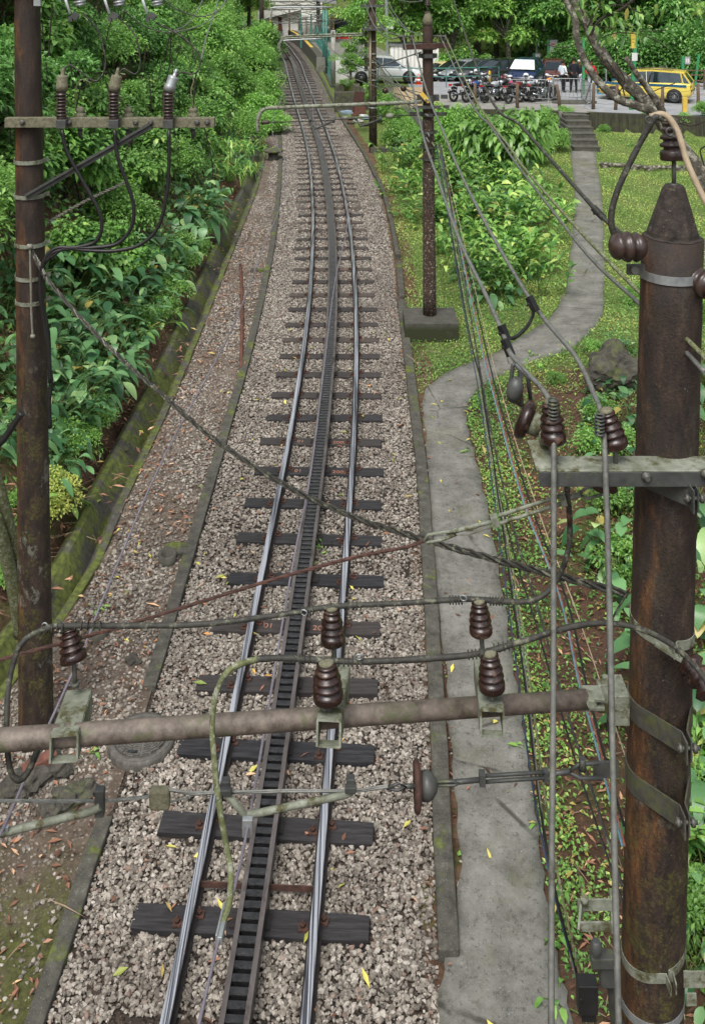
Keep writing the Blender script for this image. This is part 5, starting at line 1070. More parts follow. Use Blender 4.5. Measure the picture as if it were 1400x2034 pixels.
# ---- long lines from the left bank to the right pole
TB_ = thing('twisted_cable_bundle', px(60, 492, 10.3), 'twisted dark cable bundle sagging across the track from left pole to right pole', 'cable bundle')
l = [(60, 492, 10.25), (95, 555, 10.1), (180, 652, 9.7), (255, 725, 9.3), (330, 790, 8.9), (420, 868, 8.3), (560, 960, 7.6), (700, 1026, 7.0), (830, 1068, 6.5), (960, 1105, 6.1), (1100, 1142, 5.7), (1245, 1180, 5.45)]
mb = MB(); twist(mb, pxs(l, 8), .013, .0095, 16, 3); mb.build('strands', 'wire_dark', TB_); mb = MB(); twist(mb, pxs(l[:4], 8), .016, .0055, 9, 1); twist(mb, pxs([(60, 492, 10.25), (78, 520, 10.2), (90, 545, 10.1)], 8), .008, .008, 6, 2); mb.build('pale_strand', 'rope_pale', TB_)
for i, (l, Y0, Y1, r, mt, lb) in enumerate([
    ([(897, -10), (960, 168), (1032, 248), (1096, 320), (1190, 425), (1240, 470)], 24, 5.3, .013, 'wire_dark', 'dark line from the top edge down to the strain insulator of the right pole'),
    ([(874, 72), (936, 204), (972, 248), (1020, 318), (1080, 397), (1171, 511), (1275, 609), (1400, 740)], 21.3, 4.9, .0125, 'wire_grey', 'grey line from the right end of the speckled pole crossarm passing behind the right pole'),
    ([(884, 72), (943, 196), (1010, 290), (1043, 337), (1148, 456), (1275, 587), (1400, 710)], 21.3, 4.9, .0125, 'wire_moss', 'green-tinged line beside the grey one from the same crossarm end'),
    ([(818, 72), (846, 177), (880, 262), (911, 337), (966, 447), (1057, 602), (1140, 705), (1182, 790), (1193, 822), (1199, 870), (1207, 1100), (1214, 1400), (1221, 1750), (1229, 2080)], 21.3, 4.0, .0145, 'wire_grey', 'line over the right crossarm insulator, continuing straight down to the bottom edge'),
    ([(801, 72), (817, 160), (838, 262), (868, 352), (911, 474), (961, 579), (998, 662), (1012, 700), (1040, 735), (1078, 775), (1096, 812), (1099, 860), (1099, 1100), (1098, 1400), (1095, 1750), (1094, 2080)], 21.3, 4.0, .0145, 'wire_grey', 'line over the left crossarm insulator, continuing straight down to the bottom edge')]):
    ll = list(l)
    if i >= 3:
        k0 = 8 if i == 3 else 11; n_ = len(l); dep = [20.6*(5.1/20.6)**(j/(k0)) for j in range(k0+1)]+[5.1-(5.1-4.25)*(j/(n_-1-k0)) for j in range(1, n_-k0)]
        ys_ = [p[1] for p in l]; dep = [1/(np.interp(y, [72, 840], [1/21.3, 1/5.08])) if y < 840 else 5.08-(y-840)*.00068 for y in ys_]
        ll = [(p[0], p[1], d) for p, d in zip(l, dep)]
    cable('power_line', pxs(ll, Y0, Y1), r, mt, lb, n=8, k=6)
cable('jumper_cable', pxs([(1057, 604, 6.6), (1058, 625, 6.55), (1045, 650, 6.4), (1022, 670, 6.3), (1003, 673, 6.25)], 6.5), .012, 'wire_black', 'short black jumper joining two lines above the footpath bend')
m = MB()
for x, y, Y, d in ((1001, 662, 6.15, (.4, -.4, -1)), (1008, 690, 5.95, (.4, -.4, -1)), (1057, 604, 6.45, (.5, -.5, -1)), (1188, 423, 6.6, (1, -.5, -1))):
    c = px(x, y, Y); d = Vector(d).normalized(); m.bar(c-d*.05, c+d*.05, .045, .035); m.lathe([(.012, 0), (.012, .05)], c+Vector((-.035, 0, 0)), (1, 0, 0), 6)
m.build('line_clamps', 'wire_black', kind='stuff', label='black bolted clamps on the lines near the footpath bend', cat='clamp')
m = MB(); m.smooth = True
for a_, t in (((1018, 725), (1010, 790)), ((1032, 735), (1035, 800)), ((1048, 750), (1055, 810))): m.tube(pxs([(1022, 722), a_, t, (1035, 805)], 5.6), .012, 8)
m.lathe([(.03, -.06), (.045, -.02), (.045, .03), (.02, .07)], px(1022, 775, 5.55), (.2, -.1, 1), 12); m.build('dead_end_clamp', 'steel_grey', label='looped grey dead-end clamp hanging left of the disc insulator at the right pole', cat='clamp')
cable('jumper_cable', pxs([(1310, 234), (1300, 233), (1283, 262), (1262, 300), (1228, 372), (1213, 430), (1222, 478), (1238, 500)], 5.2), .0165, 'wire_dark', 'dark jumper arching from the pole-top insulator down to the strain insulator', n=8)
cable('jumper_cable', pxs([(1290, 232), (1320, 228), (1345, 262), (1363, 320), (1385, 370), (1420, 440)], 5.22, 5.0), .0165, 'wire_tan', 'tan jumper cable over the pole-top insulator bending down to the right', n=8)
mb = MB(); wrap(mb, px(1338, 250, 5.2), (.5, 0, -1), .021, .07, .005, 6); ring(mb, px(1330, 262, 5.15), (0, 1, 0), .02, .006); ring(mb, px(1288, 238, 5.15), (0, 1, 0), .018, .005)
for x, y in ((1098, 800), (1190, 832)): wrap(mb, px(x, y+12, 5.05), (0, 0, 1), .022, .09, .006, 6)
mb.build('binding_wire', 'steel_grey', kind='stuff', label='binding wire fixing lines to the right pole insulators', cat='binding wire')
cable('steel_rod', pxs([(1125, 965, 5.2), (1130, 1040, 5.2)], 5.2), .012, 'rust', 'short rusty rod below the right crossarm')
cable('guy_wire', pxs([(1245, 1178), (1210, 1250), (1205, 1400), (1212, 1500)], 5.4), .006, 'wire_dark', 'thin dark wire beside the right pole below the sagging bundle')

# telecom bundle following the footpath edge
TEL = [([(868, 292), (925, 620), (955, 760), (985, 950), (1015, 1170), (1040, 1350), (1065, 1550), (1095, 1740), (1150, 1960)], 'wire_black', .008, 'black'), ([(866, 292), (920, 620), (948, 760), (975, 950), (1003, 1170), (1030, 1350), (1056, 1550), (1090, 1740), (1155, 1980)], 'wire_navy', .0055, 'blue and black'),
       ([(872, 288), (940, 620), (990, 820), (1040, 1000), (1108, 1180), (1148, 1350), (1178, 1460), (1235, 1680)], 'wire_blue', .0065, 'light blue'), ([(873, 288), (943, 620), (993, 820), (1044, 1000), (1112, 1180), (1152, 1350), (1183, 1460), (1240, 1680)], 'wire_red', .0055, 'red'),
       ([(875, 290), (948, 620), (1000, 830), (1060, 1020), (1125, 1190), (1162, 1350), (1195, 1480), (1238, 1640)], 'wire_black', .008, 'black'), ([(874, 286), (932, 620), (975, 860), (1022, 1060), (1075, 1230), (1120, 1400), (1160, 1520), (1235, 1760)], 'wire_dark', .009, 'dark'),
       ([(871, 286), (934, 620), (968, 860), (1010, 1060), (1062, 1230), (1110, 1400), (1150, 1540), (1235, 1790)], 'wire_black', .006, 'black'), ([(876, 284), (950, 600), (1010, 830), (1075, 1030), (1140, 1200), (1200, 1380), (1240, 1500)], 'wire_tan', .004, 'thin pale'),
       ([(867, 284), (930, 640), (962, 820), (995, 1000), (1030, 1200), (1055, 1380), (1080, 1560), (1120, 1800), (1180, 2050)], 'wire_moss', .0065, 'mossy'), ([(869, 280), (928, 600), (958, 800), (990, 1000), (1022, 1180), (1048, 1380), (1075, 1600), (1110, 1800), (1170, 2050)], 'wire_grey', .0045, 'thin grey')]
seen = set()
for l, mt, r, cn in TEL:
    lb = cn+' telephone line of the bundle along the right edge of the footpath'
    n_ = len(l); ll = [(x, y, 1/np.interp(y, [290, 1700], [1/21.3, 1/5.1])) for x, y in l]
    for i in range(1, n_-1): ll[i] = (ll[i][0]+rnd.uniform(-1.5, 1.5), ll[i][1], ll[i][2])
    cable('telephone_line', pxs(ll, 5), r, mt, lb, n=5, group='telephone lines beside the footpath')
for l, r in [([(1110, 2034), (1150, 2034)], .01)]: pass

# ---- left pole
LP = thing('utility_pole', (-3.28, 10.45, Gf(-3.28, 10.45)), 'rusty round pole at the left edge carrying a crossarm with three cable terminals', 'utility pole')
def lax(z): t = (z-.4)/(7.74-.4); return Vector((-3.28-.09*t, 10.45, z))
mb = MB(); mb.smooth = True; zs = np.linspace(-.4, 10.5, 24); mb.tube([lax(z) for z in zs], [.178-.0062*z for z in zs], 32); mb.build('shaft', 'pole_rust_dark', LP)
def lband(z, h=.035, mat='steel_moss', pr=LP, ax=lax, y0=10.45, rr=.139):
    c = ax(z); r = rr; pts = [(r*math.cos(math.radians(a)), r*math.sin(math.radians(a))) for a in range(150, 392, 11)]; m = MB(); m.ribbon([(-r-.03, r*.5)]+pts+[(r+.03, r*.5)], c, z, z+h, .006); return m.build('band', mat, pr)
for y in (323, 391, 487, 552, 600): lband(8-(y+50)*10.45/2000, .04, rr=.147+.00001*y)
zt = 8-283*10.28/2000; m = MB(); xL = px(13, 0, 10.28).x; xR = px(427, 0, 10.28).x; m.box(((xL+xR)/2, 10.28, zt-.05), (xR-xL, .1, .098)); ca = m.build('crossarm', 'lichen', LP, bevel=.004)
b = MB()
for x in (45, 138, 270, 300, 392, 412): b.lathe([(.028, 0), (.028, .014), (.015, .016), (.015, .03)], px(x, 243, 10.225), (0, -1, 0), 8)
b.build('bolt', 'steel', ca)
m = MB(); m.bar(px(52, 392, 10.3), px(298, 250, 10.2), .012, .065); m.bar(px(52, 389, 10.29), px(298, 247, 10.19), .05, .012); m.build('brace', 'steel_grey', LP)
def terminal(x, tx):
    a = px(x, 243, 10.2); b = px(x, 183, 10.2); prof = [(.045, 0), (.05, .06)]
    for i in range(7): z = .07+i*.034; prof += [(.042, z), (.068, z+.006), (.066, z+.014), (.04, z+.02)]
    prof += [(.05, .315), (.052, .33)]; m = MB(); m.smooth = True; m.lathe(prof, a, b-a, 20); o = m.build('terminal_insulator', 'porcelain_dark', LP)
    c = px(x, 181, 10.2); d = Vector((tx, 0, 1)).normalized(); m = MB(); m.lathe([(.058, 0), (.062, .06), (.055, .07), (.055, .145), (.05, .16), (.02, .165), (.018, .21), (.012, .24)], c, d, 18); m.build('terminal_head', 'lichen' if tx < .2 else 'galvanised', o)
    m = MB(); m.box(px(x, 246, 10.17), (.1, .07, .09)); m.build('cable_gland', 'steel_grey', o, bevel=.005)
    return c+d*.24
T1 = terminal(123, .06); T2 = terminal(227, .18); T3 = terminal(335, .38)
for x in (160, 255, 384):
    m = MB(); m.lathe([(.03, 0), (.06, .0), (.06, .05), (.035, .06), (.05, .08), (.045, .1), (.02, .12)], px(x, 235, 10.38), (0, 0, 1), 16); o = m.build('pin_insulator', 'lichen', LP); m = MB(); m.tube([px(x, 256, 10.38), px(x, 275, 10.38)], [.03, .014], 10); m.build('pin', 'steel_grey', o)
for l, lb in [([(124, 258), (133, 300), (165, 360), (195, 415), (203, 450), (190, 480), (150, 492), (110, 500), (92, 520)], 'leftmost'), ([(228, 258), (234, 310), (255, 370), (266, 410), (262, 450), (235, 483), (185, 492), (130, 493), (98, 515)], 'middle'), ([(336, 258), (336, 330), (331, 390), (315, 450), (280, 485), (230, 498), (170, 497), (115, 492), (88, 520), (80, 570), (88, 640), (98, 700), (100, 760)], 'rightmost')]:
    cable('terminal_cable', pxs(l, 10.15), .019, 'wire_black', lb+' thick black cable looping down from its terminal on the left crossarm', n=10)
cable('downlead_bundle', pxs([(92, 515), (82, 545), (84, 600), (96, 660), (98, 720), (102, 760), (98, 800), (100, 850)], 10.3), .024, 'wire_black', 'black cable bundle running down the right side of the left pole', n=8)
cable('black_hose', pxs([(-20, 900), (10, 870), (30, 840), (45, 820)], 9), .03, 'wire_black', 'black hose curving in at the left edge beside the left pole')
cable('rope', pxs([(60, 490), (62, 560), (63, 620), (66, 672)], 10.2), .011, 'rope_pale', 'pale knotted rope end hanging down the left pole', 'rope')
m = MB(); m.smooth = True; m.blob(px(66, 668, 10.2), .025, 1, .2, 1); m.blob(px(60, 490, 10.2), .03, 2, .2, 1); m.build('rope_knots', 'rope_pale', kind='stuff', label='knots of the pale rope on the left pole', cat='rope')
mb = MB(); twist(mb, pxs([(95, 442), (150, 410), (200, 385), (250, 362)], 10.6), .012, .008, 12, 2); mb.build('frayed_rope', 'rope_pale', label='pale twisted rope running right from the left pole below the brace', cat='rope')
for i, (l, mt) in enumerate([([(-10, 1), (T1.x, T1.z)], 0)]): pass
for l, mt, lb in [([(128, 146), (130, 135), (142, 130), (160, 142), (185, 160), (200, 155), (210, 130), (207, 100), (195, 60), (165, 25)], 'wire_dark', 'left'), ([(236, 146), (246, 137), (258, 143), (270, 147), (279, 130), (275, 90), (262, 60), (236, 35)], 'wire_dark', 'middle'), ([(348, 153), (362, 143), (378, 147), (392, 142), (398, 120), (390, 100), (360, 72), (310, 45)], 'wire_dark', 'right')]:
    cable('drop_lead', pxs(l, 10.2), .009, mt, 'thin dark lead from the %s terminal up to the hanging fuse insulator' % lb)
for l, lb in [([(152, 222), (150, 185), (156, 165), (165, 158), (182, 165)], 'left'), ([(256, 218), (240, 195), (222, 165), (232, 147), (250, 148)], 'middle'), ([(384, 215), (380, 180), (385, 160), (375, 146)], 'right')]:
    cable('drop_lead', pxs(l, 10.35), .008, 'wire_moss', 'pale lead rising from the %s small pin insulator behind the crossarm' % lb)
UC = thing('fuse_crossarm', px(150, -30, 10.2), 'set of three tilted fuse insulators hanging above the crossarm at the top edge', 'fuse insulators')
for x, s in ((155, .0), (233, .1), (308, 0)):
    m = MB(); m.smooth = True; a = px(x+6, 12, 10.2); prof = [(.05, 0), (.055, .02)]
    for i in range(6): z = .03+i*.035; prof += [(.04, z), (.062, z+.01), (.058, z+.02), (.04, z+.028)]
    m.lathe(prof+[(.04, .26), (.02, .34)], a, (-.18, 0, 1), 18); o = m.build('fuse_insulator', 'galvanised', UC)
    m = MB(); m.tube([px(x-32, -25, 10.15), px(x-15, 28, 10.15)], .014, 8); m.build('fuse_tube', 'shade_white', o); m = MB(); m.box(px(x-5, 32, 10.15), (.07, .05, .06), Matrix.Rotation(.6, 3, 'Y')); m.box(px(x-14, 38, 10.15), (.04, .04, .05)); m.build('contact', 'steel_grey', o)
m = MB(); m.box(px(170, -42, 10.28), (2.2, .1, .1)); m.build('arm', 'steel_moss', UC)
m = MB(); m.box(px(76, 0, 10.25), (.07, .06, .12)); m.build('bracket', 'galvanised', LP)
for l, lb in [([(245, 20), (275, 45), (315, 62), (350, 63), (400, 50), (430, 25), (455, -5)], 'widest'), ([(320, -5), (350, 18), (390, 32), (415, 30), (440, 15), (452, -8)], 'upper'), ([(340, 63), (370, 50), (390, 25), (405, -5)], 'short'), ([(400, 118), (408, 80), (425, 30), (435, -5)], 'steep')]:
    cable('overhead_line', pxs(l, 11, 14), .008, 'wire_grey', lb+' pale line arching over the left hillside at the top edge')

for l, r, lb in [([(-30, 880), (0, 965), (38, 1120), (48, 1180)], .055, 'upper'), ([(-40, 980), (0, 1060), (30, 1180), (42, 1260)], .075, 'lower')]:
    m = MB(); m.smooth = True; P = crv(pxs(l, 10.6, 11.2), 5); m.tube(P, [r*rnd.uniform(.94, 1.05) for p in P], 10); m.build('banana_plant', 'wire_moss', label=lb+' thick green leaning plant stem behind the left pole at the left edge', cat='plant')

# ---- speckled pole on its plinth
mb = MB(); x0, x1 = px(804, 0, 20.95).x, px(911, 0, 20.95).x; mb.box(((x0+x1)/2, 21.45, .42), (x1-x0, 1.0, .66)); PLN = mb.build('pole_plinth', 'plinth', bevel=.015, label='mossy square concrete block under the speckled pole', cat='plinth')
MP = thing('utility_pole', (1.645, 21.5, .75), 'speckled brown round pole standing on the concrete block right of the track', 'utility pole')
def mpx(z): return Vector((1.645-.0068*(z-.75), 21.5, z))
mb = MB(); mb.smooth = True; zs = list(np.linspace(.7, 6.95, 14)); mb.tube([mpx(z) for z in zs]+[mpx(7.22)], [.142-.006*(z-1) for z in zs]+[.05], 24); mb.build('shaft', 'pole_speck', MP)
mb = MB(); mb.smooth = True; mb.lathe([(.112, 0), (.106, .12), (.055, .27), (.03, .29)], mpx(6.92), (0, 0, 1), 20); mb.build('cap', 'lichen', MP)
insulator(MP, mpx(7.34), mpx(7.5), .07, mpx(7.2), 'porcelain_dark')
c = px(847, 92, 21.33); m = MB(); m.box((c.x, 21.332, c.z), (1.0, .07, .11), Matrix.Rotation(-.04, 3, 'Y')); ca = m.build('crossarm', 'rust', MP, bevel=.005)
for x in (801, 818, 875, 884): insulator(MP, px(x, 82, 21.33), px(x, 68, 21.33), .05, px(x, 92, 21.33), 'porcelain_dark', False)
def mclamp(z, h=.1, w=.2, mat='steel_grey'):
    c = mpx(z); m = MB(); pts = [(.135*math.cos(math.radians(a)), .135*math.sin(math.radians(a))) for a in range(140, 402, 12)]; m.ribbon([(-w, .06)]+pts+[(w, .06)], c, z, z+h, .01); m.box((c.x, 21.5-.15, z+h/2), (.16, .05, h*.7)); return m.build('clamp', mat, MP)
mclamp(6.22); mclamp(6.4, .03); mclamp(5.3, .14, .24); mclamp(4.98, .08, .4); mclamp(4.62, .05); mclamp(4.3, .04); mclamp(4.05, .03)
m = MB(); m.bar(px(836, 185, 21.28), px(852, 203, 21.28), .02, .09); m.build('bracket', 'yellow_paint', MP)
m = MB(); m.box(px(850, 213, 21.33), (.5, .08, .06)); m.box(px(882, 192, 21.43), (.14, .1, .08)); m.box(px(886, 212, 21.43), (.12, .1, .06)); m.build('bracket', 'steel_grey', MP)
BM2 = thing('catenary_boom', px(835, 203, 21.33), 'green-grey horizontal pipe from the speckled pole over the track, bent down at its left end', 'overhead boom')
m = MB(); m.smooth = True; m.tube(crv(pxs([(838, 202), (700, 208), (545, 214), (527, 216), (516, 226), (512, 242), (512, 262)], 21.33), 5), .042, 12); m.build('pipe', 'steel_moss', BM2)
m = MB(); m.lathe([(.02, -.1), (.05, -.08), (.055, -.05), (.035, -.03), (.055, 0), (.035, .02), (.05, .05), (.02, .08)], px(528, 243, 21.33), (1, 0, 0), 14); m.build('insulator', 'porcelain_dark', BM2)
m = MB(); m.lathe([(.02, -.1), (.05, -.08), (.06, -.04), (.06, .03), (.02, .08)], px(775, 230, 21.33), (1, 0, 0), 14); m.build('insulator', 'steel_moss', BM2)
m = MB(); m.tube(pxs([(535, 243), (616, 241), (663, 238), (690, 236), (770, 230)], 21.33), .012, 6); m.tube(pxs([(780, 230), (838, 227)], 21.33), .015, 6); m.build('span_wire', 'wire_dark', BM2)
for l in ([(616, 238), (626, 256), (663, 240)], [(707, 235), (715, 251), (755, 237)]): m = MB(); m.smooth = True; m.tube(pxs(l, 21.28), .022, 8); m.box(px(l[0][0], l[0][1], 21.28), (.05, .05, .09)); m.box(px(l[2][0], l[2][1]-1, 21.28), (.05, .05, .1)); m.build('registration_arm', 'steel_grey', BM2)
DD = thing('disc_insulator_pair', px(745, 180, 21.33), 'two brown disc insulators hanging on thin wires left of the speckled pole', 'insulators')
for x, y in ((765, 180), (801, 176)): m = MB(); m.lathe([(.02, -.04), (.06, -.03), (.066, 0), (.05, .02), (.03, .05), (.02, .06)], px(x, y, 21.33), (-.3, -1, .1), 18); m.build('disc', 'insulator', DD)
m = MB(); m.tube(pxs([(735, 197), (765, 180), (801, 190), (840, 200)], 21.335), .008, 5); m.tube(pxs([(801, 176), (838, 185)], 21.335), .008, 5); m.build('wire', 'wire_dark', DD)
CH = thing('stay_wire', px(770, 130, 21.33), 'linked dark stay wire running left and down from the clamp of the speckled pole', 'stay wire')
m = MB(); m.tube(pxs([(838, 103), (825, 107), (783, 121), (778, 123), (745, 135)], 21.33), .014, 6); m.torus(px(782, 121, 21.33), .03, .01, (.2, 1, 0), 12, 6); m.torus(px(826, 107, 21.33), .03, .01, (.2, 1, 0), 12, 6); m.build('rod', 'steel_grey', CH)
cable('guy_wire', pxs([(805, 88), (812, 160)], 21.43), .01, 'wire_dark', 'short vertical lead under the left end of the rusty crossarm')

# ---- far mast with booms
FM = thing('utility_pole', (.86, 42, .8), 'far speckled mast with a work platform beside the end of the lawn', 'utility pole')
mb = MB(); mb.smooth = True; mb.tube([(.86, 42, .4), (.84, 42, 4), (.8, 42, 9.5)], [.17, .16, .13], 20); mb.build('shaft', 'pole_speck', FM)
m = MB(); m.box(px(739, 12, 41.8), (1.0, .08, .1)); m.build('crossarm', 'steel_grey', FM); m = MB(); m.box(px(742, 58, 41.7), (.95, .7, .08)); m.bar(px(718, 60, 41.6), px(735, 38, 41.8), .05, .05); m.bar(px(765, 60, 41.6), px(748, 38, 41.8), .05, .05); m.box(px(741, 52, 41.6), (.9, .05, .05)); m.build('platform', 'steel_grey', FM)
m = MB(); m.tube(pxs([(735, 55), (736, 198)], 41.75), .045, 8); m.build('conduit', 'wire_tan', FM)
for y in (83, 108, 125, 140, 160, 215): z = 8-(y+50)*42/2000; m = MB(); m.lathe([(.18, 0), (.18, .05)], (.84, 42, z), (0, 0, 1), 16); m.build('band', 'galvanised', FM)
BM3 = thing('catenary_boom', px(725, 68, 42), 'pair of pale pipes from the far mast across the track near the platform end', 'overhead boom')
for dy in (0, 4): m = MB(); m.smooth = True; m.tube(crv(pxs([(728, 66+dy), (640, 69+dy), (572, 72+dy), (560, 77+dy), (556, 90), (556, 104)], 42), 5), .038, 8); m.build('pipe', 'steel_moss', BM3)
for i in range(3): m = MB(); m.tube(pxs([(600+i*30, 70), (602+i*30, 62)], 42), .04, 6); m.build('hanger', 'steel_grey', BM3)
for l, lb in [([(720, -5), (740, 45), (770, 75), (800, 72)], 'first'), ([(730, -5), (755, 50), (790, 70), (818, 72)], 'second'), ([(757, -5), (790, 45), (830, 68), (875, 72)], 'third'), ([(765, -5), (800, 50), (840, 70), (884, 72)], 'fourth'), ([(790, 0), (815, 4), (838, 2)], 'topmost')]:
    cable('overhead_line', pxs(l, 40, 20.6), .014, 'wire_grey', lb+' pale line from the far mast to the speckled pole crossarm')
for l, lb in [([(640, 75), (660, 100), (720, 135), (790, 170), (850, 200)], 'upper'), ([(640, 130), (700, 155), (760, 178), (850, 230)], 'lower'), ([(693, 75), (705, 92), (730, 113), (755, 135), (800, 190), (850, 280)], 'middle'), ([(700, 75), (715, 90), (735, 110), (758, 130), (810, 190), (852, 270)], 'inner')]:
    cable('overhead_line', pxs(l, 60, 21), .018, 'wire_grey', lb+' pale line from the station to the speckled pole')
for j in range(5):
    cable('telephone_line', pxs([(745+j*3, 125+j*2), (775+j*4, 185), (820+j*5, 235+j*3), (862, 290)], 42, 21), .014, 'wire_grey' if j % 2 else 'wire_moss', 'telephone line from the far mast towards the speckled pole', group='telephone lines between the far mast and speckled pole')

# ---- ground furniture
MH = thing('manhole', hit(281, 1470), 'round cast iron manhole cover on a raised concrete ring beside the left kerb', 'manhole')
c = hit(281, 1478)+Vector((0, 0, .03)); m = MB(); m.lathe([(.335, -.2), (.345, 0), (.33, .035), (.31, .04)], c, (0, -.02, 1), 40); m.build('ring', 'iron', MH)
m = MB(); m.lathe([(.325, .02), (.325, .046), (.29, .046), (.275, .040), (.262, .040), (.258, .046), (.10, .046), (.02, .047)], c, (0, -.02, 1), 40)
for k in range(3, 10):
    R = .028*k; n = max(6, int(R*2*math.pi/.085))
    for j in range(n):
        a = 2*math.pi*(j+.5*(k % 2))/n; m.box(c+Vector((R*math.cos(a), R*math.sin(a), .049)), (.021, .07*min(1, R*6), .006), a)
m.build('cover', 'iron', MH); m = MB()
for e in (-1, 1): m.box(c+Vector((e*.04, e*.22, .0535)), (.10, .03, .006)); m.build
m.build('lifting_slots', 'grease', MH)
ps = thing('pipe_stub', hit(333, 1118), 'short open concrete pipe stub with mossy hump beside the left kerb', 'pipe stub'); c = hit(333, 1118); m = MB(); m.smooth = True
m.lathe([(.115, -.1), (.12, .12), (.085, .125), (.08, .04), (.02, .04)], c, (0, -.15, 1), 20); m.build('pipe', 'concrete_dark', ps); m = MB(); m.smooth = True; m.blob(c+Vector((.08, .22, .02)), .17, 5, .15, 2, (1.2, 1, .5)); m.build('hump', 'moss_concrete', ps)
c = hit(195, 1262); m = MB(); m.lathe([(.13, -.1), (.13, .05), (.11, .06)], c, (0, 0, 1), 20); m.build('concrete_stub', 'concrete_dark', label='low round concrete stub beside the drain gutter', cat='stub')
c = hit(543, 318); st = thing('concrete_stump', c, 'round concrete stump with a wide flat mossy cap left of the track', 'stump'); m = MB(); m.lathe([(.2, -.2), (.2, .32)], c, (0, 0, 1), 18); m.build('stump', 'concrete_dark', st); m = MB(); m.lathe([(.36, .32), (.42, .36), (.38, .42), (.1, .44)], c, (0, 0, 1), 20); m.build('cap', 'moss_concrete', st)
m = MB(); a = hit(498, 540); b = hit(530, 540); m.box((a+b)/2+Vector((0, 0, .03)), ((b-a).length, .12, .08)); m.build('cross_kerb', 'kerb', label='short cross kerb joining the left kerb in the soil strip', cat='kerb', bevel=.01)
m = MB(); m.smooth = True; a = hit(478, 530)+Vector((0, 0, .05)); b = hit(479, 738)+Vector((0, 0, .05)); m.tube(crv([a, a.lerp(b, .5)+Vector((.03, 0, 0)), b], 5), .035, 8); m.build('fallen_pole', 'brown_board', label='long thin brown stick lying along the soil strip', cat='stick')
for x, y, r, mt, lb in [(60, 1560, .16, 'rock', 'grey rubble stone left of the manhole'), (110, 1535, .14, 'rock', 'rubble stone behind the red brick chunk'), (25, 1580, .12, 'rock', 'rubble stone at the left edge'), (140, 1600, .13, 'rock', 'pale rubble stone below the brick chunk'), (165, 1575, .1, 'rock', 'small rubble stone nearest the manhole'), (265, 1315, .07, 'rock', 'dark stone in the gravel above the manhole'), (850, 300, .1, 'rock', 'stone by the far pole foot'), (100, 1620, .1, 'rock', 'rubble stone below the brick chunk on its left')]:
    c = hit(x, y); m = MB(); m.smooth = False; m.blob(c+Vector((0, 0, r*.3)), r, int(x), .3, 2, (1.2, 1, .7)); m.build('rubble_stone', mt, label=lb, cat='stone')
c = hit(80, 1548); m = MB(); m.box(c+Vector((0, 0, .13)), (.34, .12, .09), Matrix.Rotation(.5, 3, 'Z') @ Matrix.Rotation(-.2, 3, 'Y')); m.build('brick_chunk', 'brick', bevel=.015, label='broken red brick chunk lying on rubble left of the manhole', cat='brick')
c = hit(1220, 770); m = MB(); m.blob(c+Vector((0, .1, .25)), .48, 4, .22, 3, (1.05, .9, .85)); m.build('mossy_rock', 'rock', label='big dark mossy rock beside the right pole below the lawn', cat='rock')
for (x0, y0, x1, y1, lb) in [(1190, 333, 1273, 338, 'left'), (1275, 340, 1362, 340, 'right')]:
    a = hit(x0, y0)+Vector((0, 0, .14)); b = hit(x1, y1)+Vector((0, 0, .14)); m = MB(); m.smooth = True; m.tube([a, b], .075, 10)
    for q in (.15, .85): m.box(a.lerp(b, q)-Vector((0, 0, .12)), (.3, .16, .2))
    m.build('log', 'bark', label=lb+' one of two old logs lying end to end on the lawn', cat='log')
m = MB(); a = hit(735, 304); b = hit(810, 302); m.box((a+b)/2+Vector((.3, .15, .03)), ((b-a).length+.6, .25, .32)); m.build('garden_sill', 'concrete_dark', label='low concrete sill at the upper end of the lawn by the far pole', cat='sill', bevel=.02)

# ---- leaning tree over the retaining wall
LT = thing('leaning_tree', (6.7, 14, Gf(6.7, 14)), 'bare lichen covered leaning tree crossing in front of the road at the top right', 'tree')
m = MB(); m.smooth = True
def limb(l, Y0, Y1, r0, r1):
    P = crv(pxs(l, Y0, Y1), 6); n = len(P); m.tube([p+Vector((rnd.uniform(-1, 1), 0, rnd.uniform(-1, 1)))*.006 for p in P], [(r0+(r1-r0)*i/(n-1))*(1+rnd.uniform(-.07, .07)) for i in range(n)], 12)
limb([(1640, 1000), (1500, 640), (1400, 370), (1350, 290), (1290, 212), (1240, 160), (1200, 115), (1170, 60), (1140, 0), (1120, -40)], 14, 15, .13, .06)
limb([(1335, 268), (1310, 228), (1270, 212), (1225, 196), (1190, 165), (1160, 120), (1145, 75), (1142, 40), (1125, 5), (1118, -30)], 14, 14.6, .068, .042)
limb([(1316, 225), (1300, 195), (1270, 155), (1242, 114)], 13.9, 13.6, .055, .034)
m.build('trunk', 'bark', LT)
m = MB()
for l, r in [([(1172, 70), (1190, 40), (1230, 20), (1270, -10)], .02), ([(1165, 55), (1185, 20), (1200, -10)], .015), ([(1205, 120), (1230, 160), (1240, 190)], .01), ([(1170, 50), (1210, 55), (1260, 62), (1320, 60)], .008), ([(1180, 80), (1230, 65), (1290, 75), (1330, 100)], .008), ([(1240, 165), (1215, 140), (1185, 120)], .009), ([(1275, 195), (1300, 180), (1340, 165)], .007), ([(1150, 85), (1120, 95), (1080, 88)], .006), ([(1225, 190), (1240, 160), (1226, 130), (1222, 90)], .008), ([(1290, 150), (1285, 175), (1292, 148), (1296, 146)], .008), ([(1330, 238), (1370, 250), (1400, 240)], .012), ([(1398, 330), (1390, 300), (1400, 290)], .012), ([(1160, 30), (1150, 10), (1155, -10)], .01), ([(1150, 0), (1180, 15), (1230, 10), (1280, 30)], .009)]:
    m.tube(crv(pxs(l, 14.2), 4), r, 5)
m.build('twigs', 'bark_dark', LT)
rng = np.random.default_rng(31); PP = []
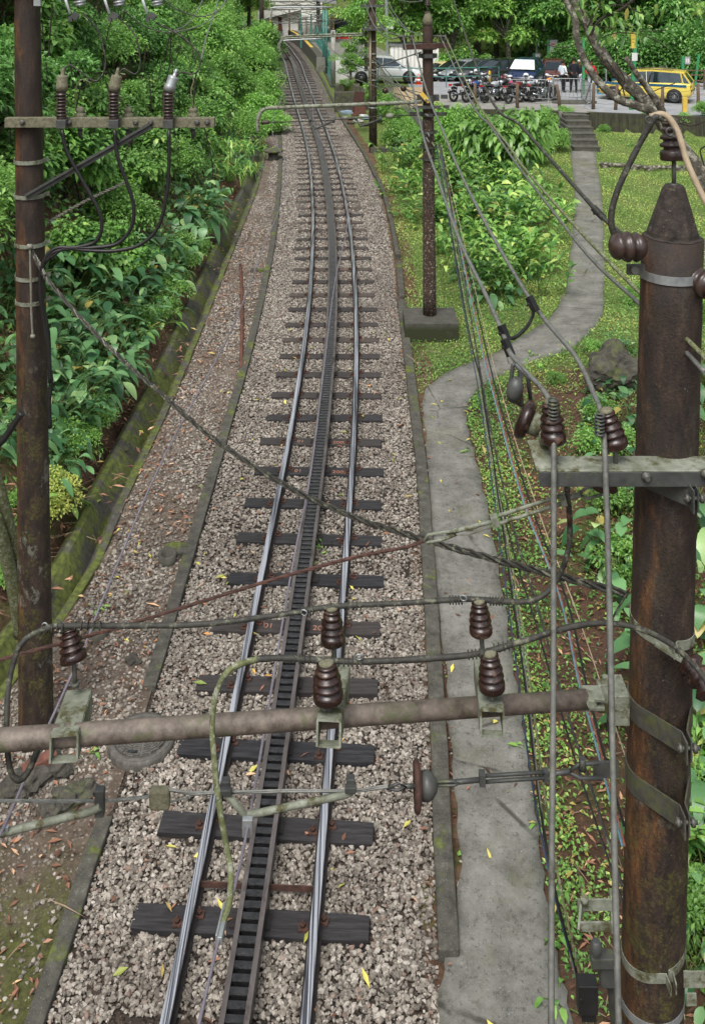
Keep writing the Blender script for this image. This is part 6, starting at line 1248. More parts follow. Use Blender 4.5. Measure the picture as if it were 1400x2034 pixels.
for x, y, n_, s in [(1200, 18, 26, 22), (1225, 40, 30, 26), (1170, 12, 20, 20), (1255, 22, 16, 20), (1300, 18, 10, 16), (1388, 8, 26, 18), (1395, 20, 12, 12), (1190, 70, 8, 12), (1260, 60, 8, 16)]:
    for i in range(n_): PP.append(px(x+rng.normal()*s, y+rng.normal()*s*.6, 14.2+rng.normal()*.4))
n_ = len(PP); D = unit(n_); D[:, 2] -= .6; me = leaf_mesh('leaves', np.array(PP)-np.array(LT.location), D, unit(n_)*.5+np.array([0, 0, 1]), rng.uniform(.1, .2, n_), rng.uniform(.04, .07, n_), 2, .3, .1, None, ['leaf_bright']); link('leaves', me, LT)
# ---------------------------------------------------------------- car park terrace
def pl(x, y):
    for Y in np.arange(44, 84, .1):
        X = (x-700)*Y/FPX
        if CAMZ-(y+50)*Y/FPX <= float(lotz(X, Y)): return Vector((X, Y, float(lotz(X, Y))))
    return Vector((X, Y, float(lotz(X, Y))))
def lotsheet(name, poly_l, poly_r, y0, y1, mat, dz, n=10, step=1.0):
    mb = MB(); V = []; ys = np.arange(y0, y1+.01, step)
    for y in ys:
        a, b = poly_l(y), poly_r(y)
        for i in range(n+1): x = a+(b-a)*i/n; yy = max(y, float(wallY(x))+.05); V.append((x, yy, float(lotz(x, yy))+dz))
    m = n+1; mb.add(V, [(j*m+i, j*m+i+1, (j+1)*m+i+1, (j+1)*m+i) for j in range(len(ys)-1) for i in range(n)]); return mb.build(name, mat, kind='structure')
lotsheet('road', lambda y: 3.2, lambda y: 34, 38, 83, 'asphalt', .012, 24)
lotsheet('paving', lambda y: 4.2, lambda y: 11.2-(y-46)*.12, 45.5, 52.5, 'paving', .018)
lotsheet('bare_earth', lambda y: 2.0, lambda y: 4.3, 47.2, 57, 'earth_tan', .03, 4)
# retaining wall and steps
XS0, XS1 = 9.62, 10.70
def rwall(x0, x1, label):
    mb = MB(); secs = []
    for x in np.linspace(x0, x1, 12): y = float(wallY(x)); secs.append([(x, y, -.3), (x, y+.26, -.3), (x, y+.26, LOTZ+.05), (x, y-.02, LOTZ+.05)])
    mb.loft(secs); mb.build('retaining_wall', 'board_wall', label=label, cat='retaining wall', bevel=.015)
rwall(2.0, XS0-.08, 'board-marked concrete retaining wall left of the garden steps'); rwall(XS1+.08, 22, 'board-marked concrete retaining wall right of the garden steps')
mb = MB(); secs = []
for y in np.linspace(47, 56, 8): secs.append([(1.95, y, .0), (2.2, y, .0), (2.2, y, LOTZ+.1), (1.97, y, LOTZ+.1)])
mb.loft(secs); mb.build('side_wall', 'rock', label='rough dark stone wall at the corner of the car park beside the far mast', cat='wall')
mb = MB(); bt = hit(1157, 302); yt = float(wallY(10.2))-.02; n = 6; dy = (yt-bt.y)/n; z0 = bt.z+.02
for i in range(n):
    zt_ = z0+(LOTZ-.02-z0)*(i+1)/n; y0 = bt.y+dy*i; off = -.52*(1-i/n)
    mb.box(((XS0+XS1)/2+off, (y0+yt)/2+.12, (zt_-.3)/2), (XS1-XS0, yt-y0+.24, zt_+.3)); 
    mb.box(((XS0+XS1)/2+off, y0+.07, zt_+.004), (XS1-XS0+.03, .17, .035))
mb.build('garden_steps', 'concrete_dark', label='six mossy concrete steps from the footpath up to the car park', cat='steps', bevel=.01)
for x in (XS0-.12, XS1+.1):
    m = MB(); m.box((x, 46.05, 1.0), (.16, .16, 1.5)); m.build('gate_post', 'concrete', label='short pale concrete post %s of the steps' % ('left' if x < 10 else 'right'), cat='post')
# wire fence
WF = thing('wire_fence', pl(1027, 216), 'wire fence on rough wooden posts along the car park edge', 'fence'); tops = []
for x, y0, y1, dx in [(943, 165, 213, 0), (1027, 166, 216, 0), (1112, 168, 216, -7), (1177, 165, 218, 2), (1221, 168, 219, 4), (1315, 173, 221, 0), (1385, 166, 216, 0)]:
    b = pl(x, y1); h = (y1-y0)*b.y/FPX; t = b+Vector((dx*b.y/FPX, 0, h)); m = MB(); m.smooth = True; m.tube([b-Vector((0, 0, .2)), b.lerp(t, .5)+Vector((rnd.uniform(-.02, .02), 0, 0)), t], [.085, .08, .07], 8); m.build('post', 'wood_post', WF); tops.append((b, t))
m = MB()
for q in (.25, .5, .75, .93):
    P = [a.lerp(b, q) for a, b in tops]; R2 = []
    for a, b in zip(P, P[1:]): R2 += [a, a.lerp(b, .5)-Vector((0, 0, .04))]
    m.tube(R2+[P[-1]], .007, 4)
m.build('wire', 'steel_grey', WF)
# crowd barriers
def barrier(a, b, h, label):
    t = thing('crowd_barrier', a, label, 'barrier', 'steel crowd barriers by the motorcycles'); m = MB(); m.smooth = True; u = (b-a).normalized(); z = Vector((0, 0, 1))
    m.tube(crv([a+z*.15, a+z*(h-.12), a+u*.12+z*h, b-u*.12+z*h, b+z*(h-.12), b+z*.15], 4), .022, 6); m.tube([a+z*.2, b+z*.2], .02, 6)
    L = (b-a).length; n = int(L/.17)
    for i in range(1, n): p = a+u*(L*i/n); m.tube([p+z*.2, p+z*h], .010, 4, cap=False)
    m.build('frame', 'galvanised', t); m = MB(); s = Vector((-u.y, u.x, 0))
    for e in (a+u*.2, b-u*.2): m.tube([e+s*.3, e+z*.25, e-s*.3], .016, 6)
    m.build('feet', 'galvanised', t)
barrier(pl(1017, 203), pl(1097, 205), 1.12, 'left steel crowd barrier in front of the black motorcycles')
barrier(pl(1099, 202), pl(1154, 203), 1.14, 'middle steel crowd barrier in front of the standing men')
barrier(pl(1155, 204), pl(1172, 214), 1.15, 'short rusty crowd barrier turned sideways at the end of its row')
m = MB(); c = pl(1140, 206); m.lathe([(1.0, -.1), (1.0, .12), (.9, .14), (.1, .14)], (0, 0, 0), (0, 0, 1), 24)
for i, v in enumerate(m.v): m.v[i] = (c.x+v[0]*1.1, c.y+v[1]*.45, c.z+v[2])
m.build('traffic_island', 'concrete_dark', label='low dark kerb island under the crowd barriers', cat='traffic island')
m = MB(); a = pl(1160, 206); m.bar(a, a+Vector((.38, 0, 1.25)), .06, .06); m.build('leaning_board', 'wire_black', label='black board leaning against the sideways barrier', cat='board')
# green posts and signs
def signpost(x, y0, y1, w=.09, mat='green_paint', label='', Y=None, dx=0, panels=()):
    b = pl(x, y1) if Y is None else Vector((at(x, Y), Y, CAMZ-(y1+50)*Y/FPX)); h = (y1-y0)*b.y/FPX
    t = thing('sign_post' if panels else 'post', b, label, 'sign post' if panels else 'post'); m = MB(); m.bar(b-Vector((0, 0, .3)), b+Vector((dx*b.y/FPX, 0, h)), w, w); m.build('pole', mat, t)
    for (a0, b0, a1, b1, mt, marks) in panels:
        Y_ = b.y-.08; p0 = Vector((at(a0, Y_), Y_, CAMZ-(b0+50)*Y_/FPX)); p1 = Vector((at(a1, Y_), Y_, CAMZ-(b1+50)*Y_/FPX)); m = MB(); c = (p0+p1)/2; m.box(c, (abs(p1.x-p0.x), .03, abs(p0.z-p1.z))); o = m.build('panel', mt, t)
        W_, H_ = abs(p1.x-p0.x), abs(p0.z-p1.z); M0 = Matrix.Translation(c+Vector((0, -.02, 0))) @ Matrix.Rotation(math.pi/2, 4, 'X')
        for mk in marks:
            if mk[0] == 'bar': q = MB(); q.box(c+Vector((mk[1]*W_, -.018, mk[2]*H_)), (mk[3]*W_, .006, mk[4]*H_)); q.build('line_of_text', mk[5], o)
            else: text_mesh(mk[1], mk[2]*H_, mk[3], 'letter', o, M0)
        
    return t
signpost(1088, 78, 160, .14, label='green post with tall grey information panel behind the parked hatchback', panels=[(1091, 79, 1106, 119, 'sign_grey', [('bar', 0, .28, .6, .05, 'lamp_red'), ('bar', 0, .08, .35, .02, 'white_paint'), ('bar', 0, 0, .6, .02, 'white_paint'), ('bar', 0, -.08, .6, .02, 'white_paint'), ('bar', 0, -.16, .5, .02, 'white_paint'), ('bar', 0, -.3, .6, .03, 'white_paint')]), (1091, 122, 1106, 130.5, 'sign_white', [('bar', 0, .1, .7, .1, 'bike_red')])])
signpost(1059, 105, 158, .14, label='green post with small no parking panel behind the parked cars', panels=[(1062, 105, 1073, 127, 'sign_grey', [('bar', 0, .2, .75, .36, 'white_paint'), ('text', 'E', .4, 'wire_black')])])
signpost(955, 110, 157, .1, label='green post with wide white notice behind the dark cars', panels=[(957, 111, 975, 119.5, 'sign_white', [('bar', 0, .0, .7, .16, 'sign_grey')])])
signpost(1252, 62, 219, .16, label='tall green post at the road edge with yellow and white signs', dx=10, panels=[(1253, 65, 1261, 96, 'yellow_paint', [('bar', 0, .3, .6, .03, 'steel_grey'), ('bar', 0, .1, .6, .03, 'steel_grey'), ('bar', 0, -.1, .6, .03, 'steel_grey')]), (1254, 105, 1265, 121, 'sign_white', [])])
signpost(1158, 77, 188, .13, label='tall green post behind the standing men')
signpost(1355, 112, 168, .13, label='green post with grey no parking sign above the taxi', panels=[(1359, 113, 1370, 127.5, 'sign_grey', [('bar', 0, 0, .5, .5, 'white_paint'), ('text', 'E', .45, 'bike_red')])])
signpost(1378, 107, 170, .11, label='tilted green post right of the taxi', dx=9)
signpost(1111, 90, 160, .06, 'galvanised', 'thin pale pole left of the man in navy'); signpost(1203, 112, 180, .06, 'galvanised', 'thin pale pole behind the leaning tree'); signpost(913, 28, 157, .07, 'galvanised', 'thin light pole rising behind the parked dark cars')
t = signpost(1065, 32, 158, .09, 'galvanised', 'thin street lamp pole with small lamp head pointing left'); m = MB(); b = t.location; zt_ = b.z+126*b.y/FPX; m.box((b.x-.3, b.y, zt_), (.55, .2, .09)); m.bar((b.x, b.y, zt_-.1), (b.x-.3, b.y, zt_), .05, .05); m.build('lamp_head', 'galvanised', t)
t = signpost(1087, 24, 158, .2, 'wood_post', 'wooden utility pole with white boxes beside the information panel', dx=3); b = t.location; m = MB(); m.box(px(1083, 54, b.y-.2), (.45, .25, .5)); m.box(px(1093, 32, b.y-.2), (.2, .25, .42)); m.build('box', 'sign_white', t)
t = signpost(769, 0, 163, .14, 'galvanised', 'tall grey lamp pole with floodlight box right of the far mast', dx=-2); t = [t][0]; b = t.location; m = MB(); m.box(px(777, 48, b.y-.15), (.32, .2, .5), Matrix.Rotation(.3, 3, 'Y')); m.build('floodlight', 'sign_white', t)
for x, y0, y1, lb in [(1346, 174, 201, 'farther'), (1359, 190, 223, 'nearer')]: b = pl(x, y1); m = MB(); m.box(b+Vector((0, 0, .3)), (.2, .2, (y1-y0)*b.y/FPX)); m.build('yellow_bollard', 'yellow_paint', label=lb+' square yellow concrete bollard beside the taxi', cat='bollard', bevel=.015)
b = pl(972, 165); m = MB(); m.lathe([(.08, 0), (.08, .7), (.04, .75)], b, (0, 0, 1), 10); o = m.build('bollard', 'yellow_paint', label='small yellow and black bollard among the parked cars', cat='bollard')
co = thing('traffic_cone', pl(831, 168), 'orange and white traffic cone behind the white car', 'traffic cone'); b = co.location; m = MB(); m.box(b+Vector((0, 0, .02)), (.4, .4, .04)); m.lathe([(.17, .04), (.03, .62)], b, (0, 0, 1), 14); m.build('cone', 'cone_orange', co); m = MB(); m.lathe([(.135, .2), (.1, .33)], b, (0, 0, 1), 14); m.lathe([(.085, .42), (.06, .52)], b, (0, 0, 1), 14); m.build('stripe', 'white_paint', co)
# teal railing
TR = thing('teal_railing', pl(815, 172), 'teal painted steel railing between the garden corner and the parked cars', 'railing'); m = MB()
rp = [pl(750, 172), pl(817, 174), pl(886, 174), pl(951, 172), pl(990, 170)]
for i, p in enumerate(rp): q = MB(); q.bar(p, p+Vector((0, 0, 1.08)), .06, .06); q.build('post', 'teal_paint', TR)
for h in (1.08, .6):
    m.tube([p+Vector((0, 0, h)) for p in rp], .03, 6)
m.build('rail', 'teal_paint', TR)
# cars
def car(loc, ang, paint, label, kind='sedan', L=4.3, H=1.45, W=1.72, taxi=False):
    T = thing('parked_car' if not taxi else 'taxi', (0, 0, 0), label, 'car' if not taxi else 'taxi', None if taxi else 'cars in the car park'); h = L/2
    dl = {'sedan': [(-h, .55, .55, .80), (-h+.1, .3, .86, .95), (-h+.9, .22, .92, 1), (-.6, .2, .93, 1), (.8, .2, .92, 1), (h-.7, .22, .82, .97), (h-.15, .3, .66, .86), (h, .4, .5, .74)],
          'hatch': [(-h, .5, .75, .84), (-h+.08, .3, .98, .95), (-h+.5, .22, 1.0, 1), (-.4, .2, .97, 1), (.8, .2, .95, 1), (h-.7, .22, .86, .97), (h-.15, .3, .68, .88), (h, .4, .52, .78)]}[kind]
    m = MB(); m.smooth = True; secs = []
    for x, zb, zt_, w_ in dl:
        w2 = W/2*w_; secs.append([(x, -w2*.93, zb), (x, -w2, zb+.16), (x, -w2, zt_-.2), (x, -w2*.95, zt_-.06), (x, -w2*.8, zt_), (x, w2*.8, zt_), (x, w2*.95, zt_-.06), (x, w2, zt_-.2), (x, w2, zb+.16), (x, w2*.93, zb)])
    m.loft(secs); body = m.build('body', paint, T)
    if kind == 'sedan': cab = [(-h+.75, .90, .78), (-h+1.35, H-.06, .62), (-.3, H, .64), (.35, H-.04, .63), (1.15, .91, .80)]
    else: cab = [(-h+.06, .98, .80), (-h+.42, H-.06, .66), (-.4, H, .66), (.4, H-.05, .65), (1.2, .93, .80)]
    m = MB(); secs = []
    for x, z, w_ in cab: w2 = W/2*w_; wb = W/2*.87; secs.append([(x, -wb, .88), (x, -w2, z), (x, w2, z), (x, wb, .88)])
    m.loft(secs); m.build('windows', 'glass_dark', T)
    m = MB(); r3 = cab[1:4]; secs = []
    for x, z, w_ in [(r3[0][0]-.06, r3[0][1]-.03, r3[0][2])]+r3+[(r3[2][0]+.08, r3[2][1]-.04, r3[2][2])]: w2 = W/2*w_+.015; secs.append([(x, -w2, z-.05), (x, -w2, z+.01), (x, -w2*.8, z+.035), (x, w2*.8, z+.035), (x, w2, z+.01), (x, w2, z-.05)])
    m.loft(secs)
    for s in (-1, 1):
        pts = [(cab[0], cab[1]), (cab[3], cab[4])]
        for a, b in pts: m.bar((a[0], s*W/2*a[2], a[1]-.02), (b[0], s*(W/2*b[2]), b[1]-.02), .05, .06)
        m.bar((-.1, s*(W/2*.64+.015), H-.02), (-.15, s*(W/2*.88), .9), .03, .09); m.bar((cab[1][0]+.15, s*W/2*.65, H-.05), (cab[1][0]-.02, s*W/2*.885, .9), .03, .12)
    m.build('roof', paint, T)
    for x in (-h+.8, h-.82):
        for s in (-1, 1):
            m = MB(); m.smooth = True; m.lathe([(.20, -.1), (.31, -.1), (.33, -.05), (.33, .06), (.31, .1), (.22, .1)], (x, s*(W/2-.08), .32), (0, 1, 0), 20); wh = m.build('wheel', 'rubber', T)
            m = MB(); m.lathe([(.22, 0), (.215, .02), (.18, -.01), (.05, .02), (.02, .03)], (x, s*(W/2+.015), .32), (0, s, 0), 20)
            m.build('rim', 'chrome', wh); m = MB(); 
            for k in range(5): a = k*2*math.pi/5; m.bar((x, s*(W/2+.03), .32), (x+.2*math.cos(a), s*(W/2+.035), .32+.2*math.sin(a)), .01, .035)
            m.build('spokes', 'steel_grey', wh)
            m = MB(); m.lathe([(.38, -.02), (.37, .006), (.05, .008)], (x, s*(W/2-.004), .34), (0, s, 0), 20); m.build('wheel_arch', 'rubber', body)
    for s in (-1, 1):
        m = MB(); m.blob((h-.16, s*W*.34, .62), .15, 1, 0, 2, (.7, 1.2, .6)); m.build('headlight', 'lamp_clear', T); m = MB(); m.blob((-h+.08, s*W*.38, .8), .13, 1, 0, 2, (.5, 1, .9)); m.build('tail_light', 'lamp_red', T)
        m = MB(); m.blob((.85, s*(W/2+.08), .98), .1, 1, 0, 1, (.6, 1, .7)); m.build('mirror', paint, T)
    m = MB(); m.box((h-.01, 0, .45), (.05, W*.6, .12)); m.build('grille', 'rubber', T); m = MB(); m.box((h+.02, 0, .38), (.02, .4, .1)); m.build('number_plate', 'sign_grey', T)
    T.location = loc; T.rotation_euler.z = ang; return T
def lotp(x, Y): X = at(x, Y); return (X, Y, float(lotz(X, Y))+.02)
HD = R_(205)
car(lotp(880, 73), HD, 'car_cream', 'cream yellow sedan, farthest left of the parked row'); car(lotp(904, 71), HD, 'car_black', 'black sedan parked next to the cream one'); car(lotp(930, 68.8), HD, 'car_silver', 'light silver hatchback in the middle of the parked row', 'hatch', 4.1, 1.52)
car(lotp(957, 66.3), HD, 'car_graphite', 'dark grey sedan just left of the black hatchback in the parked row'); car(lotp(995, 64.2), HD, 'car_black', 'black hatchback right behind the motorcycles', 'hatch', 4.0, 1.48); car(lotp(958, 77.5), HD, 'car_white', 'white estate car seen by its roof behind the parked row', 'hatch', 4.6, 1.6)
bc = car(lotp(1044, 58.6), R_(250), 'car_navy', 'navy blue hatchback facing the camera with a white sunshade in its windscreen', 'hatch', 4.0, 1.5)
m = MB(); H = 1.5; m.add([(1.2, -.72, .96), (1.2, .72, .96), (.42, .56, H-.05), (.42, -.56, H-.05)], [(0, 1, 2, 3)]); m.v = [(v[0]+.03, v[1], v[2]+.03) for v in m.v]; o = bpy.data.objects.new('sunshade', m.mesh('sunshade', 'shade_white')); COL.objects.link(o); o.parent = bc
car(lotp(1100, 66), R_(262), 'car_maroon', 'maroon hatchback half hidden behind the men', 'hatch', 3.9, 1.45)
car(lotp(763, 59.3), R_(2), 'car_white', 'white car behind the teal railing, its left half hidden by the planter tree', 'hatch', 4.4, 1.5)
tx = car((14.72, 50.6, LOTZ+.02), R_(155), 'car_yellow', 'yellow taxi with a blue side stripe standing on the road', 'hatch', 4.55, 1.55, 1.72, True)
for s in (-1, 1): m = MB(); m.box((-.1, s*.874, .86), (3.9, .012, .11)); o = bpy.data.objects.new('stripe', m.mesh('stripe', 'taxi_blue')); COL.objects.link(o); o.parent = tx; m = MB(); m.box((.6, s*.876, .64), (.42, .012, .26)); o2 = bpy.data.objects.new('door_sign', m.mesh('door_sign', 'sign_white')); COL.objects.link(o2); o2.parent = tx; m = MB(); m.box((.6, s*.884, .7), (.38, .006, .07)); m.box((.6, s*.884, .6), (.26, .006, .05)); o3 = bpy.data.objects.new('sign_lines', m.mesh('sign_lines', 'wire_black')); COL.objects.link(o3); o3.parent = o2
m = MB(); m.box((.3, 0, 1.60), (.1, .3, .06)); 
for s in (-1, 1): m.tube([(-1.4, s*.5, 1.59), (.2, s*.5, 1.60)], .02, 6)
o = bpy.data.objects.new('roof_rail', m.mesh('roof_rail', 'steel_grey')); COL.objects.link(o); o.parent = tx
# motorcycles
def bike(tank, seatm='rubber'):
    T = thing('motorcycle', (0, 0, 0), 'x', 'motorcycle', 'motorcycles parked behind the wire fence')
    for x in (-.65, .65):
        m = MB(); m.torus((x, 0, .3), .25, .055, (0, 1, 0), 22, 8); wh = m.build('wheel', 'rubber', T); m = MB(); m.torus((x, 0, .3), .19, .012, (0, 1, 0), 18, 5); m.lathe([(.05, -.05), (.05, .05)], (x, 0, .3), (0, 1, 0), 10)
        for k in range(6): a = k*math.pi/3; m.bar((x, 0, .3), (x+.19*math.cos(a), 0, .3+.19*math.sin(a)), .02, .02)
        m.build('rim', 'steel_grey', wh)
    m = MB(); m.smooth = True; m.blob((.12, 0, .85), .2, 3, .05, 2, (1.3, .75, .75)); m.build('tank', tank, T); m = MB(); m.blob((-.32, 0, .82), .17, 4, .05, 2, (2.0, .75, .35)); m.build('seat', seatm, T)
    m = MB(); m.blob((.05, 0, .45), .19, 6, .12, 2, (1.1, .7, 1)); m.lathe([(.09, -.12), (.09, .12)], (.16, 0, .5), (.3, 0, 1), 10); m.build('engine', 'chrome', T)
    m = MB(); m.tube([(-.65, .08, .3), (-.1, .08, .38)], .022, 6); m.tube([(-.65, -.08, .3), (-.1, -.08, .38)], .022, 6); m.tube([(-.5, 0, .78), (.1, 0, .7), (.42, 0, .92)], .03, 6); m.tube([(.42, 0, .92), (.2, 0, .4), (-.1, 0, .3)], .025, 6); m.tube([(-.6, .1, .34), (-.45, .1, .74)], .02, 6); m.tube([(-.6, -.1, .34), (-.45, -.1, .74)], .02, 6); m.build('frame', 'rubber', T)
    m = MB(); m.tube([(.65, .07, .3), (.4, .07, 1.0)], .025, 6); m.tube([(.65, -.07, .3), (.4, -.07, 1.0)], .025, 6); m.build('fork', 'chrome', T); m = MB(); m.tube(crv([(.28, .36, 1.05), (.4, .1, 1.03), (.4, -.1, 1.03), (.28, -.36, 1.05)], 4), .015, 6)
    for s in (-1, 1): m.tube([(.33, s*.25, 1.04), (.38, s*.3, 1.22)], .008, 4); m.blob((.38, s*.31, 1.25), .05, 1, 0, 1, (.4, 1, .7))
    m.build('handlebar', 'rubber', T); m = MB(); m.blob((.52, 0, .92), .1, 2, 0, 2, (.8, 1, 1)); m.build('headlight', 'lamp_clear', T); m = MB(); m.box((-.82, 0, .82), (.1, .14, .09)); m.build('tail_light', 'lamp_red', T); m = MB(); m.box((-.88, 0, .62), (.02, .17, .13)); m.build('number_plate', 'sign_white', T)
    m = MB(); m.smooth = True; m.tube([(.15, -.14, .35), (-.2, -.15, .28), (-.75, -.16, .42)], [.025, .03, .05], 8); m.build('exhaust', 'chrome', T); m = MB(); m.smooth = True; m.tube(crv([(-.98, 0, .45), (-.85, 0, .62), (-.6, 0, .68), (-.4, 0, .62)], 3), .06, 6); m.build('rear_mudguard', 'bike_black', T); m = MB(); m.tube(crv([(.38, 0, .5), (.6, 0, .63), (.85, 0, .52)], 3), .05, 6); m.build('front_mudguard', tank, T)
    return T
kinds = {k: None for k in ('bike_black', 'bike_silver', 'bike_orange', 'bike_red', 'bike_blue')}
for x, y, a, k, lb in [(920, 201, 40, 'bike_black', 'black motorcycle, leftmost of the front group'), (944, 203, 42, 'bike_blue', 'dark blue motorcycle, second from the left behind the fence'), (982, 204, 38, 'bike_silver', 'motorcycle with a silver tank, beside the first bare fence post'), (1003, 199, 48, 'bike_black', 'black motorcycle behind the silver tank one'), (1028, 205, 40, 'bike_red', 'motorcycle with red tank right behind the second fence post'), (1052, 203, 34, 'bike_silver', 'silver motorcycle behind the left crowd barrier'), (1079, 203, 28, 'bike_black', 'black motorcycle at the right end of the left barrier'), (1092, 196, 60, 'bike_orange', 'orange motorcycle where the two crowd barriers meet'), (960, 193, 50, 'bike_black', 'black motorcycle in the rear row left of the blue hatchback'), (1000, 189, 60, 'bike_red', 'red motorcycle in the rear row in front of the blue hatchback')]:
    o = kinds[k]
    if o is None: o = kinds[k] = bike(k)
    else: o = copy_tree(o)
    o.location = pl(x, y)+Vector((0, 0, .02)); o.scale = (1.03, 1.03, 1.03); o.rotation_euler = (R_(-6), 0, R_(a)); o['label'] = lb
for x, y, mt, lb in [(1044, 150, 'shade_white', 'white helmet on a handlebar in front of the blue hatchback'), (987, 158, 'wire_black', 'black helmet on the silver motorcycle'), (1013, 165, 'bike_pink', 'pink helmet among the motorcycles'), (946, 142, 'shade_white', 'white helmet above the dark blue motorcycle'), (1072, 168, 'bike_silver', 'grey helmet beside the orange motorcycle'), (1003, 156, 'bike_red', 'red and white helmet left of the blue hatchback'), (956, 156, 'chrome', 'silver helmet left of the black one')]:
    hl = thing('helmet', px(x, y, 51.6), lb, 'helmet', 'helmets on the motorcycles'); m = MB(); m.smooth = True; m.blob(px(x, y, 51.6), .15, 1, 0, 2, (1, 1, .95)); m.build('shell', mt, hl); m = MB(); m.blob(px(x, y+.5, 51.52), .11, 1, 0, 2, (1, 1, .5)); m.build('visor', 'glass_dark', hl)
# people
def skinmesh(name, V, E, R3, mat, parent, root=0, sub=2):
    me = bpy.data.meshes.new(name); me.from_pydata(V, E, []); me.materials.append(MAT[mat]); o = bpy.data.objects.new(name, me); COL.objects.link(o)
    md = o.modifiers.new('skin', 'SKIN'); me.skin_vertices[0].data[root].use_root = True
    for i, r in enumerate(R3): me.skin_vertices[0].data[i].radius = (r, r) if not isinstance(r, tuple) else r
    md.use_smooth_shade = True; s = o.modifiers.new('sub', 'SUBSURF'); s.levels = sub; s.render_levels = sub
    if parent is not None: o.parent = parent
    return o
def person(loc, ang, H, shirt, trousers, hair, label, arms=((.08, .28), (.08, .28)), legs=(.1, -.02)):
    T = thing('person', loc, label, 'person'); T.rotation_euler.z = ang; k = H/1.75; V = []; E = []; R3 = []
    def v(x, y, z, r, p=None): V.append((x*k, y*k, z*k)); R3.append(r*k if not isinstance(r, tuple) else (r[0]*k, r[1]*k)); E.append((p, len(V)-1)) if p is not None else None; return len(V)-1
    pel = v(0, 0, .95, (.15, .11)); wa = v(0, 0, 1.1, (.13, .10), pel); ch = v(0, 0, 1.3, (.16, .11), wa); nb = v(0, -.01, 1.44, .07, ch); nk = v(0, 0, 1.51, .055, nb); hd = v(0, .02, 1.6, (.072, .085), nk); ht = v(0, .02, 1.69, (.07, .085), hd); v(0, .12, 1.60, .012, hd)
    A = []
    for s, (dx, fy) in ((-1, arms[0]), (1, arms[1])):
        sh = v(s*.19, 0, 1.4, .055, ch); el = v(s*(.21+dx), -.02, 1.13, .042, sh); wr = v(s*(.2+dx), fy*.6, .90 if fy < .2 else 1.05, .028, el); hn = v(s*(.2+dx), fy*.8, .83 if fy < .2 else 1.06, .032, wr); A.append((sh, el, wr))
        for q, ln in ((-.024, .07), (-.008, .085), (.008, .08), (.024, .065)): f1 = v(s*(.2+dx)+q*.3, fy*.8+q, (.79 if fy < .2 else 1.05), .009, hn); v(s*(.2+dx)+q*.3, fy*.8+q+.01, (.79 if fy < .2 else 1.03)-ln*.6, .008, f1)
        v(s*(.18+dx), fy*.8+.045, (.82 if fy < .2 else 1.07), .010, hn)
    Lg = []
    for s, fy in ((-1, legs[0]), (1, legs[1])): hp = v(s*.095, 0, .88, .085, pel); kn = v(s*.11, fy*.6+.01, .5, .058, hp); an = v(s*.115, fy, .1, .04, kn); ft = v(s*.125, fy+.12, .045, .038, an); Lg.append((hp, kn, an, ft))
    skinmesh('body', V, E, R3, 'skin', T)
    def sub(name, ids, mat, add, sub_=2):
        m = {i: j for j, i in enumerate(ids)}; ee = [(m[a], m[b]) for a, b in E if a in m and b in m]; rr = [(R3[i]+add) if not isinstance(R3[i], tuple) else (R3[i][0]+add, R3[i][1]+add) for i in ids]
        return skinmesh(name, [V[i] for i in ids], ee, rr, mat, T)
    sub('shirt', [wa, pel, ch, nb]+[i for a in A for i in a[:2]]+[a[2] for a in A], shirt, .014); sub('trousers', [pel]+[i for l in Lg for i in l[:3]], trousers, .016)
    for l in Lg: sub('shoe', [l[2], l[3]], 'wire_black', .012)
    m = MB(); m.smooth = True; m.blob((0, -.005*k, 1.665*k), .098*k, 2, .04, 2, (.86, 1, .95)); o = bpy.data.objects.new('hair', m.mesh('hair', hair)); COL.objects.link(o); o.parent = T
    return T
person(pl(1117, 184), R_(-60), 1.74, 'cloth_white', 'cloth_black', 'hair_dark', 'man in white shirt and dark trousers standing left, turned sideways'); person(pl(1139, 185.5), R_(5), 1.92, 'cloth_navy', 'cloth_black', 'hair_dark', 'man in navy jacket and black trousers seen from behind', ((.05, .1), (.05, .1)))
person(pl(1149, 182), R_(160), 1.72, 'cloth_navy', 'cloth_pale', 'hair_grey', 'grey-haired man half hidden behind the man in navy'); person(pl(1173, 183), R_(190), 1.7, 'cloth_red', 'cloth_pale', 'hair_dark', 'man in red shirt and pale trousers facing the camera')
for x, y, lb in ((1196, 187, 'blue plastic crate on the road behind the leaning tree'),): b = pl(x, y); m = MB(); m.box(b+Vector((0, 0, .22)), (.5, .4, .44), None, 1.12); m.build('plastic_crate', 'blue_plastic', label=lb, cat='crate', bevel=.02)
FS = thing('dark_rail_fence', pl(1392, 178), 'low dark rail fence at the roadside right of the taxi', 'fence'); m = MB(); a = Vector((17.2, 56, LOTZ)); b = Vector((24, 53, LOTZ))
for h in (.2, .5, .8, 1.05): m.bar(a+Vector((0, 0, h)), b+Vector((0, 0, h)), .04, .07)
m.build('rail', 'wood_post', FS); m = MB(); m.bar(a, a+Vector((0, 0, 1.2)), .12, .12); m.build('post', 'brick', FS)
for i in range(3): p = a.lerp(b, .3+.3*i); m = MB(); m.bar(p, p+Vector((0, 0, 1.1)), .1, .1); m.build('post', 'wood_post', FS)
m = MB(); m.bar((16.5, 53.2, LOTZ+.06), (26, 49.5, LOTZ+.06), .2, .15); m.build('road_kerb', 'concrete_pale', label='pale road kerb behind the taxi', cat='kerb')
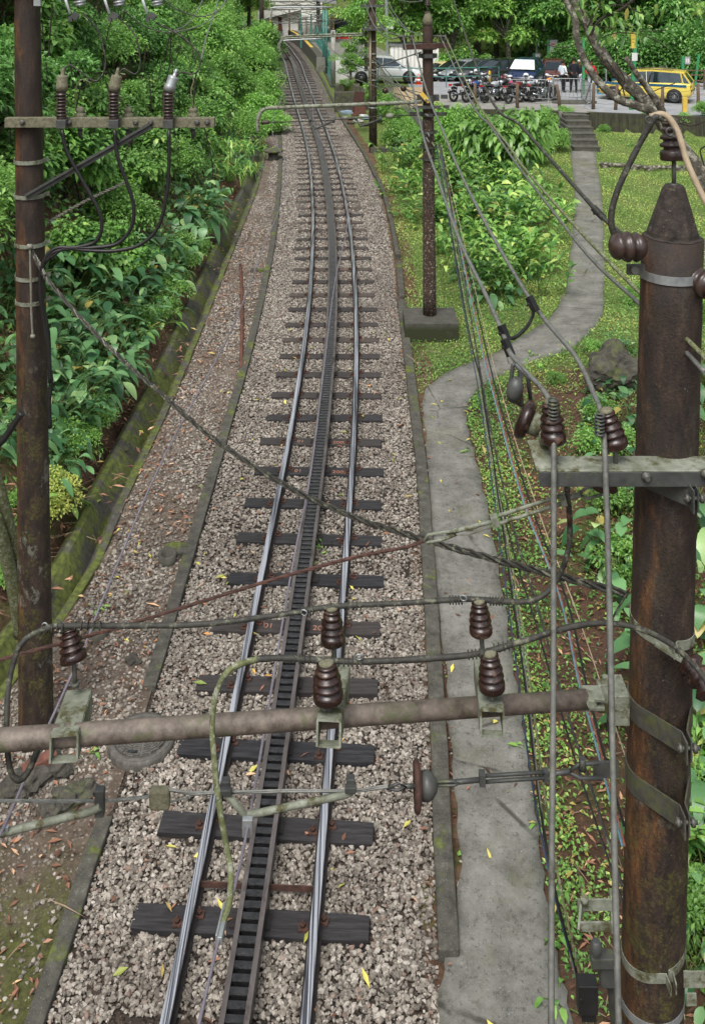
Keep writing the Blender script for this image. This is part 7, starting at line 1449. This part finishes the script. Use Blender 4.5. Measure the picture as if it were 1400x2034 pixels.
# container
cn = thing('site_container', (at(825, 76), 76, .2), 'white metal container building behind the parked cars', 'container'); x0, x1 = at(775, 75), at(871, 75); m = MB(); m.box(((x0+x1)/2, 76.5, 1.35), (x1-x0, 3, 2.75)); m.build('body', 'white_wall', cn); m = MB(); m.box(((x0+x1)/2, 76.5, 2.76), (x1-x0+.2, 3.2, .1)); m.build('roof', 'roof_metal', cn)
m = MB()
for i in range(1, 12): m.box((x0+(x1-x0)*i/12, 74.99, 1.35), (.04, .03, 2.6))
m.build('ribs', 'concrete_pale', cn); m = MB(); m.box((x0+(x1-x0)*.86, 74.97, 1.15), (.85, .03, 2.1)); m.build('door', 'sign_white', cn)
# ---------------------------------------------------------------- station end
sheet('platform_base', lambda y: trX(y)+1.55, lambda y: trX(y)+6.5, 'concrete', lambda x, y: float(trZ(y))+.75, list(np.arange(66, 118, 2.0)), 4)
PT = thing('platform', (float(trX(66))+1.5, 66, float(trZ(66))), 'concrete station platform edge with a yellow line along the right of the track', 'platform'); mb = MB(); secs = []
for y in np.arange(65.8, 118, 2.0): x = float(trX(y))+1.45; z = float(trZ(y)); secs.append([(x, y, z-.6), (x+.5, y, z-.6), (x+.5, y, z+.78), (x, y, z+.78)])
mb.loft(secs); mb.build('wall', 'concrete_dark', PT); mb = MB(); secs = []
for y in np.arange(74, 118, 2.0): x = float(trX(y))+1.5; z = float(trZ(y))+.785; secs.append([(x, y, z), (x+.22, y, z), (x+.22, y, z+.012), (x, y, z+.012)])
mb.loft(secs); mb.build('yellow_line', 'yellow_paint', PT); mb = MB(); mb.box((float(trX(66))+3.9, 65.9, 1.75), (5.0, .25, 1.7)); mb.build('end_wall', 'concrete', PT)
TF = thing('teal_fence', (-1.1, 59.5, 1.5), 'teal metal fence climbing beside the track up to the station platform', 'fence'); fa, fb = Vector((-1.15, 59.2, 1.45)), Vector((-2.95, 80, 2.5)); m = MB(); n = 34
for i in range(n+1): p = fa.lerp(fb, i/n); m.bar(p, p+Vector((0, 0, 1.5)), .03, .03)
m.build('balusters', 'teal_paint', TF); m = MB()
for h in (.1, .8, 1.5): m.bar(fa+Vector((0, 0, h)), fb+Vector((0, 0, h)), .05, .05)
m.build('rails', 'teal_paint', TF)
for i in range(7): p = fa.lerp(fb, i/6); m = MB(); m.bar(p-Vector((0, 0, .3)), p+Vector((0, 0, 1.7)), .09, .09); m.build('post', 'teal_paint', TF)
m = MB(); m.loft([[(fa.x-.15, fa.y-.1, .6), (fa.x+.15, fa.y-.1, .6), (fa.x+.15, fa.y-.1, 1.5), (fa.x-.15, fa.y-.1, 1.5)], [(fb.x-.15, fb.y, 1.5), (fb.x+.15, fb.y, 1.5), (fb.x+.15, fb.y, 2.55), (fb.x-.15, fb.y, 2.55)]]); m.build('footing_wall', 'concrete_dark', TF)
m = MB(); m.box((float(at(681, 60)), 60, 2.1), (1.1, .12, 2.0)); m.build('white_panel_wall', 'white_wall', label='pale blue-white panel wall right of the teal fence', cat='wall')
for x, y0, y1, Y, r, mt, lb in [(662, 60, 168, 58.5, .13, 'concrete_pale', 'thick grey concrete pole at the near end of the teal fence'), (632, -10, 105, 82, .16, 'concrete_pale', 'tall pale concrete pole beside the train'), (648, 20, 145, 64, .07, 'teal_paint', 'thin green pole behind the teal fence'), (643, 20, 142, 66, .07, 'teal_paint', 'thin green pole left of its twin behind the teal fence'), (605, 30, 88, 86, .2, 'concrete_pale', 'grey canopy column on the platform'), (520, -10, 62, 88, .2, 'bark_dark', 'dark tree-like pole left of the station building'), (537, 26, 80, 93, .06, 'yellow_paint', 'thin yellow post in front of the station building'), (575, 20, 78, 92, .06, 'rust', 'thin rusty post at the right end of the building')]:
    m = MB(); m.smooth = True; m.tube([px(x, y1, Y), px(x, y0, Y)], r, 12); m.build('pole', mt, label=lb, cat='pole')
SBD = thing('station_building', px(555, 78, 97), 'pale station building with dark sloping eaves at the top of the track', 'building')
x0, x1 = at(512, 97), at(592, 97); zb = 1.6; m = MB(); z0, z1 = 8-94*97/2000, 8-72*97/2000; m.add([(x0, 97, zb), (x1, 97, zb), (x1, 97, z1), (x0, 97, z0), (x0, 103, zb), (x1, 103, zb), (x1, 103, z1), (x0, 103, z0)], [(0, 1, 2, 3), (5, 4, 7, 6), (1, 5, 6, 2), (4, 0, 3, 7), (3, 2, 6, 7)]); m.build('wall', 'white_wall', SBD)
m = MB(); m.bar((x0-.2, 96.8, z0+.06), (x1+.2, 96.8, z1+.06), .8, .10); m.build('eaves', 'steel_grey', SBD)
for x, y0, y1 in ((532, 46, 62), (541, 43, 60)): a = px(x, y1, 96.97); b = px(x, y0, 96.97); m = MB(); m.box((a+b)/2, (.22, .04, b.z-a.z)); o = m.build('window', 'glass_dark', SBD); m = MB(); m.box((a.x, 96.94, a.z-.03), (.3, .06, .05)); m.build('sill', 'concrete', o)
a = px(556, 60, 96.7); m = MB(); m.box(a, (.5, .5, .08)); m.box(a+Vector((0, -.22, .25)), (.5, .04, .45)); m.box(a+Vector((0, .25, .7)), (.35, .04, 1.1)); m.build('balcony', 'brown_board', SBD)
UB = thing('upper_building', (at(560, 112), 112, 2), 'tall white louvred building wall behind the station at the very top', 'building'); xa_, xb_ = at(512, 112), at(640, 112); m = MB(); m.box(((xa_+xb_)/2, 114, 5.5), (xb_-xa_, 4, 8)); m.build('wall', 'white_wall', UB)
for i in range(9): m = MB(); m.box(((xa_+xb_)/2, 111.97, 4.2+i*.45), (xb_-xa_-.2, .06, .06)); m.build('louvre', 'concrete', UB)
CP = thing('station_canopy', px(625, 50, 84), 'grey station canopy roof on steel trusses above the platform', 'canopy'); m = MB(); m.loft([[(at(610, 78), 78, 6.1), (at(668, 78), 78, 5.7), (at(668, 78), 78, 5.8), (at(610, 78), 78, 6.22)], [(at(604, 98), 98, 6.9), (at(664, 98), 98, 6.4), (at(664, 98), 98, 6.5), (at(604, 98), 98, 7.0)]]); m.build('roof', 'roof_metal', CP)
m = MB()
for i in range(12): x = at(610+i*5, 78); m.bar((x, 77.9, 4.7), (x+.25, 77.9, 5.1), .03, .03)
m.bar((at(585, 78), 77.9, 4.72), (at(662, 78), 77.9, 4.35), .06, .06); m.build('truss', 'steel_grey', CP)
for x in (598, 618, 638, 656): m = MB(); m.bar((at(x, 80), 80, 2.2), (at(x, 80), 80, 4.9), .12, .12); m.build('column', 'teal_paint', CP)
TN = thing('train', (at(680, 84), 84, 1.9), 'red and black train standing at the platform behind the trees', 'train'); x0, x1 = at(664, 84), at(700, 84); m = MB(); m.box(((x0+x1)/2, 89, 3.35), (x1-x0, 10, 2.5)); m.build('body', 'car_black', TN, bevel=.15)
m = MB(); m.box(((x0+x1)/2, 83.96, 2.55), (x1-x0-.1, .2, .75)); m.build('red_front', 'train_red', TN, bevel=.05); m = MB(); m.box(((x0+x1)/2, 83.95, 3.7), (x1-x0-.3, .1, .9)); m.build('windscreen', 'glass_dark', TN)
for dx in (.1, .35, .55): m = MB(); m.lathe([(.08, 0), (.08, .05)], ((x0+x1)/2+dx, 83.84, 2.6), (0, -1, 0), 12); m.build('headlight', 'white_paint', TN)
text_mesh('1', .45, 'white_paint', 'number', TN, Matrix.Translation(((x0+x1)/2-.35, 83.84, 2.6)) @ Matrix.Rotation(math.pi/2, 4, 'X')); m = MB(); m.bar((at(658, 84), 83.5, 2.6), (at(659, 84), 83.5, 4.8), .2, .2); m.build('red_pillar', 'train_red', label='bright red pillar left of the train', cat='pillar')
for l, Y, r, lb in [([(538, 40), (540, 22), (548, 15), (660, 14)], 62, .05, 'pale overhead boom pipe in front of the station canopy'), ([(552, 98), (556, 84), (572, 80), (640, 77)], 60, .05, 'second pale boom pipe just above the far rails')]:
    m = MB(); m.smooth = True; m.tube(crv(pxs(l, Y), 5), r, 8); m.build('overhead_pipe', 'galvanised', label=lb, cat='overhead pipe')
for i in range(34):
    x = 520+rnd.random()*110; y = rnd.uniform(0, 45); cable('station_wire', pxs([(x, y), (x+rnd.uniform(15, 45), y+rnd.uniform(2, 14)), (x+rnd.uniform(60, 120), y+rnd.uniform(-14, 14))], rnd.uniform(60, 85)), .018, rnd.choice(['wire_dark', 'wire_grey']), 'thin overhead wire of the tangle in front of the station', group='wires in front of the station')
for x0_, x1_ in ((552, 640), (536, 600)):
    for y in (96, 106): pass
# planter, rubble by the far mast
PN = thing('stone_planter', (at(702, 52), 52, 1.0), 'two-tier mossy stone planter at the corner beside the track', 'planter'); m = MB(); m.box((at(702, 52.6), 53, 1.2), (2.0, 2.2, 1.5)); m.build('lower_tier', 'rock', PN, bevel=.04); m = MB(); m.box((at(690, 53), 53.2, 2.05), (1.3, 1.4, .3)); m.box((at(675, 52.6), 52.6, 2.1), (.5, .5, .35)); m.build('upper_tier', 'moss_concrete', PN, bevel=.03)
plant('ginger_bright', (at(733, 51.5), 51.8, 1.9), .7, 'planter_plant', 'bright green bushy plant at the right of the stone planter', 'plant', None); plant('fern', (at(685, 52), 52.4, 2.2), .9, 'planter_fern', 'low green plant on top of the planter', 'plant', None); plant('mid', (at(745, 50), 50.5, 1.5), .55, 'corner_shrub', 'dark green shrub at the corner of the stone wall', 'shrub', None)
m = MB(); c = px(712, 203, 47); m.box(c, (.5, .06, 1.0), Matrix.Rotation(.12, 3, 'Y')); m.build('rusty_sheet', 'rust', label='rusty upright metal sheet leaning by the planter', cat='metal sheet')
m = MB(); c = px(714, 217, 46.5); m.box(c, (.5, .4, .4), Matrix.Rotation(.2, 3, 'Z')); m.build('brick_block', 'brick', label='orange brick block below the rusty sheet', cat='block', bevel=.02)
for x, y, mt, r, s in [(690, 226, 'tarp', .28, 1), (705, 230, 'brick', .14, 2), (722, 232, 'sign_white', .16, 3), (728, 237, 'tarp', .2, 4), (700, 238, 'rock', .2, 5), (712, 243, 'concrete_pale', .22, 6), (720, 226, 'brick', .15, 7), (735, 228, 'brick', .13, 8), (697, 246, 'rock', .16, 9), (725, 250, 'rock', .18, 10), (684, 236, 'concrete', .14, 11)]:
    c = hit(x, y); m = MB(); m.blob(c+Vector((0, 0, .05)), r, s, .3, 1, (1.3, 1, .5)); m.build('rubble_piece', mt, label='%s piece of the rubble heap beside the far mast, %s from the track' % ({'tarp': 'crumpled blue-grey', 'brick': 'broken orange brick', 'sign_white': 'white plaster', 'rock': 'dark stone', 'concrete_pale': 'pale concrete', 'concrete': 'grey concrete'}[mt], ordn(s)), cat='rubble', group='rubble heap by the far mast')
